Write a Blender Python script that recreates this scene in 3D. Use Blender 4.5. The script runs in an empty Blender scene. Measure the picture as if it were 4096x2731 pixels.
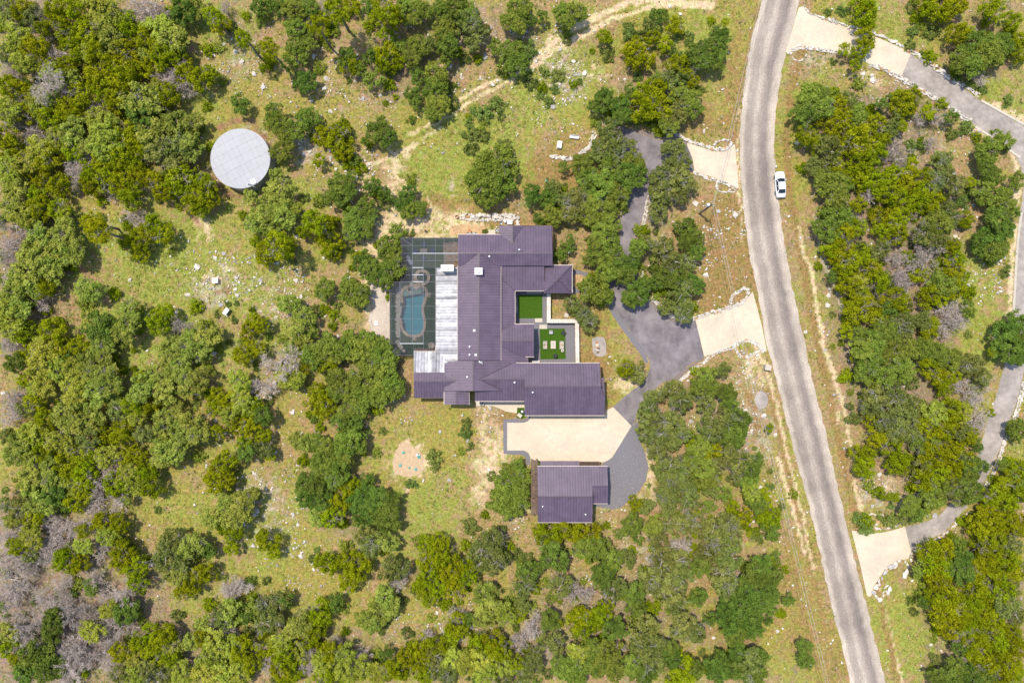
import bpy, bmesh, math, random
import numpy as np
from mathutils import Vector
from mathutils.geometry import tessellate_polygon

# ------------------------------------------------------------------ scale of the place
PXM = 21.7                       # survey units (photo pixels at ground level) per metre
CAMH = 4096 / PXM * 24 / 36      # flying height for a 24 mm lens
def W(sx, sy, h=0.0):
    f = (1 - h / CAMH) / PXM
    return ((sx - 2048) * f, (1365.5 - sy) * f, h)

# ------------------------------------------------------------------ camera, sky, sun, exposure
SC = bpy.context.scene
COL = SC.collection
cam = bpy.data.cameras.new('camera'); camo = bpy.data.objects.new('camera', cam); COL.objects.link(camo)
cam.lens = 24; cam.sensor_width = 36; cam.sensor_fit = 'HORIZONTAL'; cam.clip_end = 6000; cam.clip_start = 1
camo.location = (0, 0, CAMH); camo.rotation_euler = (0, 0, 0)
SC.camera = camo
SUN_ELEV = math.radians(70)
LDIR = Vector((0.69, -0.72, 0)).normalized()          # horizontal travel of the light (down-right in the picture)
world = bpy.data.worlds.new('World'); SC.world = world; world.use_nodes = True
wn = world.node_tree
sky = wn.nodes.new('ShaderNodeTexSky'); sky.sky_type = 'NISHITA'; sky.sun_disc = False
sky.sun_elevation = SUN_ELEV
sky.sun_rotation = math.atan2(-LDIR.x, -LDIR.y)
wn.nodes['Background'].inputs['Strength'].default_value = 0.15
wn.links.new(sky.outputs['Color'], wn.nodes['Background'].inputs['Color'])
sl = bpy.data.lights.new('sun', 'SUN'); sl.energy = 3.0; sl.angle = math.radians(0.55); sl.color = (1.0, 0.925, 0.80)
so = bpy.data.objects.new('sun', sl); COL.objects.link(so)
ldir = Vector((LDIR.x * math.cos(SUN_ELEV), LDIR.y * math.cos(SUN_ELEV), -math.sin(SUN_ELEV)))
so.rotation_euler = ldir.to_track_quat('-Z', 'Y').to_euler(); so.location = (-40, 50, 120)
SC.view_settings.view_transform = 'Standard'; SC.view_settings.look = 'None'
SC.view_settings.gamma = 1.0; SC.view_settings.use_curve_mapping = False
SC.view_settings.exposure = 0.56
try:
    SC.cycles.max_bounces = 6; SC.cycles.transparent_max_bounces = 12; SC.cycles.diffuse_bounces = 3
    SC.cycles.use_denoising = True
except Exception: pass

random.seed(7); RNG = np.random.default_rng(7)

# coordinate helpers: regions in which the survey was read -> survey units
def rg(x0, y0, s): return lambda x, y: (x0 + x / s, y0 + y / s)
Z1 = rg(1400, 850, 2.13818); Z2 = rg(1900, 1350, 2.03625); Z3 = rg(2300, 450, 2.94); Z4 = rg(2300, 950, 2.94)
DD = lambda x, y: (x * 1.74150, y * 1.74150)
def TT(c, r):
    if r < 3: return rg(c * 1024, r * 683, 2.296)
    return rg(c * 1024, 2048, 1.3115)

# ------------------------------------------------------------------ tagging
OFF = {}
def tag(o, label=None, cat=None, group=None, kind=None):
    if label: o['label'] = label
    if cat: o['category'] = cat
    if group: o['group'] = group
    if kind: o['kind'] = kind
    return o
def thing(name, label, cat, loc=(0, 0, 0), rz=0.0, group=None):
    o = bpy.data.objects.new(name, None); COL.objects.link(o)
    o.location = loc; o.rotation_euler = (0, 0, rz); o.empty_display_size = 0.3
    tag(o, label, cat, group)
    return o
def link(name, me, parent=None, loc=(0, 0, 0), rot=(0, 0, 0), sc=(1, 1, 1)):
    o = bpy.data.objects.new(name, me); COL.objects.link(o)
    o.parent = parent; o.location = loc; o.rotation_euler = rot; o.scale = sc
    return o

# ------------------------------------------------------------------ mesh builder
class MB:
    def __init__(s): s.v = []; s.f = []; s.m = []
    def add(s, vs, fs, m=0):
        b = len(s.v); s.v += [tuple(v) for v in vs]; s.f += [tuple(b + i for i in f) for f in fs]; s.m += [m] * len(fs); return s
    def box(s, c, d, rz=0, m=0, taper=1.0):
        cx, cy, cz = c; a, b, h = d[0] / 2, d[1] / 2, d[2] / 2; ca, sa = math.cos(rz), math.sin(rz)
        vs = []
        for z, t in ((-h, 1), (h, taper)):
            for x, y in ((-a, -b), (a, -b), (a, b), (-a, b)):
                x *= t; y *= t
                vs.append((cx + x * ca - y * sa, cy + x * sa + y * ca, cz + z))
        return s.add(vs, [(3, 2, 1, 0), (4, 5, 6, 7), (0, 1, 5, 4), (1, 2, 6, 5), (2, 3, 7, 6), (3, 0, 4, 7)], m)
    def prism(s, poly, z0, z1, m=0):     # poly [(x,y)], z0/z1 numbers or functions of x,y
        n = len(poly)
        ar = sum(poly[i][0] * poly[(i + 1) % n][1] - poly[(i + 1) % n][0] * poly[i][1] for i in range(n))
        if ar < 0: poly = poly[::-1]
        g = lambda z, p: z(p[0], p[1]) if callable(z) else z
        vs = [(p[0], p[1], g(z0, p)) for p in poly] + [(p[0], p[1], g(z1, p)) for p in poly]
        fs = [tuple(range(n - 1, -1, -1)), tuple(range(n, 2 * n))] + [(i, (i + 1) % n, n + (i + 1) % n, n + i) for i in range(n)]
        return s.add(vs, fs, m)
    def tube(s, pts, rad, n=6, m=0, cap=True):
        pts = [Vector(p) for p in pts]; rs = rad if isinstance(rad, (list, tuple)) else [rad] * len(pts)
        vs = []; fs = []
        for i, p in enumerate(pts):
            d = (pts[min(i + 1, len(pts) - 1)] - pts[max(i - 1, 0)])
            d = d.normalized() if d.length > 1e-9 else Vector((0, 0, 1))
            u = d.cross(Vector((0, 0, 1)));
            if u.length < 1e-3: u = Vector((1, 0, 0))
            u.normalize(); w = d.cross(u)
            for k in range(n):
                a = 2 * math.pi * k / n
                vs.append(p + (u * math.cos(a) + w * math.sin(a)) * rs[i])
        for i in range(len(pts) - 1):
            for k in range(n):
                a = i * n + k; b = i * n + (k + 1) % n
                fs.append((a, b, b + n, a + n))
        if cap: fs += [tuple(range(n - 1, -1, -1)), tuple(range(len(vs) - n, len(vs)))]
        return s.add(vs, fs, m)
    def lathe(s, prof, c=(0, 0, 0), n=20, m=0):   # prof [(r,z)] from bottom to top
        vs = []; fs = []
        for r, z in prof:
            for k in range(n):
                a = 2 * math.pi * k / n; vs.append((c[0] + r * math.cos(a), c[1] + r * math.sin(a), c[2] + z))
        for i in range(len(prof) - 1):
            for k in range(n):
                a = i * n + k; b = i * n + (k + 1) % n
                fs.append((a, b, b + n, a + n))
        fs += [tuple(range(n - 1, -1, -1)), tuple(range(len(vs) - n, len(vs)))]
        return s.add(vs, fs, m)
    def mesh(s, name, mats, off=(0, 0, 0), bevel=0, smooth=False):
        me = bpy.data.meshes.new(name)
        vs = s.v if off == (0, 0, 0) else [(a - off[0], b - off[1], c - off[2]) for a, b, c in s.v]
        me.from_pydata(vs, [], s.f)
        for mt in (mats if isinstance(mats, (list, tuple)) else [mats]): me.materials.append(mt)
        me.polygons.foreach_set('material_index', s.m)
        if bevel:
            bm = bmesh.new(); bm.from_mesh(me)
            bmesh.ops.remove_doubles(bm, verts=bm.verts, dist=1e-5)
            bmesh.ops.bevel(bm, geom=list(bm.edges), offset=bevel, segments=2, profile=0.6, affect='EDGES', clamp_overlap=True)
            bm.to_mesh(me); bm.free()
        if smooth: me.polygons.foreach_set('use_smooth', [True] * len(me.polygons))
        me.update()
        return me
    def obj(s, name, mats, parent=None, world=True, bevel=0, smooth=False):
        off = (0, 0, 0)
        if parent is not None and world:
            p = parent
            while p.parent is not None: p = p.parent
            off = tuple(p.location)
        return link(name, s.mesh(name, mats, off, bevel, smooth), parent)

def arrays_mesh(name, V, Q, mat, tone=None, mats=None, midx=None):
    me = bpy.data.meshes.new(name)
    V = np.ascontiguousarray(V, dtype=np.float32); Q = np.ascontiguousarray(Q, dtype=np.int32)
    k = Q.shape[1]
    me.vertices.add(len(V)); me.vertices.foreach_set('co', V.ravel())
    me.loops.add(Q.size); me.loops.foreach_set('vertex_index', Q.ravel())
    me.polygons.add(len(Q)); me.polygons.foreach_set('loop_start', np.arange(0, Q.size, k, dtype=np.int32))
    try: me.polygons.foreach_set('loop_total', np.full(len(Q), k, dtype=np.int32))
    except Exception: pass
    for m in (mats or [mat]): me.materials.append(m)
    if midx is not None: me.polygons.foreach_set('material_index', np.ascontiguousarray(midx, dtype=np.int32))
    me.update(calc_edges=True)
    if tone is not None:
        a = me.attributes.new('tone', 'FLOAT', 'FACE'); a.data.foreach_set('value', np.ascontiguousarray(tone, dtype=np.float32))
    return me

# ------------------------------------------------------------------ polylines and polygons
def dense(pts, step, closed=False, smooth=True):
    P = [Vector((p[0], p[1])) for p in pts]; n = len(P); out = []
    segs = n if closed else n - 1
    for i in range(segs):
        p1, p2 = P[i], P[(i + 1) % n]
        p0 = P[i - 1] if (i > 0 or closed) else p1 * 2 - p2
        p3 = P[(i + 2) % n] if (i + 2 < n or closed) else p2 * 2 - p1
        k = max(1, int((p2 - p1).length / step))
        for j in range(k):
            t = j / k
            if smooth:
                q = 0.5 * ((2 * p1) + (p2 - p0) * t + (2 * p0 - 5 * p1 + 4 * p2 - p3) * t * t + (3 * p1 - p0 - 3 * p2 + p3) * t ** 3)
            else: q = p1.lerp(p2, t)
            out.append((q.x, q.y))
    if not closed: out.append(tuple(P[-1]))
    return out
def wpoly(pts, fn=None): return [W(*(fn(*p) if fn else p))[:2] for p in pts]
PAVED = []      # polygons kept clear of loose stones and grass
def sheet(name, pts, z, mat, depth=0.03, rough=0.0, smooth=False, paved=True, kind='structure', parent=None, step=0.5):
    pl = pts
    if rough or smooth:
        pl = dense(pts, step, True, smooth)
        if rough: pl = [(x + random.gauss(0, rough), y + random.gauss(0, rough)) for x, y in pl]
    if paved: PAVED.append(pts)
    n = len(pl)
    ar = sum(pl[i][0] * pl[(i + 1) % n][1] - pl[(i + 1) % n][0] * pl[i][1] for i in range(n))
    if ar < 0: pl = pl[::-1]
    tri = tessellate_polygon([[Vector((x, y, 0)) for x, y in pl]])
    fs = []
    for a, b, c in tri:
        cr = (pl[b][0] - pl[a][0]) * (pl[c][1] - pl[a][1]) - (pl[b][1] - pl[a][1]) * (pl[c][0] - pl[a][0])
        fs.append((a, b, c) if cr > 0 else (a, c, b))
    fs += [(n + i, n + (i + 1) % n, (i + 1) % n, i) for i in range(n)]
    me = bpy.data.meshes.new(name); me.from_pydata([(x, y, z) for x, y in pl] + [(x, y, z - depth) for x, y in pl], [], fs); me.materials.append(mat)
    o = link(name, me, parent)
    if kind and parent is None: o['kind'] = kind
    return o
def clip(poly, ax, lo, hi):
    def half(pl, f):
        out = []
        for i in range(len(pl)):
            a, b = pl[i], pl[(i + 1) % len(pl)]; fa, fb = f(a), f(b)
            if fa >= 0: out.append(a)
            if (fa >= 0) != (fb >= 0):
                t = fa / (fa - fb); out.append((a[0] + (b[0] - a[0]) * t, a[1] + (b[1] - a[1]) * t))
        return out
    p = half(poly, lambda q: q[ax] - lo)
    if len(p) >= 3: p = half(p, lambda q: hi - q[ax])
    o = []
    for q in p:
        if not o or abs(q[0] - o[-1][0]) + abs(q[1] - o[-1][1]) > 1e-4: o.append(q)
    if len(o) > 2 and abs(o[0][0] - o[-1][0]) + abs(o[0][1] - o[-1][1]) < 1e-4: o.pop()
    return o if len(o) >= 3 else None

# ------------------------------------------------------------------ numpy noise
def vnoise(x, y, seed):
    r = np.random.default_rng(seed); T = r.random((257, 257))
    xi = np.floor(x).astype(int); yi = np.floor(y).astype(int); fx = x - xi; fy = y - yi
    fx = fx * fx * (3 - 2 * fx); fy = fy * fy * (3 - 2 * fy)
    a = T[xi % 256, yi % 256]; b = T[(xi + 1) % 256, yi % 256]; c = T[xi % 256, (yi + 1) % 256]; d = T[(xi + 1) % 256, (yi + 1) % 256]
    return (a * (1 - fx) + b * fx) * (1 - fy) + (c * (1 - fx) + d * fx) * fy
def fbm(x, y, scale, octv, seed):
    s = 0; a = 1; t = 0
    for o in range(octv):
        s = s + a * vnoise(x / scale * 2 ** o + 91.7 * o, y / scale * 2 ** o + 37.3 * o, seed + o); t += a; a *= 0.55
    return s / t

# ------------------------------------------------------------------ materials
def srgb(r, g, b):
    f = lambda c: (c / 255) / 12.92 if c / 255 <= 0.04045 else ((c / 255 + 0.055) / 1.055) ** 2.4
    return (f(r), f(g), f(b), 1)
def sc(c, k): return (c[0] * k, c[1] * k, c[2] * k, 1)
def newmat(name):
    m = bpy.data.materials.new(name); m.use_nodes = True
    return m, m.node_tree, m.node_tree.nodes['Principled BSDF']
def noise_col(nt, c1, c2, scale, detail=6, rough=0.6, vec=None, lo=0.35, hi=0.65, stretch=None):
    tc = nt.nodes.new('ShaderNodeTexCoord'); src = tc.outputs['Object'] if vec is None else vec
    if stretch:
        mp = nt.nodes.new('ShaderNodeMapping'); mp.inputs['Scale'].default_value = stretch
        nt.links.new(src, mp.inputs['Vector']); src = mp.outputs['Vector']
    nz = nt.nodes.new('ShaderNodeTexNoise'); nz.inputs['Scale'].default_value = scale
    nz.inputs['Detail'].default_value = detail; nz.inputs['Roughness'].default_value = rough
    nt.links.new(src, nz.inputs['Vector'])
    rp = nt.nodes.new('ShaderNodeValToRGB'); rp.color_ramp.elements[0].position = lo; rp.color_ramp.elements[1].position = hi
    rp.color_ramp.elements[0].color = c1; rp.color_ramp.elements[1].color = c2
    nt.links.new(nz.outputs['Fac'], rp.inputs['Fac'])
    return rp.outputs['Color'], nz.outputs['Fac']
def mixc(nt, a, b, fac, mode='MIX'):
    mx = nt.nodes.new('ShaderNodeMix'); mx.data_type = 'RGBA'; mx.blend_type = mode
    for s, v in (('A', a), ('B', b)):
        i = [q for q in mx.inputs if q.name == s and q.type == 'RGBA'][0]
        if isinstance(v, tuple): i.default_value = v
        else: nt.links.new(v, i)
    f = mx.inputs[0]
    if isinstance(fac, (int, float)): f.default_value = fac
    else: nt.links.new(fac, f)
    return [q for q in mx.outputs if q.type == 'RGBA'][0]
def bump(nt, bs, h, dist, strength=0.6):
    b = nt.nodes.new('ShaderNodeBump'); b.inputs['Distance'].default_value = dist; b.inputs['Strength'].default_value = strength
    nt.links.new(h, b.inputs['Height']); nt.links.new(b.outputs['Normal'], bs.inputs['Normal'])
def simple(name, col, rough=0.7, metal=0.0, var=0.12, scale=3.0, bumpd=0.0, spec=0.3, fine=None, objvar=0.0, big=None):
    m, nt, bs = newmat(name)
    c, f = noise_col(nt, sc(col, 1 - var), sc(col, 1 + var), scale)
    if big:
        c2, _ = noise_col(nt, (1 - big[1],) * 3 + (1,), (1 + big[1],) * 3 + (1,), big[0], 4)
        c = mixc(nt, c, c2, 1.0, 'MULTIPLY')
    if fine:
        c3, f3 = noise_col(nt, (1 - fine[1],) * 3 + (1,), (1 + fine[1],) * 3 + (1,), fine[0], 3)
        c = mixc(nt, c, c3, 1.0, 'MULTIPLY')
    if objvar:
        oi = nt.nodes.new('ShaderNodeObjectInfo'); mr = nt.nodes.new('ShaderNodeMapRange')
        mr.inputs['To Min'].default_value = 1 - objvar; mr.inputs['To Max'].default_value = 1 + objvar
        nt.links.new(oi.outputs['Random'], mr.inputs['Value'])
        cc = nt.nodes.new('ShaderNodeCombineColor')
        for k in range(3): nt.links.new(mr.outputs['Result'], cc.inputs[k])
        c = mixc(nt, c, cc.outputs['Color'], 1.0, 'MULTIPLY')
    nt.links.new(c, bs.inputs['Base Color'])
    bs.inputs['Roughness'].default_value = rough; bs.inputs['Metallic'].default_value = metal
    bs.inputs['Specular IOR Level'].default_value = spec
    if bumpd: bump(nt, bs, f, bumpd)
    return m

M = {}
M['roof'] = simple('purple_brown_roof_steel', (0.117, 0.083, 0.122), 0.45, 0.0, 0.06, 0.8, 0, 0.5, fine=(30, .05), objvar=0.05)
nt = M['roof'].node_tree; bs = nt.nodes['Principled BSDF']; src_ = bs.inputs['Base Color'].links[0].from_socket
c_, f_ = noise_col(nt, (.84, .84, .84, 1), (1.16, 1.15, 1.13, 1), .45, 7, .65)
nt.links.new(mixc(nt, src_, c_, 1.0, 'MULTIPLY'), bs.inputs['Base Color'])
M['seamtrim'] = simple('roof_trim_steel', (0.085, 0.062, 0.085), 0.4, 0, .05, 1)
M['fascia'] = simple('pale_fascia', (0.60, 0.50, 0.42), 0.6, 0, .08, 5)
M['underlay'] = simple('seam_shadow_underlay', (0.02, 0.016, 0.018), 0.9)  # roof deck near black: shadow of the seam gaps put into its colour
M['gutterbrown'] = simple('brown_fascia', (0.16, 0.10, 0.07), 0.6, 0, .1, 5)
M['galv'] = simple('corrugated_galvanised_steel', (0.52, 0.50, 0.50), 0.5, 0.1, 0.22, 1.2, 0, .5, fine=(9, .1), objvar=.42)
M['tankroof'] = simple('tank_roof_steel', (0.385, 0.38, 0.385), 0.6, 0.0, 0.04, .8, 0, .4, fine=(6, .03), objvar=.02)
M['tankwall'] = simple('tank_wall_steel', (0.35, 0.36, 0.37), 0.45, 0.4, 0.1, 2)
M['wall'] = simple('limestone_wall', (0.46, 0.39, 0.29), 0.85, 0, .15, 2.5, .02, fine=(12, .08))
M['white'] = simple('white_painted_metal', (0.78, 0.78, 0.78), 0.4, 0, .03, 3)
M['carwhite'] = simple('white_car_paint', (0.80, 0.80, 0.81), 0.22, 0, .01, 1, 0, .5)
M['glass'] = simple('dark_glass', (0.02, 0.03, 0.035), 0.06, 0, .05, 1, 0, .6)
M['rubber'] = simple('black_rubber', (0.018, 0.018, 0.018), 0.8)
M['rim'] = simple('alloy_rim', (0.45, 0.45, 0.46), 0.35, 0.8)
M['red'] = simple('red_lamp', (0.45, 0.02, 0.02), 0.25)
M['lampclear'] = simple('clear_lamp', (0.6, 0.6, 0.62), 0.15)
M['black'] = simple('black_wicker', (0.028, 0.028, 0.034), 0.6, 0, .2, 25)
M['taupe'] = simple('taupe_cushion', (0.44, 0.36, 0.27), 0.9, 0, .07, 6)
M['cream'] = simple('cream_cushion', (0.55, 0.48, 0.38), 0.9, 0, .06, 6)
M['greymetal'] = simple('grey_metal', (0.33, 0.34, 0.36), 0.45, .5, .08, 4)
M['darkmetal'] = simple('dark_metal', (0.05, 0.05, 0.055), 0.5, .5, .08, 4)
M['wood'] = simple('weathered_brown_timber', (0.155, 0.10, 0.078), 0.8, 0, .2, 4, .01, objvar=.18)
M['palletwood'] = simple('bleached_timber', (0.42, 0.34, 0.27), 0.85, 0, .15, 5, objvar=.12)
M['polewood'] = simple('grey_brown_pole', (0.20, 0.15, 0.11), 0.85, 0, .25, 4)
M['concrete'] = simple('tan_concrete', (0.60, 0.50, 0.37), 0.85, 0, .05, 1.4, 0, .25, fine=(14, .05), big=(0.16, .09))
nt = M['concrete'].node_tree; bs = nt.nodes['Principled BSDF']; src_ = bs.inputs['Base Color'].links[0].from_socket
c_, f_ = noise_col(nt, (0, 0, 0, 1), (1, 1, 1, 1), .33, 7, .72, lo=.52, hi=.74)
mu = nt.nodes.new('ShaderNodeMath'); mu.operation = 'MULTIPLY'; mu.inputs[1].default_value = .55; nt.links.new(c_, mu.inputs[0])
nt.links.new(mixc(nt, src_, (.36, .335, .29, 1), mu.outputs[0]), bs.inputs['Base Color'])
M['slab'] = simple('pale_paving', (0.52, 0.46, 0.37), 0.85, 0, .08, 2, 0, fine=(14, .06), objvar=.06)
M['asphalt'] = simple('purple_grey_asphalt', (0.185, 0.162, 0.168), 0.85, 0, .10, 1.1, 0, .3, fine=(16, .14), big=(0.35, .30))
nt = M['asphalt'].node_tree; bs = nt.nodes['Principled BSDF']; src_ = bs.inputs['Base Color'].links[0].from_socket
c_, f_ = noise_col(nt, (0, 0, 0, 1), (1, 1, 1, 1), .30, 7, .7, lo=.46, hi=.72, stretch=(1.6, .6, 1))
mu = nt.nodes.new('ShaderNodeMath'); mu.operation = 'MULTIPLY'; mu.inputs[1].default_value = .45; nt.links.new(c_, mu.inputs[0])
nt.links.new(mixc(nt, src_, (.33, .28, .26, 1), mu.outputs[0]), bs.inputs['Base Color'])
M['lane'] = simple('old_grey_asphalt', (0.33, 0.285, 0.25), 0.9, 0, .10, 1.0, 0, .3, fine=(9, .14), big=(0.25, .2))
M['darkgravel'] = simple('dark_gravel', (0.185, 0.172, 0.182), 0.9, 0, .22, 7, 0.02, .2, fine=(26, .3))
M['brownGravel'] = simple('brown_gravel', (0.21, 0.17, 0.15), 0.9, 0, .25, 5, 0.02, .2, fine=(22, .25))
M['palegravel'] = simple('pale_crushed_stone', (0.50, 0.42, 0.34), 0.9, 0, .15, 4, 0.02, .2, fine=(18, .2), big=(.5, .1))
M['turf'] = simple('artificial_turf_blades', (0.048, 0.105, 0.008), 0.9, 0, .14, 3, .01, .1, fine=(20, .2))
M['turfdark'] = simple('turf_blades_painted_shade', (0.04, 0.085, 0.02), 0.9, 0, .14, 3, .01, .1, fine=(20, .2))  # pool terrace turf: shade of the screen put into a darker colour
M['stone'] = simple('white_limestone', (0.60, 0.54, 0.47), 0.9, 0, .13, 3, .03, .2, fine=(9, .10), objvar=.10)
M['stonecap'] = simple('cut_limestone', (0.68, 0.60, 0.50), 0.9, 0, .12, 3, .02, .2, fine=(10, .10), objvar=.12)
M['pebble'] = simple('bleached_limestone_chips', (0.74, 0.67, 0.58), 0.95, 0, .15, 2, 0, .1)
M['stonegrey'] = simple('weathered_limestone', (0.43, 0.40, 0.37), 0.9, 0, .2, 3, .03, .2, fine=(9, .12), objvar=.2)
M['flag'] = simple('tan_flagstone', (0.34, 0.24, 0.16), 0.85, 0, .2, 2.5, .01, .2, fine=(9, .1), objvar=.25)
M['coping'] = simple('pale_tan_coping', (0.47, 0.36, 0.255), 0.85, 0, .2, 2.5, .01, .2, fine=(9, .1), objvar=.25)
M['flagorange'] = simple('orange_flagstone', (0.50, 0.31, 0.15), 0.85, 0, .18, 2.5, .01, .2, fine=(9, .1), objvar=.22)
M['mortar'] = simple('pale_mortar', (0.40, 0.33, 0.25), 0.9, 0, .1, 4)
M['plaster'] = simple('pool_plaster', (0.07, 0.42, 0.48), 0.7, 0, .05, 1.5, objvar=0)
M['beam'] = simple('grey_aluminium', (0.24, 0.24, 0.26), 0.5, .2, .04, 2)
M['teal'] = simple('teal_plastic', (0.10, 0.33, 0.29), 0.5, 0, .08, 5)
M['bluecush'] = simple('blue_cushion', (0.06, 0.08, 0.20), 0.9, 0, .1, 6)
M['terracotta'] = simple('terracotta', (0.5, 0.2, 0.08), 0.8, 0, .1, 6)
M['dirt'] = simple('bare_earth', (0.50, 0.36, 0.22), 0.95, 0, .10, 1.5, .02, .1, fine=(10, .12))
M['bark'] = simple('grey_bark', (0.20, 0.17, 0.14), 0.95, 0, .25, 4, .02, .1)
M['barkpale'] = simple('pale_bark', (0.40, 0.37, 0.33), 0.95, 0, .2, 4, 0, .1)
M['twig'] = simple('dead_grey_twig', (0.48, 0.405, 0.355), 0.95, 0, .18, 2, 0, .1, objvar=.2)
M['wire'] = simple('aluminium_wire', (0.5, 0.5, 0.5), .5, .3)
# water: tinted, clear, with a mirror-like surface
m, nt, bs = newmat('pool_water'); bs.inputs['Base Color'].default_value = (0.02, 0.05, 0.06, 1); bs.inputs['Roughness'].default_value = 0.04
c, f = noise_col(nt, (0.4, .4, .4, 1), (.6, .6, .6, 1), 1.5); bump(nt, bs, f, 0.03, .3)
tr = nt.nodes.new('ShaderNodeBsdfTransparent'); tr.inputs[0].default_value = (.62, .86, .92, 1)
ms = nt.nodes.new('ShaderNodeMixShader'); fr = nt.nodes.new('ShaderNodeFresnel'); fr.inputs[0].default_value = 1.33
nt.links.new(fr.outputs[0], ms.inputs[0]); nt.links.new(tr.outputs[0], ms.inputs[1]); nt.links.new(bs.outputs[0], ms.inputs[2])
nt.links.new(ms.outputs[0], nt.nodes['Material Output'].inputs['Surface']); M['water'] = m
# insect screen: woven mesh, half open
m, nt, bs = newmat('insect_screen')
bs.inputs['Base Color'].default_value = (0.060, 0.060, 0.072, 1); bs.inputs['Roughness'].default_value = 0.6
tr = nt.nodes.new('ShaderNodeBsdfTransparent'); ms = nt.nodes.new('ShaderNodeMixShader')
ms.inputs[0].default_value = 0.46
nt.links.new(tr.outputs[0], ms.inputs[1]); nt.links.new(bs.outputs[0], ms.inputs[2])
nt.links.new(ms.outputs[0], nt.nodes['Material Output'].inputs['Surface']); M['screen'] = m
# plaid lounger fabric
m, nt, bs = newmat('blue_white_plaid')
tc = nt.nodes.new('ShaderNodeTexCoord'); ck = nt.nodes.new('ShaderNodeTexChecker'); ck.inputs['Scale'].default_value = 6.5
ck.inputs['Color1'].default_value = (.62, .66, .70, 1); ck.inputs['Color2'].default_value = (.05, .10, .22, 1)
nt.links.new(tc.outputs['Object'], ck.inputs['Vector']); nt.links.new(ck.outputs['Color'], bs.inputs['Base Color']); bs.inputs['Roughness'].default_value = .9
M['plaid'] = m
# chip-seal road: wheel tracks run along the strip (uv: u across, v along)
m, nt, bs = newmat('chip_seal_road')
uv = nt.nodes.new('ShaderNodeUVMap'); uv.uv_map = 'strip'
sp = nt.nodes.new('ShaderNodeSeparateXYZ'); nt.links.new(uv.outputs['UV'], sp.inputs[0])
jn = nt.nodes.new('ShaderNodeTexNoise'); jn.inputs['Scale'].default_value = 1; jn.inputs['Detail'].default_value = 4
mp = nt.nodes.new('ShaderNodeMapping'); mp.inputs['Scale'].default_value = (3, .09, 1); nt.links.new(uv.outputs['UV'], mp.inputs[0]); nt.links.new(mp.outputs[0], jn.inputs['Vector'])
ad = nt.nodes.new('ShaderNodeMath'); ad.operation = 'MULTIPLY_ADD'; ad.inputs[1].default_value = .10; nt.links.new(jn.outputs['Fac'], ad.inputs[0]); 
ad.inputs[2].default_value = -0.05
ad2 = nt.nodes.new('ShaderNodeMath'); nt.links.new(sp.outputs[0], ad2.inputs[0]); nt.links.new(ad.outputs[0], ad2.inputs[1])
rp = nt.nodes.new('ShaderNodeValToRGB'); els = rp.color_ramp.elements
edge = (.48, .405, .325, 1); track = (.315, .262, .218, 1); track2 = (.25, .207, .178, 1); mid = (.40, .335, .275, 1)
els[0].position = 0; els[0].color = edge; els[1].position = 1; els[1].color = edge
for p, c in ((.09, edge), (.17, track), (.33, track), (.40, mid), (.47, mid), (.54, track), (.64, track2), (.73, track2), (.82, mid), (.90, edge)):
    e = els.new(p); e.color = c
nt.links.new(ad2.outputs[0], rp.inputs['Fac'])
mp2 = nt.nodes.new('ShaderNodeMapping'); mp2.inputs['Scale'].default_value = (60, .5, 1); nt.links.new(uv.outputs['UV'], mp2.inputs[0])
c2, _ = noise_col(nt, (.84, .84, .84, 1), (1.14, 1.14, 1.14, 1), 1, 5, .6, mp2.outputs[0])
c3, f3 = noise_col(nt, (.72, .72, .72, 1), (1.25, 1.25, 1.25, 1), 5, 6, .75)
c4, _ = noise_col(nt, (.80, .80, .80, 1), (1.16, 1.16, 1.16, 1), .12, 3)
cc = mixc(nt, rp.outputs['Color'], c2, 1.0, 'MULTIPLY'); cc = mixc(nt, cc, c3, 1.0, 'MULTIPLY'); cc = mixc(nt, cc, c4, 1.0, 'MULTIPLY')
nt.links.new(cc, bs.inputs['Base Color']); bs.inputs['Roughness'].default_value = .92; bs.inputs['Specular IOR Level'].default_value = .2
M['road'] = m
# soil sheet: colour attribute for soil and vegetation type, fine grain in the material
m, nt, bs = newmat('ground_soil')
at = nt.nodes.new('ShaderNodeAttribute'); at.attribute_name = 'soil'
c1, f1 = noise_col(nt, (.50, .50, .46, 1), (1.5, 1.46, 1.42, 1), 1.7, 9, .80, lo=.34, hi=.66)
c2, f2 = noise_col(nt, (.62, .70, .58, 1), (1.38, 1.30, 1.26, 1), 5.0, 4, .7, lo=.32, hi=.68)
c4, f4 = noise_col(nt, (.86, 1.02, .80, 1), (1.12, .97, 1.10, 1), .7, 6, .7, lo=.38, hi=.62)
vo = nt.nodes.new('ShaderNodeTexVoronoi'); vo.inputs['Scale'].default_value = 2.6; tcv = nt.nodes.new('ShaderNodeTexCoord'); nt.links.new(tcv.outputs['Object'], vo.inputs['Vector'])
sz = nt.nodes.new('ShaderNodeSeparateColor'); nt.links.new(vo.outputs['Color'], sz.inputs[0])
th = nt.nodes.new('ShaderNodeMath'); th.operation = 'MULTIPLY_ADD'; th.inputs[1].default_value = .40; th.inputs[2].default_value = -.25; nt.links.new(sz.outputs[0], th.inputs[0])
lt = nt.nodes.new('ShaderNodeMath'); lt.operation = 'LESS_THAN'; nt.links.new(vo.outputs['Distance'], lt.inputs[0]); nt.links.new(th.outputs[0], lt.inputs[1])
cc = mixc(nt, at.outputs['Color'], c1, 1.0, 'MULTIPLY'); cc = mixc(nt, cc, c2, 1.0, 'MULTIPLY'); cc = mixc(nt, cc, c4, 1.0, 'MULTIPLY'); cc = mixc(nt, cc, (.58, .52, .46, 1), lt.outputs[0])
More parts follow.
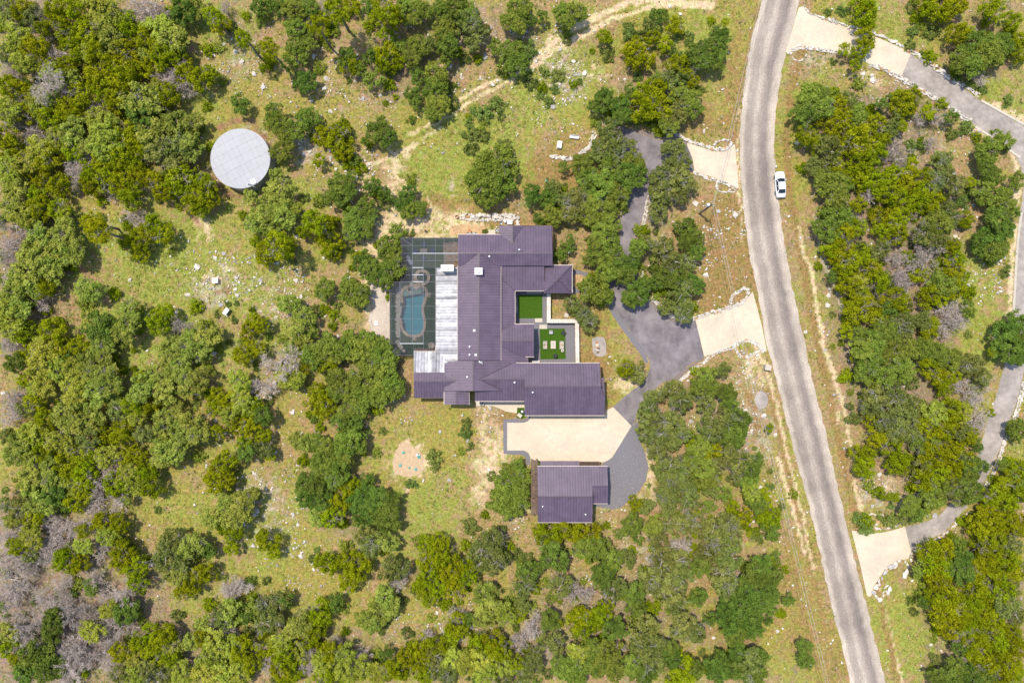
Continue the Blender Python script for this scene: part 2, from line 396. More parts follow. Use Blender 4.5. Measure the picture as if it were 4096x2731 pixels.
nt.links.new(cc, bs.inputs['Base Color']); bs.inputs['Roughness'].default_value = 1; bs.inputs['Specular IOR Level'].default_value = .1
bump(nt, bs, f1, .12, .7); M['soil'] = m

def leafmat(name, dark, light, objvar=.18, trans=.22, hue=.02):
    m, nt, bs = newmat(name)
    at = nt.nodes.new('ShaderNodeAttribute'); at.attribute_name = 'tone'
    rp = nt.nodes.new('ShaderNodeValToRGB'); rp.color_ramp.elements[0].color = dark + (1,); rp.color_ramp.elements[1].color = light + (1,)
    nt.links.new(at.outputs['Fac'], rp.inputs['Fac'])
    oi = nt.nodes.new('ShaderNodeObjectInfo'); hs = nt.nodes.new('ShaderNodeHueSaturation')
    mr = nt.nodes.new('ShaderNodeMapRange'); mr.inputs['To Min'].default_value = 1 - objvar; mr.inputs['To Max'].default_value = 1 + objvar
    nt.links.new(oi.outputs['Random'], mr.inputs['Value']); nt.links.new(mr.outputs[0], hs.inputs['Value'])
    ml = nt.nodes.new('ShaderNodeMath'); ml.operation = 'MULTIPLY'; ml.inputs[1].default_value = 7.13; nt.links.new(oi.outputs['Random'], ml.inputs[0])
    fr = nt.nodes.new('ShaderNodeMath'); fr.operation = 'FRACT'; nt.links.new(ml.outputs[0], fr.inputs[0])
    mr2 = nt.nodes.new('ShaderNodeMapRange'); mr2.inputs['To Min'].default_value = .5 - hue; mr2.inputs['To Max'].default_value = .5 + hue
    nt.links.new(fr.outputs[0], mr2.inputs['Value']); nt.links.new(mr2.outputs[0], hs.inputs['Hue'])
    nt.links.new(rp.outputs['Color'], hs.inputs['Color'])
    df = nt.nodes.new('ShaderNodeBsdfDiffuse'); tl = nt.nodes.new('ShaderNodeBsdfTranslucent'); mx = nt.nodes.new('ShaderNodeAddShader'); dk = nt.nodes.new('ShaderNodeMix'); dk.data_type = 'RGBA'; dk.blend_type = 'MULTIPLY'; dk.inputs[0].default_value = 1
    ia = [q for q in dk.inputs if q.type == 'RGBA']; ia[1].default_value = (trans * 2.6, trans * 2.5, trans * 1.5, 1); nt.links.new(hs.outputs[0], ia[0])
    nt.links.new(hs.outputs[0], df.inputs[0]); nt.links.new([q for q in dk.outputs if q.type == 'RGBA'][0], tl.inputs[0])
    nt.links.new(df.outputs[0], mx.inputs[0]); nt.links.new(tl.outputs[0], mx.inputs[1])
    nt.links.new(mx.outputs[0], nt.nodes['Material Output'].inputs['Surface'])
    nt.nodes.remove(bs)
    return m
M['oak'] = leafmat('oak_leaves', (.068, .098, .012), (.205, .245, .040))
M['oaklight'] = leafmat('light_oak_leaves', (.100, .132, .017), (.290, .312, .060))
M['oakdark'] = leafmat('dark_oak_leaves', (.045, .076, .011), (.145, .195, .032))
M['oakgrey'] = leafmat('grey_green_oak_leaves', (.066, .084, .017), (.205, .218, .055))
M['juniper'] = leafmat('juniper_scales', (.085, .108, .002), (.275, .300, .010), .16)
M['yellow'] = leafmat('light_green_leaves', (.140, .165, .014), (.330, .345, .056))
M['shrub'] = leafmat('shrub_leaves', (.075, .110, .022), (.205, .245, .058))
M['cover'] = leafmat('ground_cover_leaves', (.17, .20, .036), (.34, .37, .09), 0, .22)
M['grass'] = leafmat('grass_blades', (.18, .165, .04), (.34, .30, .09), 0, .25)
M['drygrass'] = leafmat('dry_grass_blades', (.24, .155, .055), (.44, .31, .13), 0, .2)

# pool and spa outlines (water's edge); the ground sheet is open there
POOL = dense(wpoly([(448,690),(452,740),(455,790),(440,830),(432,880),(440,950),(465,1010),(505,1040),(545,1048),(600,1035),(622,1000),(630,950),(622,890),(612,830),(620,780),(638,730),(645,690),(636,655),(600,640),(560,632),(510,640),(465,662)], Z1), .35, True)
SPA = [W(*Z1(618 + 48 * math.cos(a), 557 + 48 * math.sin(a)))[:2] for a in np.linspace(0, 2 * math.pi, 28, endpoint=False)]
def inpoly(poly, px, py):
    c = np.zeros(np.shape(px), bool); n = len(poly)
    for i in range(n):
        x0, y0 = poly[i - 1]; x1, y1 = poly[i]
        if y0 == y1: continue
        c ^= ((y0 > py) != (y1 > py)) & (px < (x1 - x0) * (py - y0) / (y1 - y0) + x0)
    return c
# ================================================================== THE GROUND
# soil and plant cover types, surveyed as soft patches (x, y, rx, ry, strength) in quarter-survey units D (x1.7415)
SOIL = {'G': (.250, .280, .065), 'Y': (.285, .245, .068), 'T': (.315, .220, .125), 'C': (.58, .455, .315), 'L': (.250, .190, .145),
        'R': (.40, .35, .29), 'O': (.265, .175, .075), 'E': (.26, .155, .10)}
SPL = {
'G': [(330,1010,70,60,.5),(250,830,60,60,.5),(430,1180,60,60,.6),(230,300,80,60,.3),(480,1330,60,60,.5),(300,1130,60,50,.4),(700,1430,60,50,.4),(1000,1440,50,40,.4),(330,620,150,90,1),(250,560,60,60,.6),(430,560,130,70,.9),(610,650,90,60,.9),(650,490,80,60,1),(360,780,120,60,.8),(640,770,60,40,.7),(560,800,50,40,.6),
      (1060,350,120,70,1.1),(1150,300,90,50,.8),(1010,400,70,40,1),(1230,210,70,50,.9),(1300,140,70,50,.5),(1560,60,80,40,.8),(1610,100,40,50,.5),(1190,385,40,30,.5),(480,60,35,40,.8),(470,230,40,50,.8),(540,60,40,60,.5),
      (970,1180,80,50,.9),(1010,1240,50,40,.7),(890,1250,40,60,.6),(620,1270,40,70,.8),(560,1170,50,70,.7),(690,1110,50,60,.4),(880,1060,40,50,.7),(1060,1150,40,40,.5),(480,1010,60,40,.4),(530,1110,40,60,.6),
      (1870,240,50,50,.8),(1850,290,40,50,.4),(2230,640,50,70,1),(2250,770,40,60,1),(2170,760,30,30,.4),(1940,60,40,40,.7),(2030,60,40,60,.8),(2020,110,50,30,.6),(2080,1400,60,80,.6),(2110,1500,70,60,.6),(2300,250,60,60,.6),(2180,830,40,40,.6),
      (1440,890,20,40,.3),(1390,750,20,20,.4),(1470,20,60,10,.3),(1650,160,30,80,.4),(330,860,60,60,.5),(1910,310,40,40,.3),(1300,240,80,40,.5),(1180,160,30,30,.3),(200,560,60,60,.4),(820,600,60,40,.3),(700,600,80,40,.4)],
'Y': [(200,300,180,140,.5),(170,1000,160,160,.5),(300,1200,140,120,.5),(560,1420,140,70,.5),(120,150,120,100,.4),(1000,1500,160,50,.4),(330,960,100,80,.5),(300,540,80,50,.5),(560,560,100,90,.6),(950,970,110,50,.9),(1040,1010,70,50,1),(900,1010,40,50,.6),(860,1090,40,50,.6),(820,330,100,60,.4),(760,250,120,80,.5),(620,210,90,80,.5),(540,230,60,120,.5),(1000,310,60,40,.6),
      (1560,350,60,50,.6),(1700,120,30,80,.5),(1640,240,50,60,.6),(1430,850,30,40,.5),(1320,280,80,60,.5),(690,570,100,60,.5),(600,1060,90,60,.4),(750,1080,90,40,.2),(1230,1310,60,60,.3),(1860,1300,50,120,.5),(1900,1480,60,60,.4),(2110,1350,60,60,.4),(640,960,60,60,.4),(1500,90,60,40,.4),
      (700,1300,120,60,.4),(420,1000,60,40,.4),(1780,1400,40,90,.4),(1550,190,50,60,.4),(120,130,60,60,.2),(1370,330,60,40,.4)],
'O': [(1650,520,60,70,1.1),(1690,620,50,90,1.1),(1600,560,50,50,1),(1640,680,60,40,.9),(1740,950,40,60,.5),(1840,1330,50,120,.6),(1690,190,20,120,.8),(1680,280,25,40,.8),(1610,280,50,30,.7),(1380,870,40,50,.6),(1340,700,50,60,.4),(1900,1490,60,70,.5),(1330,370,70,50,.6),(1250,400,60,40,.7),(1180,500,80,20,.5),(1030,470,60,20,.5),(1560,260,60,30,.5),(1290,340,50,30,.6),(1700,1440,60,60,.4),(1370,820,30,60,.5),(1170,960,40,40,.6),(1020,910,50,30,.4)],
'T': [(1260,520,60,60,.6),(1330,560,40,60,.8),(1400,560,40,60,.7),(1300,720,30,40,.8),(1600,470,40,40,.5),(880,880,60,70,.8),(1110,970,40,60,.7),(1120,1150,50,60,.8),(700,680,80,60,.5),(790,660,50,60,.7),(760,190,90,70,.4),(620,160,60,80,.4),(1130,130,60,100,.5),(1260,330,60,40,.4),(1540,850,60,40,.5),(1660,850,60,40,.5),(1690,980,50,100,.5),(1530,1000,40,70,.8),(1570,900,50,30,.6),(1480,1170,60,30,.6),(1330,1260,100,60,.4),(1150,1210,60,40,.6),(870,1330,60,60,.5),(690,1000,60,60,.4),(2190,870,30,90,.5),(2200,330,50,60,.4),(1950,180,40,30,.3),(2050,170,60,60,.4),(1960,960,50,60,.3),(1990,1120,60,40,.6),(1700,1180,60,80,.5),(1610,1330,80,40,.5),(960,870,60,60,.7),(240,610,30,40,.9),(880,1180,50,60,.3),(550,980,60,60,.3),(1800,1060,40,60,.3),(1690,310,40,20,.4),(840,470,60,40,.5),(1990,60,50,40,.2),(210,630,20,20,.9),(1350,1030,30,40,.2)],
'C': [(890,500,45,35,1.4),(960,510,70,20,1.0),(925,450,30,30,.7),(980,560,40,20,.5),(1060,525,80,16,.9),(866,700,26,75,1.8),(880,790,26,50,1.5),(860,640,20,30,1),(1130,1060,35,45,1.2),(1120,1120,30,40,1),(1120,990,22,55,.8),(935,1055,36,38,1.5),(465,520,18,22,1.5),(1285,98,30,9,.8),(1012,185,10,24,.9),(870,560,30,40,.6),(1430,880,30,18,.8),(1490,1060,14,60,.9),(1470,1150,40,12,.8),(1390,1170,30,8,.8),(1240,1180,20,10,.4),(2010,185,20,10,.9),(430,1650,1,1,0),(700,270,20,10,.5),(860,420,30,12,.5),(910,370,20,40,.7),(500,645,34,26,.5),(2040,1110,30,14,.4),(1730,850,20,30,.5),(1060,500,30,12,.5),(1390,270,18,10,.8),(880,860,30,30,.7),(1350,170,40,20,.3)],
'L': [(120,330,120,60,.5),(60,620,60,120,.5),(100,1330,130,160,1.3),(80,1470,140,110,1.6),(250,1380,120,120,.8),(300,1480,160,70,.7),(500,1480,200,60,.4),(800,1510,220,50,.5),(1180,1490,140,60,.5),(1400,1420,160,100,.6),(1600,1100,90,140,.4),(1990,300,100,100,.8),(2050,500,120,170,.9),(2080,800,100,170,.9),(2110,1010,90,110,.8),(2240,1400,90,150,1),(1530,210,80,50,.4),(1100,70,110,50,.5),(880,170,60,70,.5),(730,60,50,40,.4),(560,100,50,80,.4),(850,900,60,100,.4),(780,1150,60,100,.4),(1480,400,70,90,.4),(1500,600,70,110,.5),(430,420,60,30,.5),(1920,560,30,150,.6),(1950,860,30,130,.6),(1700,1400,50,110,.4),(540,190,30,30,.3),(2110,250,50,50,.4),(1760,1380,30,30,.5),(650,300,50,40,.3),(70,60,80,60,.5),(300,330,80,40,.3),(60,230,60,60,.5)],
'R': [(1290,190,40,40,1.1),(700,340,32,24,1.3),(560,150,50,40,.5),(470,190,30,30,.6),(500,650,55,36,1.1),(790,360,30,40,.6),(1175,1190,24,24,.9),(1700,970,40,50,.7),(1750,1000,30,60,.7),(2050,1140,60,26,1),(2000,1120,40,40,.4),(1040,420,20,20,.4),(610,1170,50,60,.6),(600,1120,40,40,.5),(700,760,40,60,.4),(1640,1010,26,60,.6),(1680,880,40,30,.5),(1470,1260,40,60,.4),(1310,1200,50,20,.4),(2110,330,70,40,.3),(2230,290,40,20,.4),(560,300,60,20,.5),(1280,130,40,60,.3),(780,200,80,100,.25),(1900,150,60,30,.3),(620,680,50,60,.4),(1100,60,30,40,.5),(1200,120,40,40,.4)],
}
LINES = [('C', 12, 1.5, [TT(2,0)(*p) for p in [(1830,40),(1500,10),(1300,5),(1100,20),(900,95),(700,200),(560,270),(480,320),(380,400),(250,500),(170,560),(60,680),(0,740)]]),
 ('C', 11, 1.6, [TT(2,0)(*p) for p in [(1830,62),(1500,45),(1300,60),(1130,120),(1000,150),(850,205),(700,290),(540,380),(430,440),(330,510),(250,580),(150,640)]]),
 ('C', 9, 1.2, [TT(1,0)(*p) for p in [(2351,690),(2200,745),(2080,800),(1960,860),(1850,930)]]),
 ('C', 8, .9, [TT(1,0)(*p) for p in [(2351,745),(2100,860),(1950,950),(1850,1020),(1700,1110),(1500,1190),(1420,1240)]]),
 ('C', 9, .8, [TT(1,0)(*p) for p in [(1700,1180),(1550,1270),(1450,1340),(1330,1400),(1150,1480),(980,1540)]]),
 ('C', 8, .8, [TT(1,1)(*p) for p in [(1290,30),(1300,100),(1250,180),(1180,330),(1200,480),(1120,600),(1030,700)]]),
 ('C', 7, .8, [TT(1,1)(*p) for p in [(1500,180),(1580,260),(1620,380),(1560,460)]]),
 ('C', 8, 1.3, [TT(3,1)(*p) for p in [(285,530),(300,640),(330,770),(380,900),(420,1050),(440,1200),(470,1340),(500,1500),(510,1568)]]),
 ('C', 8, 1.4, [TT(3,2)(*p) for p in [(490,0),(540,120),(590,260),(640,420),(680,560),(710,700),(740,850),(770,1000),(790,1080)]]),
 ('C', 5, .9, [TT(3,2)(*p) for p in [(640,640),(650,760)]]), ('C', 12, 1.0, [TT(3,2)(*p) for p in [(790,1290),(830,1400),(860,1540)]]),
 ('C', 9, 1.0, [TT(3,2)(*p) for p in [(90,1080),(140,1250),(190,1420),(230,1530)]]), ('C', 9, 1.0, [TT(3,3)(*p) for p in [(135,0),(170,120),(195,220)]]),
 ('C', 7, 1.4, [DD(*p) for p in [(1722,760),(1762,850),(1800,1010),(1835,1150),(1872,1320)]]),
 ('C', 5, .8, [DD(*p) for p in [(1698,240),(1694,340),(1698,440),(1706,560)]]), ('C', 5, .7, [DD(*p) for p in [(2020,1350),(2045,1450),(2075,1568)]]),
 ('C', 14, 1.1, [TT(3,0)(*p) for p in [(2080,970),(2200,1020),(2351,1090)]]), ('C', 12, 1.1, [TT(3,0)(*p) for p in [(1910,1180),(2000,1240),(2070,1290)]]),
 ('C', 12, 1.1, [TT(3,0)(*p) for p in [(2240,1400),(2280,1500),(2290,1568)]]), ('C', 16, 1.0, [TT(3,1)(*p) for p in [(2300,150),(2280,300)]]),
 ('C', 11, 1.2, [TT(3,1)(*p) for p in [(2290,500),(2260,660),(2240,850),(2230,1100),(2220,1380)]]),
 ('R', 9, 1.3, [TT(3,1)(*p) for p in [(440,430),(450,560),(480,680),(510,830),(560,960),(620,1080),(660,1200),(690,1330)]]),
 ('O', 16, .9, [DD(*p) for p in [(1845,110),(1815,220),(1806,330),(1815,440),(1835,560),(1860,700),(1890,840),(1920,980),(1950,1120),(1975,1220)]]),
 ('O', 16, .9, [DD(*p) for p in [(2012,1340),(2035,1430),(2062,1568)]]), ('O', 14, .9, [DD(*p) for p in [(1745,20),(1712,150),(1690,260),(1690,340)]]),
 ('O', 14, .8, [DD(*p) for p in [(1770,900),(1800,1040),(1840,1200),(1880,1370),(1910,1500)]]),
 ('E', 14, .8, [TT(0,0)(*p) for p in [(2010,1180),(2120,1120),(2351,1130)]]), ('E', 16, 1., [TT(0,0)(*p) for p in [(2351,1150),(2351,1160)]]), ('E', 14, .9, [TT(1,0)(*p) for p in [(10,1210),(70,1260),(110,1330)]]),
 ('E', 12, .8, [TT(0,1)(*p) for p in [(1960,60),(1990,140),(2100,220),(2220,230)]]),
 ('E', 12, .8, [TT(0,1)(*p) for p in [(1720,350),(1800,440),(1850,500)]]), ('E', 14, .8, [TT(0,1)(*p) for p in [(760,920),(850,980),(930,1050)]]),
 ('E', 12, .7, [TT(0,1)(*p) for p in [(1890,1010),(2050,980),(2130,1080),(1980,1120)]])]

half_w = 2048 / PXM; half_h = 1366 / PXM
def axis(h, step, m):
    c = list(np.arange(-h - m, h + m + step * .5, step)); e = c[-1]; d = step; out = []
    while e < 2600: d *= 1.6; e += d; out.append(e)
    return np.array([-q for q in out[::-1]] + c + out)
gx = axis(half_w, .36, 3); gy = axis(half_h, .36, 3)
X, Y = np.meshgrid(gx, gy, indexing='ij')
sx = X * PXM + 2048; sy = 1365.5 - Y * PXM
# warp the patches so that their borders wander
wx = sx + (fbm(sx, sy, 60, 4, 11) - .5) * 110; wy = sy + (fbm(sx, sy, 60, 4, 31) - .5) * 110
Wt = {k: np.zeros_like(X) for k in SOIL}
nb = fbm(sx, sy, 150, 4, 51)
Wt['T'] += .22 + .26 * np.clip((nb - .5) * 5, -0.6, 1); Wt['Y'] += .22 - .2 * np.clip((nb - .5) * 5, -1, 1); Wt['G'] += .30 * np.clip((fbm(sx, sy, 70, 4, 53) - .48) * 8, 0, 1)
Wt['L'] += .22 * np.clip((fbm(sx, sy, 80, 4, 54) - .5) * 6, 0, 1)
for k, L in SPL.items():
    for x, y, rx, ry, s in L:
        x *= 1.7415; y *= 1.7415; rx *= 1.7415; ry *= 1.7415
        i0, i1 = np.searchsorted(gx, [(x - 2.6 * rx - 60 - 2048) / PXM, (x + 2.6 * rx + 60 - 2048) / PXM])
        j0, j1 = np.searchsorted(gy, [(1365.5 - y - 2.6 * ry - 60) / PXM, (1365.5 - y + 2.6 * ry + 60) / PXM])
        a = wx[i0:i1, j0:j1]; b = wy[i0:i1, j0:j1]
        d2 = ((a - x) / rx) ** 2 + ((b - y) / ry) ** 2
        Wt[k][i0:i1, j0:j1] += 1.5 * s * np.exp(-d2 ** 1.5 * .8)
LN = {k: np.zeros_like(X) for k in SOIL}
wx2 = sx + (fbm(sx, sy, 26, 4, 71) - .5) * 26; wy2 = sy + (fbm(sx, sy, 26, 4, 81) - .5) * 26
for k, r, s, pl in LINES:
    r *= .72
    for (x0, y0), (x1, y1) in zip(pl[:-1], pl[1:]):
        i0, i1 = np.searchsorted(gx, [(min(x0, x1) - 70 - 2048) / PXM, (max(x0, x1) + 70 - 2048) / PXM])
        j0, j1 = np.searchsorted(gy, [(1365.5 - max(y0, y1) - 70) / PXM, (1365.5 - min(y0, y1) + 70) / PXM])
        a = wx2[i0:i1, j0:j1]; b = wy2[i0:i1, j0:j1]
        t = np.clip(((a - x0) * (x1 - x0) + (b - y0) * (y1 - y0)) / ((x1 - x0) ** 2 + (y1 - y0) ** 2 + 1e-6), 0, 1)
        d = np.hypot(a - x0 - t * (x1 - x0), b - y0 - t * (y1 - y0)) / r
        LN[k][i0:i1, j0:j1] = np.maximum(LN[k][i0:i1, j0:j1], 2.6 * s * np.exp(-d ** 3))
mot = fbm(sx, sy, 16, 4, 91)           # break the patches into tufts
mot2 = fbm(sx, sy, 22, 4, 95)
Wt['G'] *= np.clip((mot - .36) * 4.5, .08, 1.7); Wt['C'] *= np.clip((1.0 - mot - .28) * 4.0, .15, 1.6)
Wt['R'] *= .75 * np.clip((fbm(sx, sy, 18, 4, 98) - .38) * 5, 0, 1.4)
Wt['Y'] *= np.clip((mot2 - .32) * 4, .15, 1.7); Wt['T'] *= np.clip((.70 - mot2) * 4, .15, 1.7); Wt['L'] *= np.clip((fbm(sx, sy, 30, 3, 97) - .2) * 2.4, .4, 1.5)
for k in LN: Wt[k] = np.maximum(Wt[k], LN[k] * np.clip((1.05 - mot) * 2.2, .5, 1.4))
tot = sum(w ** 1.7 for w in Wt.values()) + 1e-6
col = sum((w ** 1.7 / tot)[..., None] * np.array(SOIL[k]) for k, w in Wt.items())
col *= (0.86 + .28 * fbm(sx, sy, 9, 3, 99))[..., None]
SHARE = {k: w ** 1.7 / tot for k, w in Wt.items()}
nx, ny = X.shape
V = np.stack([X, Y, np.zeros_like(X)], -1).reshape(-1, 3)
ii, jj = np.meshgrid(np.arange(nx - 1), np.arange(ny - 1), indexing='ij'); a = (ii * ny + jj).ravel()
Q = np.stack([a, a + ny, a + ny + 1, a + 1], -1)
pit = inpoly(POOL, V[:, 0], V[:, 1]) | inpoly(SPA, V[:, 0], V[:, 1])
me = arrays_mesh('ground', V, Q[~pit[Q].any(1)], M['soil'])
ca = me.attributes.new('soil', 'FLOAT_COLOR', 'POINT')
ca.data.foreach_set('color', np.concatenate([col.reshape(-1, 3), np.ones((nx * ny, 1))], 1).astype(np.float32).ravel())
tag(link('ground', me), kind='structure')
def sample(field, px, py):      # nearest grid value at world x, y
    return field[np.clip(np.searchsorted(gx, px), 0, nx - 1), np.clip(np.searchsorted(gy, py), 0, ny - 1)]

# ================================================================== ROADS, DRIVES, PAVING
def strip(name, Lp, Rp, z, mat, step=1.0, across=10, jit=.10):
    L = dense([W(*p)[:2] for p in Lp], step); R = dense([W(*p)[:2] for p in Rp], step)
    n = max(len(L), len(R))
    def res(P):
        P = np.array(P); d = np.r_[0, np.cumsum(np.hypot(*np.diff(P, axis=0).T))]; t = np.linspace(0, d[-1], n)
        return np.stack([np.interp(t, d, P[:, 0]), np.interp(t, d, P[:, 1])], 1), d[-1]
    L, ln = res(L); R, _ = res(R)
    L = L + RNG.normal(0, jit, L.shape); R = R + RNG.normal(0, jit, R.shape)
    u = np.linspace(0, 1, across + 1)
    P = L[:, None] * (1 - u[None, :, None]) + R[:, None] * u[None, :, None]
    crown = .06 * (1 - (2 * u - 1) ** 2)
    V = np.concatenate([P, np.broadcast_to((z + crown)[None, :, None], P.shape[:2] + (1,))], -1).reshape(-1, 3)
    k = across + 1
    i, j = np.meshgrid(np.arange(n - 1), np.arange(across), indexing='ij'); a = (i * k + j).ravel()
    Q = np.stack([a, a + 1, a + k + 1, a + k], -1)
    me = arrays_mesh(name, V, Q[:, ::-1] if (P[1, 0] - P[0, 0])[1] > 0 else Q, mat)
    uvl = me.uv_layers.new(name='strip')
    lv = np.zeros(len(me.loops), dtype=np.int32); me.loops.foreach_get('vertex_index', lv)
    uvl.data.foreach_set('uv', np.stack([u[lv % k], (lv // k) * (ln / n)], -1).astype(np.float32).ravel())
    PAVED.append([tuple(p) for p in L] + [tuple(p) for p in R[::-1]])
    return tag(link(name, me), kind='structure')
EL = [(1756,-40),(1750,0),(1722,120),(1703,250),(1699,350),(1705,450),(1718,560),(1738,660),(1762,790),(1790,900),(1820,1020),(1855,1150),(1890,1300),(1925,1450),(1955,1568),(1966,1610)]
ER = [(1848,-40),(1838,0),(1806,120),(1785,230),(1779,330),(1786,450),(1802,560),(1825,680),(1851,800),(1880,930),(1910,1050),(1943,1200),(1975,1330),(2005,1450),(2035,1568),(2047,1610)]
strip('road', [DD(*p) for p in EL], [DD(*p) for p in ER], .012, M['road'])
# the private drive
t = TT(2, 2)
drive = [Z3(*p) for p in [(535,165),(700,240),(950,318),(1320,362),(1375,520),(1400,700),(1130,705),(1010,750),(930,835),(880,960),(830,1120),(770,1290),(735,1400),(700,1500)]] + \
        [Z4(*p) for p in [(690,60),(690,160),(715,340),(770,540),(870,730),(985,900),(1090,970),(1200,1010),(1320,1008),(1415,975),(1520,1400)]] + \
        [t(*p) for p in [(1620,215),(1480,330),(1380,375),(1260,500),(1160,640),(1120,745),(1098,775),(928,597),(1100,450),(1200,380),(1240,320),(1268,240),(1262,180),(1210,95),(1112,0)]] + \
        [Z4(*p) for p in [(880,1440),(850,1370),(740,1220),(640,1085),(560,970),(480,860),(400,700),(400,560),(450,420),(510,250),(515,100)]] + \
        [Z3(*p) for p in [(520,1567),(530,1330),(565,1190),(605,1050),(635,900),(650,650),(610,480),(570,330)]]
sheet('driveway', wpoly(drive), .016, M['asphalt'], .03, .03, step=.6)
sheet('gravel_verge', wpoly([(500,140),(700,235),(950,310),(1320,355),(1300,300),(1180,270),(1050,275),(800,215),(620,185)], Z3), .008, M['brownGravel'], .02, .07)
sheet('gravel_verge', wpoly([Z4(*p) for p in [(385,640),(480,860),(640,1090),(850,1370),(880,1440),(900,1567)]] + [t(*p) for p in [(1215,95),(1266,180),(1270,240),(1240,320),(1100,450),(928,600),(862,630),(862,580),(1000,490),(1110,420),(1195,330),(1222,250),(1200,150),(1110,10)]] + [Z4(*p) for p in [(830,1480),(760,1380),(640,1200),(540,1050),(430,900),(370,760)]]), .006, M['darkgravel'], .02, .06)
sheet('gravel_verge', wpoly([(870,700),(985,900),(1090,970),(1200,1010),(1320,1008),(1410,975),(1390,945),(1280,955),(1150,930),(1050,870),(970,790),(905,690)], Z4), .007, M['brownGravel'], .02, .07)
sheet('gravel_verge', wpoly([(1760,140),(1620,220),(1480,330),(1380,380),(1440,370),(1530,350),(1600,280),(1690,210),(1780,135)], t), .007, M['brownGravel'], .02, .07)
sheet('gravel_verge', wpoly([(530,1330),(565,1190),(580,1130),(560,1120),(520,1200),(485,1300),(500,1320)], Z3), .008, M['brownGravel'], .02, .06)
# concrete aprons and the motor court
sheet('concrete_apron', wpoly([(1318,365),(1450,400),(1580,440),(1700,462),(1790,450),(1850,385),(1880,375),(1900,620),(1918,890),(1800,830),(1700,790),(1560,745),(1420,700),(1380,540)], Z3), .035, M['concrete'], .06, 0, True)
sheet('concrete_apron', wpoly([(1415,962),(1600,905),(1800,850),(1930,800),(2020,720),(2090,632),(2135,800),(2200,1050),(2255,1335),(2215,1345),(2150,1265),(2050,1220),(1950,1228),(1850,1275),(1700,1335),(1520,1400)], Z4), .035, M['concrete'], .06)
a30 = TT(3, 0); a31 = TT(3, 1); a32 = TT(3, 2); a33 = TT(3, 3)
sheet('concrete_apron', wpoly([(283,70),(325,60),(375,130),(600,205),(740,250),(950,325),(1230,445),(1310,500),(1228,697),(1030,622),(920,582),(640,472),(430,448),(330,440),(215,490),(160,487),(220,280)], a30), .035, M['concrete'], .06)
sheet('concrete_apron', wpoly([(438,95),(560,110),(640,98),(718,75),(750,205),(735,245),(680,252),(600,320),(560,380),(540,440),(520,440),(480,260)], a33), .035, M['concrete'], .06)
sheet('motor_court', wpoly([(262,692),(400,692),(432,680),(450,655),(456,642),(1060,646),(1066,592),(1125,565),(1275,718),(1230,790),(1170,890),(1115,975),(1080,1000),(1040,1015),(1015,1008),(455,1004),(450,970),(436,938),(400,918),(262,918)], Z2), .035, M['concrete'], .06)
sheet('dark_gravel_border', wpoly([(228,664),(330,660),(390,664),(425,650),(440,628),(456,640),(450,660),(432,682),(400,692),(262,692),(262,918),(400,918),(436,938),(450,970),(450,1040),(418,1035),(414,985),(400,962),(370,956),(300,952),(232,948)], Z2), .006, M['darkgravel'], .02, .03)
sheet('dark_gravel_lot', wpoly([(1275,718),(1322,680),(1345,850),(1395,960),(1412,1060),(1390,1170),(1330,1260),(1250,1330),(1180,1390),(1060,1392),(960,1370),(960,1200),(1050,1015),(1115,975),(1230,790)], Z2), .005, M['darkgravel'], .02, .10)
sheet('concrete_path', wpoly([(10,518),(402,520),(402,610),(330,615),(250,600),(145,556),(10,556)], Z2), .02, M['concrete'], .04, .02)
sheet('artificial_turf', wpoly([(343,570),(400,570),(402,605),(445,612),(425,640),(385,662),(340,650)], Z2), .03, M['turf'], .03)
# far lane with its kerbs
lane1 = [a30(*p) for p in [(1310,498),(1450,585),(1600,680),(1750,785),(1950,925),(2150,1040),(2351,1155),(2500,1240)]]
lane2 = [a30(*p) for p in [(1226,697),(1330,765),(1480,868),(1650,985),(1850,1115),(2020,1240),(2200,1365),(2300,1480)]]
sheet('lane', wpoly(lane1 + [a31(2600, 0), a31(2480, 500)] + [a32(*p) for p in [(2450,-100),(2370,180),(2330,380),(2280,560),(2200,790),(2130,980),(2060,1150),(1960,1330),(1850,1480)]] +
      [a33(*p) for p in [(1000,20),(920,108),(820,160),(750,207),(720,76),(810,55),(900,20)]] + [a32(*p) for p in [(1640,1520),(1740,1440),(1850,1300),(1900,1150),(1945,990),(1985,850),(2060,610),(2120,400),(2180,170),(2230,0)]] +
      [a31(*p) for p in [(2250,1350),(2265,1000),(2290,700),(2312,430),(2340,200),(2351,60)]] + lane2[::-1]), .010, M['lane'], .03, .05, step=.7)
def kerb(pts, fn, wdt=.35):
    pl = dense([W(*fn(*p))[:2] for p in pts], .8); P = np.array(pl); d = np.gradient(P, axis=0); d /= np.hypot(*d.T)[:, None]; nrm = np.stack([-d[:, 1], d[:, 0]], 1) * wdt / 2
    mb = MB(); n = len(P)
    vs = [(*(P[i] + nrm[i]), 0) for i in range(n)] + [(*(P[i] + nrm[i]), .13) for i in range(n)] + [(*(P[i] - nrm[i]), .13) for i in range(n)] + [(*(P[i] - nrm[i]), 0) for i in range(n)]
    fs = []
    for i in range(n - 1):
        for k in range(3): fs.append((k * n + i, k * n + i + 1, (k + 1) * n + i + 1, (k + 1) * n + i))
    mb.add(vs, fs); return tag(mb.obj('kerb', M['slab']), kind='structure')
kerb([(1955,925),(2150,1035),(2351,1145)], a30, .4); kerb([(1900,1165),(2030,1250),(2200,1370),(2310,1450)], a30, .4)
kerb([(2325,380),(2300,560),(2282,760),(2268,1000),(2252,1280),(2246,1380)], a31, .45)
sheet('gravel_disc', wpoly([Z4(0,0)]*0 or [(2290 + 62 * math.cos(a), 535 + 82 * math.sin(a)) for a in np.linspace(0, 6.28, 18, endpoint=False)], t), .008, M['lane'], .02, .05, True)
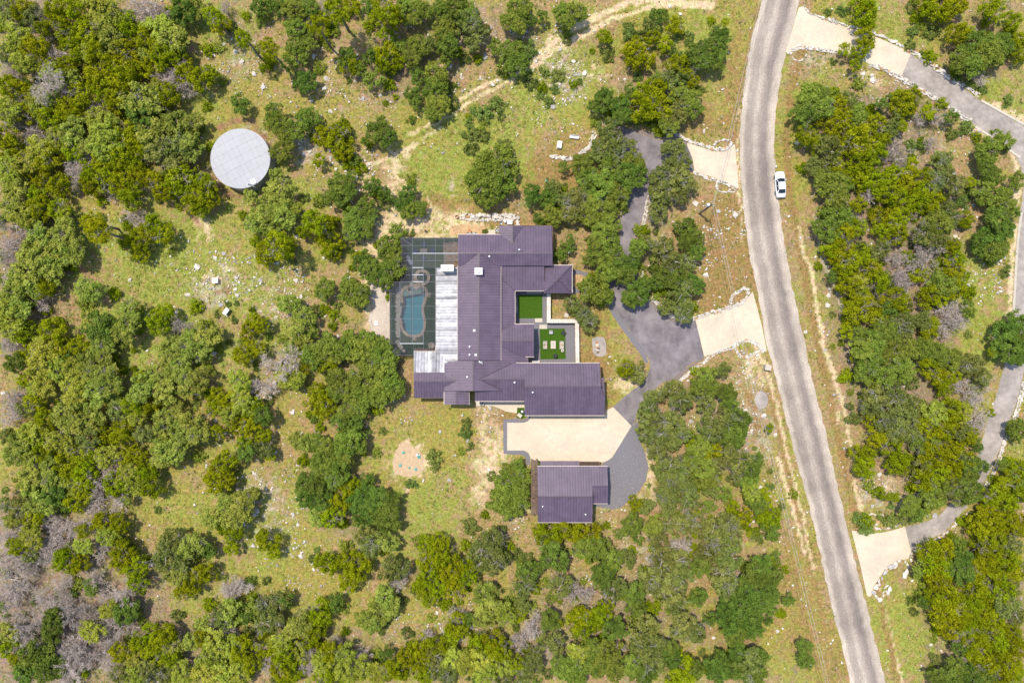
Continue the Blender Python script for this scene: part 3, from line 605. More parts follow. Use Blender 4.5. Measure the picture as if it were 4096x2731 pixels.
# crushed-stone bed left of the pool and gravel around the courts
sheet('crushed_stone_bed', wpoly([(185,590),(260,610),(335,640),(342,1190),(300,1170),(230,1090),(180,1010),(165,900),(200,800),(170,700)], Z1), .005, M['palegravel'], .02, .12, True)
sheet('dark_gravel_court', wpoly([(1412,672),(1705,672),(1705,930),(1945,930),(1945,1285),(1520,1285),(1520,1240),(1573,1232),(1573,955),(1412,960)], Z1), .005, M['darkgravel'], .02)
sheet('artificial_turf', wpoly([(1438,705),(1645,705),(1645,905),(1440,905)], Z1), .02, M['turf'], .03)
sheet('artificial_turf', wpoly([(1622,992),(1840,992),(1845,1252),(1628,1255)], Z1), .02, M['turf'], .03)
for q in ([(1582,905),(1645,905),(1645,938),(1582,938)], [(1620,960),(1685,960),(1685,995),(1620,995)], [(1512,674),(1575,674),(1575,688),(1512,688)], [(1580,674),(1642,674),(1642,688),(1580,688)], [(1414,728),(1428,728),(1428,780),(1414,780)], [(1414,785),(1428,785),(1428,860),(1414,860)]):
    sheet('paving_slab', wpoly(q, Z1), .045, M['slab'], .05)
sheet('grey_gravel_patch', wpoly([(205 + 0, 1180),(260,1165),(330,1170),(365,1240),(370,1310),(350,1390),(280,1400),(225,1380),(205,1300)], Z4), .006, M['lane'], .02, .03, True)
sheet('dark_gravel_path', wpoly([(1900,485),(1960,492),(2040,520),(2030,545),(1960,540),(1902,545)], Z1), .006, M['darkgravel'], .02, .04)
sheet('dark_gravel_path', wpoly([(1902,640),(1960,632),(2010,630),(2000,660),(1950,690),(1902,700)], Z1), .006, M['darkgravel'], .02, .04)
sheet('equipment_pad', wpoly([(1172,150),(1262,150),(1262,186),(1172,186)], Z1), .05, M['slab'], .06)
sheet('equipment_pad', wpoly([(10,515),(140,515),(140,556),(10,556)], Z2), .05, M['slab'], .05)
# pool terrace
from mathutils.geometry import tessellate_polygon
deck_out = wpoly([(440,220),(925,220),(925,455),(740,470),(738,1185),(545,1188),(545,1222),(345,1218),(342,598),(434,598)], Z1)
def grown(pl, g):
    cx = sum(p[0] for p in pl) / len(pl); cy = sum(p[1] for p in pl) / len(pl); out = []
    for i in range(len(pl)):
        a, b2 = Vector(pl[i - 1]), Vector(pl[(i + 1) % len(pl)]); d = (b2 - a).normalized(); n_ = Vector((d.y, -d.x))
        if n_.dot(Vector((pl[i][0] - cx, pl[i][1] - cy))) < 0 and len(pl) < 40: n_ = -n_
        out.append((pl[i][0] + n_.x * g, pl[i][1] + n_.y * g))
    return out
area2 = lambda pl: sum(pl[i - 1][0] * pl[i][1] - pl[i][0] * pl[i - 1][1] for i in range(len(pl)))
if area2(POOL) < 0: POOL = POOL[::-1]
if area2(SPA) < 0: SPA = SPA[::-1]
loops = [deck_out, POOL]
tri = tessellate_polygon([[Vector((x, y, 0)) for x, y in pl] for pl in loops]); allp = [p for pl in loops for p in pl]
mb = MB(); mb.add([(x, y, .012) for x, y in allp], [tuple(t_) for t_ in tri])
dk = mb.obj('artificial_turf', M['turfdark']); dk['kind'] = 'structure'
bm = bmesh.new(); bm.from_mesh(dk.data); bmesh.ops.recalc_face_normals(bm, faces=bm.faces)
if sum(f_.normal.z for f_ in bm.faces) < 0: bmesh.ops.reverse_faces(bm, faces=bm.faces)
cs = [Vector((*W(*Z1(618, 557))[:2], 0))]
kill = [f_ for f_ in bm.faces if 0]
bm.to_mesh(dk.data); bm.free()
PAVED.append(deck_out)
sheet('earth_mound', wpoly([(1340,920),(1400,925),(1440,970),(1520,1020),(1540,1080),(1525,1180),(1450,1235),(1350,1230),(1280,1200),(1255,1110),(1285,1000)], TT(1, 2)), .05, M['dirt'], .06, .10, True)
# flagstone paving: irregular stones set in mortar, each a stone of its own
def flagstones(base, poly, n, mat, gap=.035, z=.03, seed=1, grow=0):
    rg_ = random.Random(seed); xs = [p[0] for p in poly]; ys = [p[1] for p in poly]
    def inside(p):
        c = False
        for i in range(len(poly)):
            a, b = poly[i], poly[i - 1]
            if (a[1] > p[1]) != (b[1] > p[1]) and p[0] < (b[0] - a[0]) * (p[1] - a[1]) / (b[1] - a[1]) + a[0]: c = not c
        return c
    pts = []; tries = 0; dmin = math.sqrt((max(xs) - min(xs)) * (max(ys) - min(ys)) / n) * .62
    while len(pts) < n and tries < 6000:
        tries += 1; p = (rg_.uniform(min(xs), max(xs)), rg_.uniform(min(ys), max(ys)))
        if inside(p) and all((p[0] - q[0]) ** 2 + (p[1] - q[1]) ** 2 > dmin ** 2 for q in pts): pts.append(p)
    for i, p in enumerate(pts):
        cell = [(p[0] + dmin * 1.6 * math.cos(a), p[1] + dmin * 1.6 * math.sin(a)) for a in np.linspace(0, 6.283, 12, endpoint=False)]
        for q in pts:
            if q is p or not cell: continue
            mx_, my_ = (p[0] + q[0]) / 2, (p[1] + q[1]) / 2; dx, dy = q[0] - p[0], q[1] - p[1]; l = math.hypot(dx, dy); off = gap / 2
            f = lambda c: -((c[0] - mx_) * dx + (c[1] - my_) * dy) / l - off
            out = []
            for k in range(len(cell)):
                a, b = cell[k], cell[(k + 1) % len(cell)]; fa, fb = f(a), f(b)
                if fa >= 0: out.append(a)
                if (fa >= 0) != (fb >= 0): tt = fa / (fa - fb); out.append((a[0] + (b[0] - a[0]) * tt, a[1] + (b[1] - a[1]) * tt))
            cell = out
        if len(cell) >= 3: MB().prism(cell, z - .03, z + rg_.uniform(0, .012)).obj('flagstone', mat, base)
# ================================================================== THE HOUSE
def fit(pz):      # least-squares plane z = a x + b y + c through survey points with heights
    P = np.array([W(*p) for p in pz]); A = np.c_[P[:, :2], np.ones(len(P))]
    return np.linalg.lstsq(A, P[:, 2], rcond=None)[0], [(p[0], p[1]) for p in P]
def roof_plane(house, pz, seam, mat, pitch=.485, wave=False, nm='roof', join=False, pname='roof_panel'):
    (a, b, c), poly = fit(pz); zf = lambda x, y: a * x + b * y + c
    deck = MB().prism(poly, lambda x, y: zf(x, y) - .16, lambda x, y: zf(x, y) - .030).obj(nm, M['underlay'], house)
    ax = 0 if seam == 'v' else 1
    u0 = min(p[ax] for p in poly); u1 = max(p[ax] for p in poly)
    n = max(1, round((u1 - u0) / pitch)); st = (u1 - u0) / n; jm = MB()
    for i in range(n):
        lo, hi = u0 + i * st, u0 + (i + 1) * st; mb = jm if join else MB()
        if wave:
            k = 4
            for q in range(k):
                l2, h2 = lo + (hi - lo) * q / k, lo + (hi - lo) * (q + 1) / k
                pl = clip(poly, ax, l2 + (.001 if q == 0 else 0), h2 - (.001 if q == k - 1 else 0))
                if pl:
                    g = lambda x, y: zf(x, y) + .02 + .20 * (.5 - .5 * math.cos(2 * math.pi * (((x, y)[ax] - lo) / (hi - lo))))
                    mb.prism(pl, lambda x, y: zf(x, y), g)
        else:
            pl = clip(poly, ax, lo + .012, hi - .05)
            if pl: mb.prism(pl, lambda x, y: zf(x, y) - .03, lambda x, y: zf(x, y) + .03)
            pl = clip(poly, ax, hi - .03, hi + .012 if i < n - 1 else hi)
            if pl: mb.prism(pl, lambda x, y: zf(x, y) - .03, lambda x, y: zf(x, y) + .085)
        if mb.v and not join: mb.obj(pname, mat, deck)
    if join: jm.obj(pname, mat, deck)['kind'] = 'stuff'
    return zf
def bar(parent, name, p, q, w, h, mat, fn=None, up=0):
    A = Vector(W(*(fn(p[0], p[1]) if fn else p[:2]), p[2])); B = Vector(W(*(fn(q[0], q[1]) if fn else q[:2]), q[2]))
    d = (B - A); u = Vector((-d.y, d.x, 0)).normalized() * w / 2; z = Vector((0, 0, h)); o = Vector((0, 0, up))
    mb = MB(); mb.add([A - u + o, A + u + o, A + u + z + o, A - u + z + o, B - u + o, B + u + o, B + u + z + o, B - u + z + o],
                      [(0, 1, 2, 3), (7, 6, 5, 4), (0, 4, 5, 1), (1, 5, 6, 2), (2, 6, 7, 3), (3, 7, 4, 0)])
    return mb.obj(name, mat, parent)
def zpts(fn, L): return [(*fn(x, y), z) for x, y, z in L]

house = thing('house', 'large many winged house under a purple brown metal roof beside the pool', 'house', W(2030, 1365))
R_ = M['roof']
# north wing
nz = lambda y: 5.6 - .0089 * (348 - y)
roof_plane(house, zpts(Z1, [(925,190,nz(190)),(1283,190,nz(190)),(1388,262,nz(262)),(1388,348,5.6),(925,348,5.6)]), 'v', R_)
roof_plane(house, zpts(Z1, [(1388,262,nz(262)),(1490,115,nz(115)),(1725,115,nz(115)),(1732,348,5.6),(1388,348,5.6)]), 'v', R_)
roof_plane(house, zpts(Z1, [(1270,116,4.03),(1388,115,nz(262)),(1388,262,nz(262)),(1283,190,nz(190))]), 'h', R_, join=True)
roof_plane(house, zpts(Z1, [(1388,115,nz(262)),(1490,115,nz(115)),(1388,262,nz(262))]), 'h', R_, join=True)
roof_plane(house, zpts(Z1, [(925,348,5.6),(1102,348,5.6),(970,455,4.65),(925,455,4.65)]), 'v', R_)
roof_plane(house, zpts(Z1, [(1102,348,5.6),(1732,348,5.6),(1732,455,4.65),(1250,455,4.65)]), 'v', R_)
# tall middle wing
be = 4.43
roof_plane(house, zpts(Z1, [(1102,348,5.62),(1102,1262,5.62),(920,1262,be),(920,457,be),(970,455,4.75)]), 'h', R_)
roof_plane(house, zpts(Z1, [(1102,348,5.62),(1250,455,4.66),(1290,455,4.39),(1290,1262,4.39),(1102,1262,5.62)]), 'h', R_)
# low roofs round the small court
roof_plane(house, zpts(Z1, [(1293,457,4.22),(1662,457,4.22),(1662,668,3.15),(1412,668,3.15),(1297,570,3.65)]), 'v', R_, join=True)
roof_plane(house, zpts(Z1, [(1295,572,3.72),(1410,669,3.15),(1410,968,3.15),(1295,1002,3.72)]), 'h', R_, join=True)
# entry tower
ap = (1782, 571, 5.0)
for q, sd in (([(1660,452,3.5),(1899,452,3.5),ap], 'v'), ([(1899,452,3.5),(1898,690,3.5),ap], 'h'), ([(1898,690,3.5),(1661,690,3.5),ap], 'v'), ([(1661,690,3.5),(1660,452,3.5),ap], 'h')):
    roof_plane(house, zpts(Z1, q), sd, R_, join=True)
# small south gable towards the fire court
roof_plane(house, zpts(Z1, [(1297,1000,3.80),(1410,956,3.38),(1573,955,3.38),(1573,1095,4.66),(1297,1095,4.66)]), 'v', R_, join=True)
roof_plane(house, zpts(Z1, [(1297,1095,4.66),(1573,1095,4.66),(1573,1232,3.40),(1470,1232,3.40),(1297,1145,4.2)]), 'v', R_, join=True)
# crossing in the middle of the south side
dz = lambda x: 5.3 - .21 * abs(x - 1055) / 46.4
roof_plane(house, zpts(Z1, [(808,1287,dz(808)),(920,1266,dz(920)),(1055,1266,5.3),(1055,1525,5.3),(808,1525,dz(808)),(808,1490,dz(808)),(905,1440,dz(905)),(808,1385,dz(808))][:5]), 'h', R_, join=True)
roof_plane(house, zpts(Z1, [(1055,1266,5.3),(1295,1266,dz(1295)),(1297,1146,dz(1297)),(1470,1233,dz(1470)),(1520,1236,dz(1520)),(1520,1289,dz(1520)),(1385,1290,dz(1385)),(1100,1425,dz(1100)),(1295,1522,dz(1295)),(1055,1525,5.3)]), 'h', R_, join=True)
# east wing with the garage
ez = lambda y: 5.6 - .42 * abs(y - 400) / 44.2     # Z2
roof_plane(house, zpts(Z2, [(15,340,ez(337)),(290,212,ez(210)),(335,208,ez(208)),(1014,208,ez(208)),(1024,400,5.6),(404,400,5.6),(404,337,ez(337))]), 'v', R_)
roof_plane(house, zpts(Z2, [(404,400,5.6),(1024,400,5.6),(1058,490,ez(490)),(1056,632,ez(632)),(404,632,ez(632))]), 'v', R_)
n2 = lambda y: ez(337) - .42 * (y - 337) / 44.2
roof_plane(house, zpts(Z2, [(15,340,n2(340)),(404,337,n2(337)),(404,517,n2(517)),(0,517,n2(517)),(0,437,n2(437)),(215,431,n2(431))]), 'v', R_)
roof_plane(house, zpts(Z2, [(1026,326,4.1),(1051,326,4.1),(1058,486,3.7),(1024,486,3.7)]), 'h', R_, join=True)
# west wing and the porch bump
wz = lambda y: 4.62 - .43 * abs(y - 1440) / 46.4
roof_plane(house, zpts(Z1, [(545,1370,wz(1370)),(808,1370,wz(1370)),(808,1385,wz(1385)),(905,1440,4.62),(545,1440,4.62)]), 'v', R_)
roof_plane(house, zpts(Z1, [(545,1440,4.62),(905,1440,4.62),(808,1490,wz(1490)),(808,1583,wz(1583)),(548,1583,wz(1583))]), 'v', R_)
t12 = TT(1, 2)
roof_plane(house, zpts(t12, [(1730,455,3.75),(1840,455,4.15),(1840,578,4.15),(1730,578,3.75)]), 'h', R_)
roof_plane(house, zpts(t12, [(1840,455,4.15),(1957,457,3.75),(1957,578,3.75),(1840,578,4.15)]), 'h', R_)
# bare galvanised porch roofs by the pool
roof_plane(house, zpts(Z1, [(735,475,3.2),(918,470,3.96),(918,1285,3.96),(845,1285,3.65),(735,1188,3.2)]), 'h', M['galv'], .52, True, pname='corrugated_sheet')
roof_plane(house, zpts(Z1, [(545,1188,3.2),(735,1188,3.2),(845,1287,3.62),(808,1287,3.62),(808,1368,3.95),(545,1368,3.95)]), 'v', M['galv'], .52, True, pname='corrugated_sheet')
# ridge and hip caps
for p, q, f_ in [((925,348,5.63),(1732,348,5.63),Z1),((1388,115,4.86),(1388,262,4.86),Z1),((1102,348,5.66),(1102,1262,5.66),Z1),((1297,1095,4.69),(1573,1095,4.69),Z1),
              ((1055,1266,5.33),(1055,1525,5.33),Z1),((404,400,5.63),(1024,400,5.63),Z2),((15,338,5.03),(404,337,5.03),Z2),((545,1440,4.65),(905,1440,4.65),Z1),((1840,455,4.18),(1840,578,4.18),t12),
              ((1660,452,3.53),(1782,571,5.03),Z1),((1899,452,3.53),(1782,571,5.03),Z1),((1898,690,3.53),(1782,571,5.03),Z1),((1661,690,3.53),(1782,571,5.03),Z1)]:
    bar(house, 'ridge_cap', p, q, .26, .06, M['seamtrim'], f_)
for p, q, f_ in [((1385,1290,3.86),(1100,1425,5.13),Z1),((1100,1425,5.13),(1295,1522,4.25),Z1),((808,1385,4.16),(905,1440,4.62),Z1),((808,1490,4.2),(905,1440,4.62),Z1),((1102,348,5.6),(1250,455,4.66),Z1),((1102,348,5.6),(970,455,4.72),Z1),
              ((1297,572,3.73),(1410,668,3.18),Z1),((1297,1000,3.79),(1410,962,3.4),Z1),((1297,1146,4.22),(1470,1233,3.45),Z1),((735,1188,3.25),(845,1285,3.7),Z1)]:
    bar(house, 'valley_flashing', p, q, .12, .06, M['seamtrim'], f_)
# pale eaves boards and gutters
for p, q, f_ in [((925,187,4.17),(1285,187,4.17),Z1),((919,457,4.42),(919,1264,4.42),Z1),((1291,453,4.36),(1291,1264,4.36),Z1),((1660,450,3.5),(1900,450,3.5),Z1),((1901,450,3.46),(1900,692,3.46),Z1),
              ((1412,670,3.1),(1660,670,3.1),Z1),((1412,672,3.1),(1412,952,3.1),Z1),((1410,953,3.35),(1576,953,3.35),Z1),((1500,1234,3.36),(1575,1234,3.36),Z1),((335,206,3.75),(1016,206,3.75),Z2),
              ((404,635,3.36),(1058,635,3.36),Z2),((1727,435,3.75),(1727,580,3.72),t12),((1958,456,3.7),(1958,580,3.7),t12),((0,519,3.3),(402,519,3.3),Z2),((733,476,3.2),(733,1186,3.2),Z1),((545,1187,3.2),(735,1187,3.2),Z1)]:
    bar(house, 'eaves_board', p, q, .11, .10, M['fascia'], f_, -.06)
for p, q, f_ in [((1270,113,3.8),(1727,113,3.5),Z1),((1734,115,3.5),(1734,455,4.6),Z1),((548,1585,3.25),(806,1585,3.25),Z1),((1059,486,3.8),(1058,634,3.34),Z2),((1016,206,3.8),(1027,400,5.5),Z2),((1522,1236,3.2),(1522,1288,3.2),Z1)]:
    bar(house, 'gutter', p, q, .10, .10, M['gutterbrown'], f_, -.06)
# walls
def wallbox(fn, x0, y0, x1, y1, h, parent=house, ax=None, rise=0, mat=None):
    q = [W(*fn(x, y), h)[:2] for x, y in ((x0, y0), (x1, y0), (x1, y1), (x0, y1))]
    mb = MB().prism(q, 0, h)
    if ax:
        X0, X1 = min(p[0] for p in q), max(p[0] for p in q); Y0, Y1 = min(p[1] for p in q), max(p[1] for p in q)
        if ax == 'x': m_ = (Y0 + Y1) / 2; mb.add([(X0, Y0, h), (X0, Y1, h), (X0, m_, h + rise), (X1, Y0, h), (X1, Y1, h), (X1, m_, h + rise)], [(0, 2, 1), (3, 4, 5), (0, 3, 5, 2), (1, 2, 5, 4)])
        else: m_ = (X0 + X1) / 2; mb.add([(X0, Y0, h), (X1, Y0, h), (m_, Y0, h + rise), (X0, Y1, h), (X1, Y1, h), (m_, Y1, h + rise)], [(0, 1, 2), (3, 5, 4), (0, 2, 5, 3), (1, 4, 5, 2)])
    return mb.obj('wall', mat or M['wall'], parent)
wallbox(Z1, 942, 212, 1712, 445, 3.9, ax='x', rise=1.2); wallbox(Z1, 1290, 135, 1708, 220, 3.0)
wallbox(Z1, 940, 470, 1270, 1245, 4.1, ax='y', rise=1.1)
wallbox(Z1, 1280, 440, 1645, 645, 2.9); wallbox(Z1, 1276, 640, 1388, 985, 2.9); wallbox(Z1, 1310, 985, 1552, 1210, 3.15, ax='x', rise=.9)
for cx, cy in ((1672, 464), (1886, 464), (1886, 678), (1672, 678)):
    x, y, _ = W(*Z1(cx, cy), 1.5); MB().box((x, y, 1.68), (.55, .55, 3.36)).obj('porch_pillar', M['wall'], house)
wallbox(Z1, 1675, 470, 1790, 672, 3.2)
wallbox(Z1, 830, 1270, 1500, 1510, 3.0); wallbox(Z2, 120, 225, 410, 495, 3.1); wallbox(Z2, 425, 228, 1000, 610, 3.2, ax='x', rise=1.9); wallbox(Z2, 1000, 340, 1040, 610, 2.9)
wallbox(Z1, 565, 1390, 800, 1565, 3.1, ax='x', rise=1.0); wallbox(t12, 1745, 440, 1945, 560, 3.4)
for cx, cy in ((745, 490), (745, 840), (745, 1180), (560, 1200)):
    x, y, _ = W(*Z1(cx, cy), 1.5); MB().box((x, y, 1.5), (.3, .3, 3.0)).obj('porch_post', M['gutterbrown'], house)
# windows facing the courts
def window(parent, p, q, z0, z1, fn, nrm):
    A = Vector(W(*fn(*p), 1.5)); B = Vector(W(*fn(*q), 1.5)); A.z = B.z = 0; d = (B - A).normalized(); L = (B - A).length; n_ = Vector((nrm[0], nrm[1], 0))
    fr = MB(); rz = math.atan2(d.y, d.x); mid = (A + B) / 2
    for zz in (z0, z1): fr.box((mid.x + n_.x * .04, mid.y + n_.y * .04, zz), (L, .08, .07), rz)
    for s in (0, .5, 1): c_ = A.lerp(B, s); fr.box((c_.x + n_.x * .04, c_.y + n_.y * .04, (z0 + z1) / 2), (.06, .07, z1 - z0 - .08), rz)
    w_ = fr.obj('window', M['gutterbrown'], parent)
    MB().box((mid.x + n_.x * .02, mid.y + n_.y * .02, (z0 + z1) / 2), (L - .08, .02, z1 - z0 - .08), rz).obj('pane', M['glass'], w_)
for a, b_ in ((1440, 1490), (1520, 1570), (1590, 1635)): window(house, (a, 646), (b_, 646), .5, 2.3, Z1, (0, -1))
for a, b_ in ((740, 790), (830, 880), (910, 940)): window(house, (1389, a), (1389, b_), .5, 2.3, Z1, (1, 0))
for a, b_ in ((1020, 1070), (1120, 1180)): window(house, (1553, a), (1553, b_), .6, 2.3, Z1, (1, 0))
def garage_door(parent, fn, x0, x1, y, nrm):
    A = Vector(W(*fn(x0, y), 1.2)); B = Vector(W(*fn(x1, y), 1.2)); L = (B - A).length; mid = (A + B) / 2
    d_ = MB().box((mid.x, mid.y + nrm * .03, 1.2), (L, .05, 2.4)).obj('garage_door', M['gutterbrown'], parent)
    for k in range(4): MB().box((mid.x, mid.y + nrm * .07, .32 + k * .59), (L - .1, .03, .54)).obj('door_panel', M['wood'], d_)
for x0, x1 in ((470, 600), (640, 770), (810, 940)): garage_door(house, Z2, x0, x1, 610, -1)
for a, b_ in ((150, 200), (250, 310), (340, 385)): window(house, (a, 495), (b_, 495), .7, 2.2, Z2, (0, -1))
for a, b_ in ((600, 650), (700, 760)): window(house, (a, 1565), (b_, 1565), .7, 2.2, Z1, (0, -1))
for a, b_ in ((520, 620), (700, 820), (900, 1020), (1080, 1180)): window(house, (940, a), (940, b_), .3, 2.5, Z1, (-1, 0))
# chimneys
def chimney(x0, y0, x1, y1, zb, zt, parent=house):
    q = [W(*Z1(x, y), zt)[:2] for x, y in ((x0, y0), (x1, y0), (x1, y1), (x0, y1))]
    cx = sum(p[0] for p in q) / 4; cy = sum(p[1] for p in q) / 4; gr = lambda k: [(cx + (a - cx) * k, cy + (b - cy) * k) for a, b in q]
    ch = MB().prism(gr(.9), zb, zt - .05).obj('chimney', M['wall'], parent)
    cap = MB(); cap.prism(q, zt - .05, zt + .07); g2 = gr(.86)
    cap.add([(x, y, zt + .07) for x, y in g2] + [(cx, cy, zt + .17)], [(1, 0, 4), (2, 1, 4), (3, 2, 4), (0, 3, 4)])
    cap.obj('chimney_cap', M['white'], ch)
    MB().lathe([(.16, zt + .1), (.16, zt + .32), (.30, zt + .34), (.30, zt + .40), (.05, zt + .47)], (cx, cy, 0), 20).obj('flue_cowl', M['white'], ch, smooth=False)
chimney(777, 447, 886, 502, .0, 5.9); chimney(1066, 472, 1133, 532, 4.5, 6.5)
# roof vents and pipes
for x, y, z, k in [(1447,320,5.37,'p'),(1192,375,5.4,'p'),(1063,1009,5.4,'v'),(1023,1147,5.15,'p'),(1023,1216,5.15,'p'),(1076,1217,5.5,'v'),(1003,1406,5.1,'p'),(1408,1452,4.85,'p'),(1470,330,5.5,'d'),(1130,428,5.45,'d'),(1365,1283,3.95,'d'),(1076,1303,5.25,'d'),(970,1330,4.95,'d'),(870,1392,4.5,'d')]:
    X_, Y_, _ = W(*Z1(x, y), z); mb = MB()
    if k == 'p': mb.lathe([(.17, z - .12), (.17, z + .02), (.09, z + .05), (.09, z + .30), (.13, z + .31), (.13, z + .36), (.03, z + .38)], (X_, Y_, 0), 12)
    elif k == 'v': mb.box((X_, Y_, z + .06), (.36, .36, .22)); mb.box((X_, Y_, z + .2), (.44, .44, .05))
    else: mb.lathe([(.10, z - .05), (.05, z + .05), (.05, z + .28)], (X_, Y_, 0), 8)
    mb.obj('roof_vent', M['white'] if k == 'p' else (M['greymetal'] if k == 'v' else M['darkmetal']), house)
for x, y, z in [(470, 446, 5.45), (323, 365, 4.95)]:
    X_, Y_, _ = W(*Z2(x, y), z); MB().lathe([(.15, z - .25), (.15, z - .02), (.09, z + .02), (.09, z + .25), (.12, z + .28), (.03, z + .33)], (X_, Y_, 0), 12).obj('roof_vent', M['white'], house)
# antenna bracket under the south gable of the tall wing
X_, Y_, _ = W(*Z1(1122, 1278), 5.3); mb = MB(); mb.tube([(X_, Y_ - .05, 5.0), (X_, Y_ - .05, 5.75)], .04, 6); mb.tube([(X_ - .35, Y_ + .15, 5.55), (X_ + .3, Y_ - .3, 5.62)], .045, 6); mb.tube([(X_ - .25, Y_ - .25, 5.6), (X_ + .2, Y_ + .15, 5.6)], .04, 6); mb.box((X_ - .28, Y_ + .08, 5.6), (.26, .22, .1), .5)
mb.obj('antenna', M['white'], house)

# ------------------------------------------------------------------ the second building
gh = thing('outbuilding', 'smaller building below the motor court with purple brown metal roof and timber pergola side', 'outbuilding', W(*Z2(760, 1270)))
gz = lambda y: 5.5 - .33 * abs(y - 1297) / 44.2
roof_plane(gh, zpts(Z2, [(508,1047,gz(1047)),(1078,1047,gz(1047)),(1083,1210,gz(1210)),(958,1210,gz(1210)),(958,1297,5.5),(513,1297,5.5)]), 'v', R_)
roof_plane(gh, zpts(Z2, [(513,1297,5.5),(958,1297,5.5),(956,1503,gz(1503)),(512,1503,gz(1503))]), 'v', R_)
ge = lambda y: gz(1210) - .33 * (y - 1210) / 44.2
roof_plane(gh, zpts(Z2, [(960,1212,ge(1212)),(1083,1212,ge(1212)),(1082,1350,ge(1350)),(963,1350,ge(1350))]), 'v', R_)
roof_plane(gh, zpts(Z2, [(533,1005,2.55),(850,1005,2.55),(850,1046,2.85),(533,1046,2.85)]), 'v', R_)
bar(gh, 'ridge_cap', (513,1297,5.53), (958,1297,5.53), .26, .06, M['seamtrim'], Z2); bar(gh, 'ridge_cap', (958,1210,4.88), (1083,1210,4.88), .26, .06, M['seamtrim'], Z2)
bar(gh, 'eaves_board', (506,1045,3.62), (1080,1045,3.62), .11, .1, M['fascia'], Z2, -.06); bar(gh, 'eaves_board', (512,1504,3.94), (956,1504,3.94), .11, .1, M['fascia'], Z2, -.06); bar(gh, 'eaves_board', (963,1351,3.8), (1082,1351,3.8), .11, .1, M['fascia'], Z2, -.06)
wallbox(Z2, 530, 1065, 940, 1485, 3.6, gh, 'x', 1.6); wallbox(Z2, 930, 1065, 1062, 1330, 3.4, gh)
for x, y, z in ((551, 1371, 4.95), (900, 1436, 4.5)):
    X_, Y_, _ = W(*Z2(x, y), z); MB().lathe([(.15, z - .2), (.15, z - .02), (.09, z + .02), (.09, z + .25), (.12, z + .28), (.03, z + .33)], (X_, Y_, 0), 12).obj('roof_vent', M['white'], gh)
garage_door(gh, Z2, 560, 700, 1065, 1)
for a, b_ in ((600, 680), (780, 860)): window(gh, (a, 1485), (b_, 1485), .8, 2.2, Z2, (0, -1))
# timber awning over the door
aw = MB().prism(wpoly([(852,1010),(1008,1010),(1008,1044),(852,1044)], lambda x, y: Z2(x, y)), 2.5, 2.58).obj('awning', M['wood'], gh)
for k in range(6):
    yy = 1012 + k * 6; bar(aw, 'board', (853, yy, 2.585), (1007, yy, 2.585), .20, .03, M['wood'], Z2)
bar(aw, 'edge_beam', (850,1008,2.55), (850,1046,2.55), .12, .16, M['gutterbrown'], Z2); bar(aw, 'edge_beam', (1010,1008,2.55), (1010,1046,2.55), .12, .16, M['gutterbrown'], Z2)
# pergola: rafters across the upper half, boards along the lower half
pg = MB(); 
for y in (998, 1140, 1300, 1436):
    for x in (462, 504):
        X_, Y_, _ = W(*Z2(x, y), 1.4); pg.box((X_, Y_, 1.4), (.15, .15, 2.8))
pg = pg.obj('pergola_frame', M['gutterbrown'], gh)
bar(pg, 'side_beam', (460,995,2.8), (460,1442,2.8), .14, .2, M['gutterbrown'], Z2); bar(pg, 'side_beam', (506,995,2.8), (506,1442,2.8), .14, .2, M['gutterbrown'], Z2)
for k in range(24):
    y = 1000 + k * 12.8; bar(pg, 'rafter', (459, y, 3.0), (508, y, 3.0), .20, .10, M['wood'], Z2)
for k in range(7):
    x = 464 + k * 6.6; bar(pg, 'board', (x, 1308, 3.0), (x, 1438, 3.0), .12, .05, M['wood'], Z2)

# ------------------------------------------------------------------ pool, spa and their stone edges
pool = thing('swimming_pool', 'free form swimming pool with tan stone edge under the screened enclosure', 'swimming pool', (*W(*Z1(540, 860))[:2], 0))
def basin(parent, pl, depth, name='basin'):
    mb = MB(); n = len(pl)
    mb.add([(x, y, .0) for x, y in pl] + [(x, y, -depth) for x, y in pl], [(i, (i + 1) % n, n + (i + 1) % n, n + i) for i in range(n)])
    tri = tessellate_polygon([[Vector((x, y, 0)) for x, y in pl]]); mb.add([(x, y, -depth) for x, y in pl], [tuple(t_) for t_ in tri]); return mb.obj(name, M['plaster'], parent)
def flat(parent, name, pl, z, mat):
    tri = tessellate_polygon([[Vector((x, y, 0)) for x, y in pl]]); o = MB().add([(x, y, z) for x, y in pl], [tuple(t_) for t_ in tri]).obj(name, mat, parent)
    if o.data.polygons[0].normal.z < 0: o.data.flip_normals()
    return o
basin(pool, POOL, 1.3); flat(pool, 'water', POOL, -.09, M['water'])
shelf = wpoly([(462,668),(510,646),(560,638),(600,645),(630,660),(610,690),(560,700),(500,712),(460,718),(452,695)], Z1)
MB().prism(shelf, -1.25, -.14).obj('sun_shelf', M['slab'], pool)
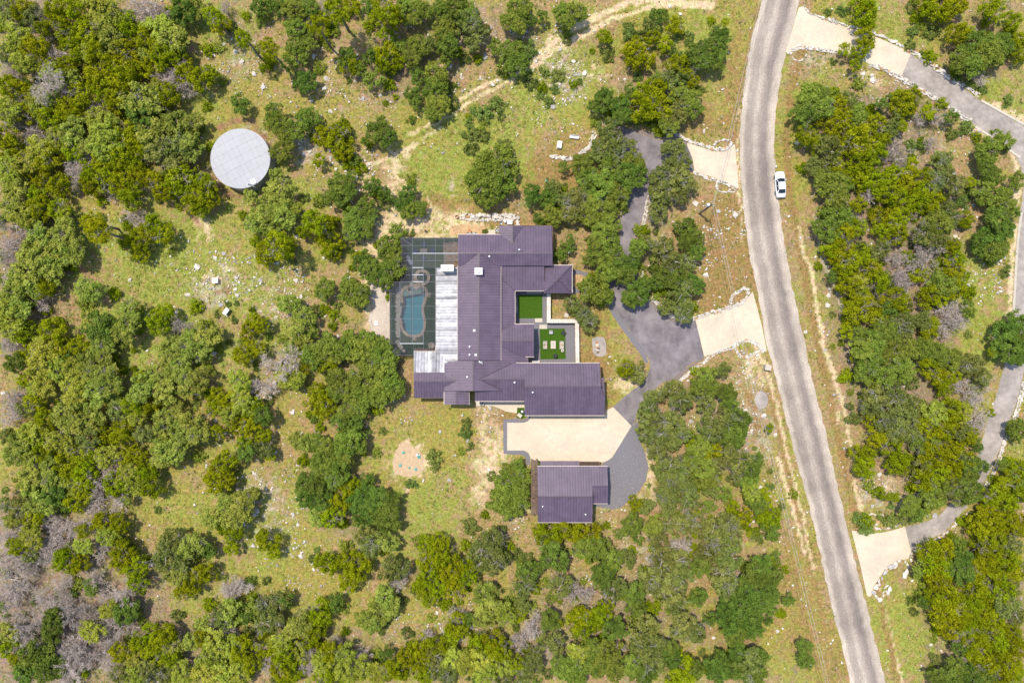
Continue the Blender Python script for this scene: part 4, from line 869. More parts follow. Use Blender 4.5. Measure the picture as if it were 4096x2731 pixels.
def coping(parent, pl, w, mat, skip=lambda x, y: False, ln=.62, lift=.05):
    out = grown(pl, w); P = np.array(pl + [pl[0]]); d = np.r_[0, np.cumsum(np.hypot(*np.diff(P, axis=0).T))]; O = np.array(out + [out[0]])
    n = int(d[-1] / ln)
    at = lambda A, s: (float(np.interp(s, d, A[:, 0])), float(np.interp(s, d, A[:, 1])))
    cuts = [d[-1] * i / n + random.uniform(-.12, .12) for i in range(n)] ; cuts.append(cuts[0] + d[-1])
    for i in range(n):
        a, b_ = cuts[i] + .012, cuts[i + 1] - .012; m_ = (a + b_) / 2
        A = [at(P, s % d[-1]) for s in (a, m_, b_)]; B = [at(O, s % d[-1]) for s in (b_, m_, a)]
        if skip(*A[1]): continue
        k = random.uniform(.92, 1.12); B = [(p[0] + (q[0] - p[0]) * k, p[1] + (q[1] - p[1]) * k) for p, q in zip(A[::-1], B)]
        A = [(p[0] - (q[0] - p[0]) * .12, p[1] - (q[1] - p[1]) * .12) for p, q in zip(A, B[::-1])]
        MB().prism(A + B, -.12, lift + random.uniform(0, .02)).obj('coping_stone', mat, parent)
_l0 = W(*Z1(455, 0))[0]; _t0 = W(*Z1(0, 770))[1]; _b0 = W(*Z1(0, 918))[1]
coping(pool, POOL, .46, M['coping'], skip=lambda x, y: x < _l0 and _b0 < y < _t0)
spa = thing('spa', 'round raised spa with stone rim touching the top of the swimming pool', 'spa', (*W(*Z1(618, 557))[:2], 0))
SP = [(x, y) for x, y in SPA]
mb = MB(); n = len(SP); Rg = grown(SP, .42)
mb.add([(x, y, .34) for x, y in SP] + [(x, y, -.7) for x, y in SP] + [(x, y, .34) for x, y in Rg] + [(x, y, 0) for x, y in Rg],
       [(i, (i + 1) % n, n + (i + 1) % n, n + i) for i in range(n)] + [(2 * n + i, 3 * n + i, 3 * n + (i + 1) % n, 2 * n + (i + 1) % n) for i in range(n)] + [tuple(range(n, 2 * n))])
mb.obj('basin', M['plaster'], spa); flat(spa, 'water', SP, .22, M['water'])
mb = MB(); cx, cy = sum(p[0] for p in SP) / n, sum(p[1] for p in SP) / n
mb.lathe([(.95, -.68), (.55, -.68), (.55, -.1), (.95, -.1)][::-1] if 0 else [(.60, -.69), (.60, -.3), (.2, -.3)], (cx, cy, 0), 24); mb.obj('bench_step', M['plaster'], spa)
coping(spa, SP, .50, M['coping'], lift=.42)
# stone steps and pads beside the water
for q in ([(660,685),(690,685),(690,723),(655,723)], [(540,1066),(568,1066),(568,1095),(540,1095)], [(425,645),(445,640),(445,670),(420,690)], [(490,585),(545,575),(545,592),(490,600)], [(430,925),(450,930),(448,965),(430,960)]):
    sheet('stone_pad', wpoly(q, Z1), .06, M['flag'], .08)
base = sheet('flagstone_floor', wpoly([(808,262),(925,262),(925,455),(808,455)], Z1), .020, M['mortar'], .02)
flagstones(base, wpoly([(812,266),(921,266),(921,451),(812,451)], Z1), 60, M['flag'], seed=3)
base = sheet('flagstone_floor', wpoly([(548,1163),(735,1163),(735,1184),(548,1186)], Z1), .020, M['mortar'], .02)
flagstones(base, wpoly([(552,1166),(732,1166),(732,1181),(552,1182)], Z1), 16, M['flag'], seed=4)
base = sheet('flagstone_path', wpoly([(860,125),(960,100),(1120,118),(1165,140),(1165,185),(860,186)], Z1), .012, M['dirt'], .02, .06)
flagstones(base, wpoly([(868,132),(960,110),(1112,124),(1158,145),(1158,180),(866,182)], Z1), 62, M['flagorange'], .09, seed=5)
base = sheet('flagstone_path', wpoly([(1900,545),(1965,540),(2030,560),(2070,580),(2050,612),(2000,635),(1950,630),(1900,632)], Z1), .012, M['mortar'], .02, .03)
flagstones(base, wpoly([(1903,549),(1965,545),(2030,565),(2062,583),(2045,608),(2000,628),(1950,625),(1903,628)], Z1), 34, M['flagorange'], seed=6)
base = sheet('flagstone_path', wpoly([(400,640),(430,640),(425,1060),(400,1060)], Z1), .018, M['mortar'], .02)
flagstones(base, wpoly([(403,645),(427,645),(422,1055),(403,1055)], Z1), 26, M['slab'], seed=8)

# ------------------------------------------------------------------ pool screen enclosure
cage = thing('pool_screen_enclosure', 'grey framed insect screen enclosure over the pool terrace left of the house', 'pool enclosure', (*W(*Z1(540, 720))[:2], 0))
def cz(x, y):
    lerp = lambda v, a, b, za, zb: za + (zb - za) * min(1, max(0, (v - a) / (b - a)))
    zl = lerp(x, 437, 535, 2.7, 4.0) if y < 592 else lerp(x, 340, 428, 2.7, 4.0)
    zr = lerp(x, 628, 735, 4.0, 3.25) if y > 474 else 4.0
    return min(zl, zr, lerp(y, 217, 350, 2.7, 4.0), lerp(y, 1120, 1220, 4.0, 2.7))
def cp(x, y): return Vector(W(*Z1(x, y), cz(x, y)))
done = set()
def beam(p, q, r=.030, mat='beam'):
    k = tuple(sorted((p, q)))
    if k in done: return
    done.add(k); MB().tube([cp(*p), cp(*q)], r, 4).obj('beam', M[mat], cage)
def panel(a, b, c, d):
    MB().add([cp(*a), cp(*b), cp(*c), cp(*d)], [(0, 1, 2), (0, 2, 3)]).obj('screen_panel', M['screen'], cage)
    for p, q in ((a, b), (b, c), (c, d), (d, a)): beam(p, q)
def grid(xs, ys):
    for x0, x1 in zip(xs[:-1], xs[1:]):
        for y0, y1 in zip(ys[:-1], ys[1:]): panel((x0, y0), (x1, y0), (x1, y1), (x0, y1))
grid([437, 535, 633, 730, 805, 885, 925], [217, 283, 350])
grid([437, 535, 628], [350, 412, 472, 533, 592])
grid([628, 730, 805, 885, 925], [350, 412]); grid([628, 730, 805, 885], [412, 474]) 
grid([628, 735], [474, 533, 592])
grid([340, 428, 535, 628, 735], [593, 695, 802, 908, 1015, 1120])
grid([340, 428, 545], [1120, 1220]); panel((545, 1120), (628, 1120), (628, 1187), (545, 1187)); panel((628, 1120), (735, 1120), (735, 1187), (628, 1187))
beam((437, 217), (535, 283)); beam((340, 1220), (428, 1120))
for p, q in (((535, 350), (925, 350)), ((628, 350), (628, 1120)), ((428, 593), (428, 1120)), ((428, 1120), (628, 1120)), ((535, 350), (535, 1120)), ((535,472),(628,472)), ((535,533),(628,533)), ((535,592),(628,592))):
    A, B = cp(*p), cp(*q); A.z += .06; B.z += .06; MB().tube([A, B], .055, 4).obj('main_beam', M['white'] if p[1] in (350, 472, 533, 592) and q[1] == p[1] or p[1] == 1120 else M['beam'], cage)
def wallrun(pts):
    for p, q in zip(pts[:-1], pts[1:]):
        A, B = cp(*p), cp(*q); A0, B0 = Vector((A.x, A.y, .03)), Vector((B.x, B.y, .03))
        MB().add([A0, B0, B, A], [(0, 1, 2, 3)]).obj('screen_panel', M['screen'], cage)
        for a, b in ((A0, A), (B0, B)):
            k = (round(a.x, 2), round(a.y, 2))
            if k not in done: done.add(k); MB().tube([a, b], .05, 4).obj('post', M['beam'], cage)
        MB().tube([A0 + Vector((0, 0, .8)), B0 + Vector((0, 0, .8))], .03, 4).obj('rail', M['beam'], cage)
wallrun([(925, 217), (885, 217), (805, 217), (730, 217), (633, 217), (535, 217), (437, 217), (437, 283), (437, 350), (437, 412), (437, 472), (437, 533), (437, 592), (388, 593), (340, 593), (340, 695), (340, 802), (340, 908), (340, 1015), (340, 1120), (340, 1220), (428, 1220), (545, 1220)])
# ================================================================== STONE WALLS (every stone a piece)
def hull_mesh(name, seed, mat, n=13, flat=.75, nrm=1.0):
    r = random.Random(seed); bm = bmesh.new()
    for _ in range(n):
        v = Vector((r.gauss(0, 1), r.gauss(0, 1), r.gauss(0, 1))).normalized()
        k = max(abs(v.x), abs(v.y), abs(v.z)); v = v * (.5 / (k * .55 + .45)) * r.uniform(.85, 1.08); bm.verts.new((v.x, v.y, v.z * flat))
    g = bmesh.ops.convex_hull(bm, input=bm.verts)
    bmesh.ops.delete(bm, geom=[v for v in bm.verts if not v.link_faces], context='VERTS')
    bmesh.ops.recalc_face_normals(bm, faces=bm.faces)
    me = bpy.data.meshes.new(name); bm.to_mesh(me); bm.free(); me.materials.append(mat); return me
STN = [hull_mesh('stone', 100 + i, M['stone']) for i in range(10)]
STG = [hull_mesh('stone', 140 + i, M['stonegrey']) for i in range(6)]
STO = [hull_mesh('stone', 160 + i, M['flagorange']) for i in range(2)]
def stone_at(parent, x, y, z, s, flat=1.0, grey=.12, name='stone', rnd=random, orange=.02):
    u = rnd.random(); me = rnd.choice(STG if u < grey else (STO if u > 1 - orange else STN)); o = bpy.data.objects.new(name, me); COL.objects.link(o)
    o.parent = parent; pl = parent.location if parent else Vector((0, 0, 0))
    o.location = (x - pl.x, y - pl.y, z); o.rotation_euler = (rnd.uniform(-.2, .2), rnd.uniform(-.2, .2), rnd.uniform(0, 6.28))
    o.scale = (s * rnd.uniform(.85, 1.25), s * rnd.uniform(.8, 1.1), s * flat * rnd.uniform(.8, 1.15)); return o
def stone_wall(label, pts, fn, size=.52, rows=1, wdt=.0, courses=1, name='stone_wall', grey=.10, group=None, cat='stone wall', orange=.03):
    P = np.array(dense([W(*fn(*p))[:2] for p in pts], .3)); c = P.mean(0)
    root = thing(name, label, cat, (float(c[0]), float(c[1]), 0), 0, group)
    d = np.r_[0, np.cumsum(np.hypot(*np.diff(P, axis=0).T))]; T = np.gradient(P, axis=0); T /= np.hypot(*T.T)[:, None]
    for cz_ in range(courses):
        for r in range(rows):
            s = random.uniform(0, .3)
            while s < d[-1]:
                k = size * random.uniform(.5, 1.3); x, y = np.interp(s, d, P[:, 0]), np.interp(s, d, P[:, 1]); tx, ty = np.interp(s, d, T[:, 0]), np.interp(s, d, T[:, 1])
                o_ = ((r - (rows - 1) / 2) * wdt + random.gauss(0, size * .10))
                so_ = stone_at(root, x - ty * o_, y + tx * o_, k * .24 + cz_ * size * .6, k, .8, grey, orange=orange); so_.rotation_euler.z = math.atan2(ty, tx) + random.gauss(0, .35) + random.choice((0, math.pi)); so_.scale.x *= random.uniform(.9, 1.6); so_.scale.y *= random.uniform(.7, 1.05)
                if random.random() < .30: o2 = o_ + random.choice((-1, 1)) * size * random.uniform(.45, .8); stone_at(root, x - ty * o2, y + tx * o2, .05, size * random.uniform(.25, .5), .8, grey, orange=orange)
                s += k * random.uniform(.72, 1.05)
    return root
a20 = TT(2, 0)
stone_wall('long rough white stone wall along the upper edge of the top right driveway', [(335,50),(350,85),(372,118),(430,145),(560,185),(640,210),(740,245),(880,277),(960,305),(1080,352),(1180,402),(1245,440)], a30, .62, 1, grey=.2)
stone_wall('white stone wall on the upper side of the top right lane beyond the concrete', [(1270,455),(1310,480),(1400,530),(1560,640),(1700,740),(1850,820),(1940,890)], a30, .58, 2, .42)
stone_wall('white stone wall below the top right concrete driveway ending under the tree', [(190,495),(240,455),(300,438),(420,450),(520,465),(640,485),(690,500)], a30, .5, 2, .4)
stone_wall('white stone wall along the lower side of the top right lane', [(925,595),(1060,640),(1200,712),(1330,788),(1430,850),(1560,935),(1680,1005),(1780,1080),(1855,1112)], a30, .56, 2, .42, grey=.2)
stone_wall('small crooked ring of white stones under the top right driveway entrance', [(225,520),(240,550),(290,562),(335,540),(355,500)], a30, .36, name='stone_ring', cat='stone ring')
stone_wall('white stone wall on the upper edge of the apron nearest the white bench', [(1060,265),(1100,245),(1160,245),(1230,285),(1330,335),(1450,375),(1580,415),(1700,440),(1780,428),(1850,365)], Z3, .48, 2, .26)
stone_wall('oval planting ring of white stones above the upper apron by the road', [(1625,395),(1660,352),(1740,322),(1800,330),(1850,350)], Z3, .42, name='stone_ring', cat='stone ring')
stone_wall('white stone wall on the lower edge of the upper apron with an orange block', [(1400,705),(1500,748),(1620,790),(1720,815),(1810,855),(1900,905)], Z3, .50, 2, .32, orange=.08)
stone_wall('triangular planting ring of white stones below the upper apron by the road', [(1668,820),(1660,870),(1690,920),(1730,938),(1800,935),(1880,940)], Z3, .42, name='stone_ring', cat='stone ring')
stone_wall('low stone edging on the right of the straight upper part of the driveway', [(885,955),(862,1040),(842,1130),(822,1220),(802,1310),(785,1380),(772,1440)], Z3, .42, 2, .42, orange=.06)
stone_wall('short stone edging on the driveway curve between the shading oaks', [(735,270),(752,340),(785,430),(815,520)], Z4, .40, 2, .42, orange=.05)
stone_wall('white stone wall sweeping from the driveway curve to the lower apron', [(905,700),(950,755),(1030,830),(1100,892),(1180,932),(1320,952),(1400,948),(1480,925),(1560,900),(1700,860),(1820,820),(1940,775),(2000,715),(2040,640)], Z4, .46, 2, .34)
stone_wall('pointed ring of white stones above the lower apron by the road', [(2040,610),(1990,600),(1900,650),(1845,700),(1822,750),(1840,800)], Z4, .46, 2, .25, name='stone_ring', cat='stone ring')
stone_wall('white stone wall along the lower edge of the lower apron', [(2215,1340),(2150,1258),(2060,1215),(1960,1222),(1880,1268),(1780,1312),(1680,1345),(1590,1400),(1520,1460),(1420,1530),(1370,1570),(1300,1625),(1225,1690)], Z4, .48, 2, .36)
stone_wall('round planting ring of white stones below the lower apron by the road', [(1895,1305),(1915,1360),(1950,1400),(2000,1412),(2060,1392),(2110,1360),(2170,1325)], Z4, .44, 2, .25, name='stone_ring', cat='stone ring', orange=.08)
stone_wall('long white stone wall down the right side of the far right lane', [(2345,370),(2312,530),(2272,670),(2212,810),(2152,970),(2102,1120),(2042,1250),(1985,1345)], a32, .52, 2, .40)
stone_wall('white stone wall on the outer side of the bottom right lane bend', [(1045,0),(985,58),(925,112),(862,150),(802,186),(752,215),(745,250)], a33, .58, 1)
stone_wall('row and pile of big white boulders below the bottom right apron', [(690,258),(640,288),(602,330),(575,380),(553,415),(580,455),(612,432),(640,390),(598,398)], a33, .85, 1, .5, name='boulder_pile', cat='boulders', orange=.10, grey=.3)
stone_wall('few loose white boulders right of the bottom right apron', [(715,255),(735,290),(712,320),(708,350)], a33, .8, name='boulder_pile', cat='boulders', orange=.0)
stone_wall('scatter of white boulders above the bottom right apron', [(480,18),(520,12),(600,12),(560,80),(655,78),(700,50)], a33, .62, name='boulder_pile', cat='boulders', orange=.2)
stone_wall('curved white stone wall below the slatted bench and white lid', [(752,1215),(738,1290),(695,1360),(625,1420),(535,1455),(440,1452),(350,1440)], a20, .66, 2, .30)
rt = stone_wall('long retaining wall of large white limestone blocks above the house', [(945,32),(1050,36),(1180,38),(1300,36),(1440,38)], Z1, .95, 1, 0, 1, orange=.05, grey=.0, name='retaining_wall', cat='retaining wall')
for pts, s_, z_ in (([(950,56),(1050,60),(1180,60),(1300,60),(1400,58)], .52, -.1), ([(1000,66),(1200,70),(1390,66)], .4, -.15), ([(1434,50),(1432,80),(1430,108)], .8, 0), ([(1000,24),(1200,26),(1400,25)], .6, .1)):
    P = dense([W(*Z1(*p))[:2] for p in pts], s_ * .78)
    for x, y in P: stone_at(rt, x + random.gauss(0, .05), y + random.gauss(0, .06), .3 + z_, s_ * random.uniform(.8, 1.3), .9, .03)

# the mortared court wall with cap stones
cw = thing('court_wall', 'pale limestone court wall with flat cap stones stepping round the fire court', 'garden wall', (*W(*Z1(1820, 928))[:2], 0))
def capwall(p, q, wdt, h=1.35):
    A = Vector(W(*Z1(*p), h)[:2]); B = Vector(W(*Z1(*q), h)[:2]); d = (B - A).normalized(); n_ = Vector((-d.y, d.x)); L = (B - A).length
    c_ = [A - n_ * wdt / 2, B - n_ * wdt / 2, B + n_ * wdt / 2, A + n_ * wdt / 2]
    MB().prism([tuple(v) for v in c_], 0, h - .085).obj('wall_body', M['wall'], cw)
    s = 0
    while s < L - .05:
        k = min(random.uniform(.35, .62), L - s); split = random.random() < .75; m_ = random.uniform(-.12, .12)
        for lo, hi in (((-.5, m_), (m_, .5)) if split else ((-.5, .5),)):
            g = .011; a, b_ = s + g, s + k - g; w0, w1 = (wdt + .06) * lo + g, (wdt + .06) * hi - g; j = lambda: random.uniform(-.02, .02)
            pl = [A + d * (a + j()) + n_ * (w0 + (j() if lo > -.5 else 0)), A + d * (b_ + j()) + n_ * w0, A + d * (b_ + j()) + n_ * (w1 + (j() if hi < .5 else 0)), A + d * (a + j()) + n_ * w1]
            MB().prism([tuple(v) for v in pl], h - .085, h + random.uniform(-.01, .02)).obj('cap_stone', M['stonecap'], cw)
        s += k
capwall((1700, 695), (1700, 944), .66); capwall((1717, 928), (1957, 928), .66); capwall((1942, 945), (1946, 1284), .66)

# ================================================================== WATER TANK
tz = 3.1; cx, cy, _ = W(961.5, 635, tz); TR = 119.5 / PXM * (1 - tz / CAMH)
tank = thing('water_tank', 'large round steel water tank with pale sheet metal roof among the trees', 'water tank', (cx, cy, 0))
mb = MB(); prof = []
for i in range(16): z = i * (tz - .15) / 15; prof.append((TR - .08 + (.03 if i % 2 else 0), z))
mb.lathe(prof, (cx, cy, 0), 64); mb.obj('wall', M['tankwall'], tank)
mb = MB().lathe([(TR - .02, tz - .16), (TR + .02, tz - .16), (TR + .02, tz - .03), (TR - .02, tz - .03)], (cx, cy, 0), 64); mb.obj('rim', M['greymetal'], tank)
dirn = Vector((.45, -.89)).normalized(); lat = Vector((.89, .45)).normalized(); circ = [(TR * math.cos(a), TR * math.sin(a)) for a in np.linspace(0, 2 * math.pi, 96, endpoint=False)]
loc = [(p[0] * lat.x + p[1] * lat.y, p[0] * dirn.x + p[1] * dirn.y) for p in circ]
cone = lambda u, v: tz + .28 * (1 - math.hypot(u, v) / TR)
edges_u = np.linspace(-TR, TR, 12); edges_v = [-TR - .1, -3.7, -2.05, -.45, 1.25, 2.9, TR + .1]
for i in range(11):
    st = clip(loc, 0, edges_u[i] + .006, edges_u[i + 1] - .006)
    if not st: continue
    for j in range(6):
        pl = clip(st, 1, edges_v[j] + .01, edges_v[j + 1] - .01)
        if not pl: continue
        wp = [(cx + lat.x * u + dirn.x * v, cy + lat.y * u + dirn.y * v) for u, v in pl]
        dz_ = .008 * (j % 2) + .008 * (i % 2); inv = lambda x, y: math.hypot(x - cx, y - cy)
        MB().prism(wp, lambda x, y: tz - .10, lambda x, y: tz + .05 + .30 * (1 - inv(x, y) / TR) + dz_).obj('roof_panel', M['tankroof'], tank)
tzz = rg(840, 480, 2.987)
x, y, _ = W(*tzz(518, 738), tz + .2); MB().box((x, y, tz + .14), (.85, .85, .22), .35).obj('hatch', M['white'], tank, bevel=.02)
x, y, _ = W(*tzz(460, 768), tz + .2); MB().lathe([(.26, tz + .02), (.26, tz + .16), (.20, tz + .16), (.20, tz + .06)], (x, y, 0), 20).obj('collar', M['white'], tank)
MB().tube([(x, y, tz), (x, y, tz + .5), (x + .5, y - .1, tz + .55), (x + 1.1, y - .55, tz + .35), (x + 1.55, y - 1.0, .3)], .07, 8).obj('fill_pipe', M['greymetal'], tank)
MB().lathe([(.15, tz + .12), (.15, tz + .30), (.07, tz + .34)], (x, y, 0), 14).obj('pipe_boot', M['rubber'], tank)
x, y, _ = W(*tzz(590, 775), 1.5); 
lad = MB(); lad.tube([(x - .2, y - .1, .1), (x - .2, y - .1, 3.3)], .03, 6); lad.tube([(x + .2, y + .1, .1), (x + .2, y + .1, 3.3)], .03, 6)
for k in range(9): lad.tube([(x - .2, y - .1, .4 + k * .32), (x + .2, y + .1, .4 + k * .32)], .02, 5)
lad.obj('ladder', M['greymetal'], tank)

# ================================================================== CAR
def car():
    x, y, _ = W(*DD(1792.5, 424), .7)
    r = thing('parked_car', 'white sedan car parked on the right hand verge of the road', 'car', (x, y, .02), math.radians(3.5))
    st = [(-2.36,.70,.42,.78,.98),(-2.28,.82,.30,.80,1.02),(-1.7,.90,.22,.86,1.02),(-.9,.92,.20,.88,.96),(0,.92,.20,.88,.94),(.8,.92,.20,.86,.95),(1.5,.90,.22,.80,.90),(2.0,.84,.24,.72,.80),(2.28,.70,.32,.64,.70),(2.38,.52,.42,.56,.60)]
    mb = MB(); V = []
    for yy, w, zb, zs, zt in st: V += [(-w*.92,yy,zb),(-w,yy,(zb+zs)/2),(-w*.985,yy,zs),(-w*.80,yy,zt),(0,yy,zt+.03),(w*.80,yy,zt),(w*.985,yy,zs),(w,yy,(zb+zs)/2),(w*.92,yy,zb)]
    F = []
    for i in range(len(st)-1):
        for k in range(8): a=i*9+k; F.append((a,a+1,a+10,a+9))
        F.append((i*9+8,i*9,i*9+9,i*9+17))
    F += [tuple(range(9)), tuple(range(len(V)-1,len(V)-10,-1))]
    mb.add(V,F); mb.obj('body', M['carwhite'], r, world=False, smooth=True)
    # cabin: roof skin, pillars, glass
    b = dict(wf=(.76,.97), rf=(.58,.30), rr=(.57,-.95), wb=(.70,-1.62))
    zw, zr = .95, 1.42
    roof = MB().add([(-.58,.30,1.39),(.58,.30,1.39),(.60,-.35,1.44),(.57,-.98,1.40),(-.57,-.98,1.40),(-.60,-.35,1.44),(0,.36,1.42),(0,-.35,1.48),(0,-1.02,1.43)],
                    [(0,6,7,5),(6,1,2,7),(5,7,8,4),(7,2,3,8)][::1]); roof.f=[tuple(reversed(f)) for f in roof.f]
    roof.obj('roof', M['carwhite'], r, world=False, smooth=True)
    MB().add([(-.74,1.02,.95),(0,1.10,.96),(.74,1.02,.95),(.575,.32,1.385),(0,.38,1.415),(-.575,.32,1.385)],[(0,1,4,5),(1,2,3,4)]).obj('windshield', M['glass'], r, world=False)
    MB().add([(-.70,-1.66,1.03),(0,-1.72,1.05),(.70,-1.66,1.03),(.565,-1.0,1.395),(0,-1.04,1.425),(-.565,-1.0,1.395)],[(5,4,1,0),(4,3,2,1)]).obj('rear_window', M['glass'], r, world=False)
    for s in (-1,1):
        for (a,c,d,e) in (((.86*s,.90,.93),(.86*s,-.30,.94),(.615*s,-.30,1.40),(.60*s,.26,1.37)),((.86*s,-.36,.94),(.80*s,-1.40,.99),(.585*s,-.95,1.37),(.615*s,-.36,1.40))):
            MB().add([a,c,d,e],[(0,1,2,3) if s<0 else (3,2,1,0)]).obj('side_window', M['glass'], r, world=False)
        pil = MB()
        pil.tube([(.80*s,1.0,.95),(.59*s,.31,1.39)],.045,5); pil.tube([(.86*s,-.33,.93),(.62*s,-.33,1.41)],.035,5); pil.tube([(.74*s,-1.68,1.02),(.58*s,-.98,1.40)],.055,5); pil.tube([(.59*s,.31,1.39),(.61*s,-.35,1.43),(.58*s,-.98,1.395)],.035,5)
        pil.obj('pillar', M['carwhite'], r, world=False)
        MB().box((1.02*s,.78,.98),(.20,.11,.13)).obj('mirror', M['carwhite'], r, world=False, bevel=.03)
        MB().box((.66*s,2.10,.70),(.26,.34,.10),-.45*s).obj('headlight', M['lampclear'], r, world=False, bevel=.03)
        MB().box((.66*s,-2.27,.88),(.30,.14,.12),.25*s).obj('tail_light', M['red'], r, world=False, bevel=.02)
        for yy in (1.42,-1.42):
            w_=MB().tube([(.78*s,yy,.33),(.95*s,yy,.33)],.33,22).obj('wheel', M['rubber'], r, world=False)
            MB().tube([(.94*s,yy,.33),(.965*s,yy,.33)],.21,14).obj('rim', M['rim'], w_, world=False)
            for q in (-.30,.36): MB().box((.935*s,q,.72),(.03,.18,.03)).obj('door_handle', M['carwhite'], r, world=False) if yy>0 else None
    MB().box((0,-2.40,.55),(1.5,.10,.16)).obj('bumper', M['carwhite'], r, world=False, bevel=.03); MB().box((0,2.39,.47),(.9,.06,.14)).obj('grille', M['rubber'], r, world=False)
    return r
car()

# ================================================================== POWER POLE AND LINES
px, py, _ = W(2797, 855, 0); PH = 7.6
ux, uy, _ = W(2851, 816, PH)
pole = thing('utility_pole', 'wooden utility pole with a grey transformer on the dry verge by the road', 'utility pole', (px, py, 0))
MB().tube([(px, py, 0), ((px + ux) / 2, (py + uy) / 2, PH / 2), (ux, uy, PH)], [.19, .16, .13], 10).obj('pole', M['polewood'], pole)
MB().lathe([(.25, 5.7), (.27, 5.75), (.27, 6.6), (.22, 6.7), (.05, 6.72)], (ux - .42, uy + .1, 0), 16).obj('transformer', M['white'], pole)
mb = MB(); mb.box((ux, uy, PH - .3), (1.1, .1, .12), 1.9); mb.obj('crossarm', M['polewood'], pole)
for s in (-.4, .0, .4):
    MB().lathe([(.05, PH - .24), (.08, PH - .16), (.05, PH - .10), (.07, PH - .02), (.03, PH + .04)], (ux + s * math.cos(1.9), uy + s * math.sin(1.9), 0), 8).obj('insulator', M['white'], pole)
mb = MB(); mb.tube([(px + .16, py - .1, .1), ((px + ux) / 2 + .16, (py + uy) / 2 - .1, PH / 2), (ux + .14, uy - .06, 6.0)], .03, 5); mb.obj('riser_conduit', M['greymetal'], pole)
pts = [(3062,-80),(3045,0),(2915,562),(2854,813)]; p2 = [(2854,820),(2936,1201),(2976,1388),(3072,1784),(3140,2048),(3308,2731),(3330,2800)]
for k, (off, zz, lb) in enumerate(((-4, 7.5, 'thin pale overhead wire left of its twin along the road'), (7, 7.2, 'thin pale overhead wire right of its twin along the road'))):
    mb = MB(); P = [W(x + off * (1 if i != 3 else .3), y, zz + (1.2 if y > 2000 or y < 0 else .5 if y != 813 else 0)) for i, (x, y) in enumerate(pts)] + [W(x + off, y, zz + (.1 if y < 900 else .4 if y < 1500 else 1.0)) for x, y in p2]
    mb.tube(P, .022, 5); tag(mb.obj('power_line', M['wire']), lb, 'power line', 'overhead wires')
mb = MB(); P = [W(2855, 830, 6.8), W(2838, 905, 4.5), W(2842, 960, 3.2), W(2850, 1005, 2.2), W(2856, 1020, 2.0)]
mb.tube(P, .03, 5); tag(mb.obj('hanging_cable', M['darkmetal']), 'dark loose cable hanging from the utility pole', 'cable')

# ================================================================== YARD THINGS
def soft(parent, name, c, d, mat, rz=0, bev=.05): return MB().box(c, d, rz).obj(name, mat, parent, world=False, bevel=bev)
def loveseat(label, sxy, rz):
    r = thing('loveseat', label, 'loveseat', (*W(*sxy)[:2], .05), rz, 'tan loveseats in the fire court')
    soft(r, 'frame', (0, 0, .16), (.80, 1.44, .14), M['darkmetal'], 0, .01)
    for s in (-1, 1):
        soft(r, 'armrest', (0, .69 * s, .40), (.78, .09, .36), M['greymetal'], 0, .02)
        soft(r, 'seat_cushion', (.06, .32 * s, .34), (.64, .62, .16), M['taupe'])
        soft(r, 'back_cushion', (-.28, .32 * s, .56), (.17, .60, .40), M['taupe'])
        soft(r, 'throw_pillow', (-.10, .46 * s, .52), (.34, .32, .13), M['cream'], .6 * s)
        for q in (-.33, .33): soft(r, 'leg', (q, .66 * s, .05), (.06, .06, .1), M['darkmetal'], 0, .005)
    soft(r, 'backrest', (-.39, 0, .46), (.06, 1.42, .48), M['greymetal'], 0, .02)
fz = rg(2050, 1280, 4.48)
loveseat('tan loveseat with pillows on the left of the square fire table', fz(585, 448), 0)
loveseat('tan loveseat with pillows on the right of the square fire table', fz(877, 450), math.pi)
r = thing('fire_table', 'pale rectangular fire table between two loveseats on the turf', 'fire table', (*W(*fz(727, 442))[:2], .05))
soft(r, 'base', (0, 0, .22), (.80, 1.24, .42), M['slab'], 0, .02)
for k, (c, d) in enumerate((((-.34, 0), (.26, 1.44)), ((.34, 0), (.26, 1.44)), ((0, .51), (.40, .42)), ((0, -.51), (.40, .42)))): soft(r, 'top_slab', (c[0], c[1], .47), (d[0], d[1], .08), M['cream'], 0, .01)
soft(r, 'burner_tray', (0, 0, .46), (.22, .56, .06), M['greymetal'], 0, .005)
r = thing('side_table', 'small round pale side table with a lantern below the right loveseat', 'side table', (*W(*fz(893, 547))[:2], .05))
MB().lathe([(.20, 0), (.12, .04), (.10, .44), (.28, .46), (.29, .50), (.27, .52)], n=24).obj('table', M['cream'], r, world=False)
MB().lathe([(.11, .52), (.12, .56), (.12, .72), (.07, .78), (.02, .80)], n=16).obj('lantern', M['greymetal'], r, world=False)
def clubchair(label, sxy, rz, mat, cush):
    r = thing('armchair', label, 'armchair', (*W(*sxy)[:2], .05), rz, 'armchairs round the fire table')
    soft(r, 'seat', (0, .02, .33), (.52, .60, .14), cush); soft(r, 'backrest', (0, -.30, .52), (.62, .12, .52), mat, 0, .03)
    for s in (-1, 1):
        soft(r, 'armrest', (.30 * s, 0, .42), (.09, .66, .30), mat, 0, .02)
        for q in (-.27, .27): soft(r, 'leg', (.28 * s, q, .13), (.05, .05, .26), mat, 0, .005)
    return r
r = clubchair('grey armchair with striped pillow on the top edge of the turf', fz(688, 220), math.pi, M['greymetal'], M['greymetal']); r.rotation_euler.z = math.pi; 
soft(r, 'striped_pillow', (0, -.18, .48), (.46, .12, .18), M['cream']); soft(r, 'pillow_stripe', (0, -.18, .50), (.48, .05, .17), M['terracotta'], 0, .01)
clubchair('black armchair turned towards the fire table at the top right of the turf', fz(908, 235), math.radians(145), M['black'], M['black'])
clubchair('black armchair facing the fire table from the bottom of the turf', fz(766, 638), math.radians(8), M['black'], M['black'])
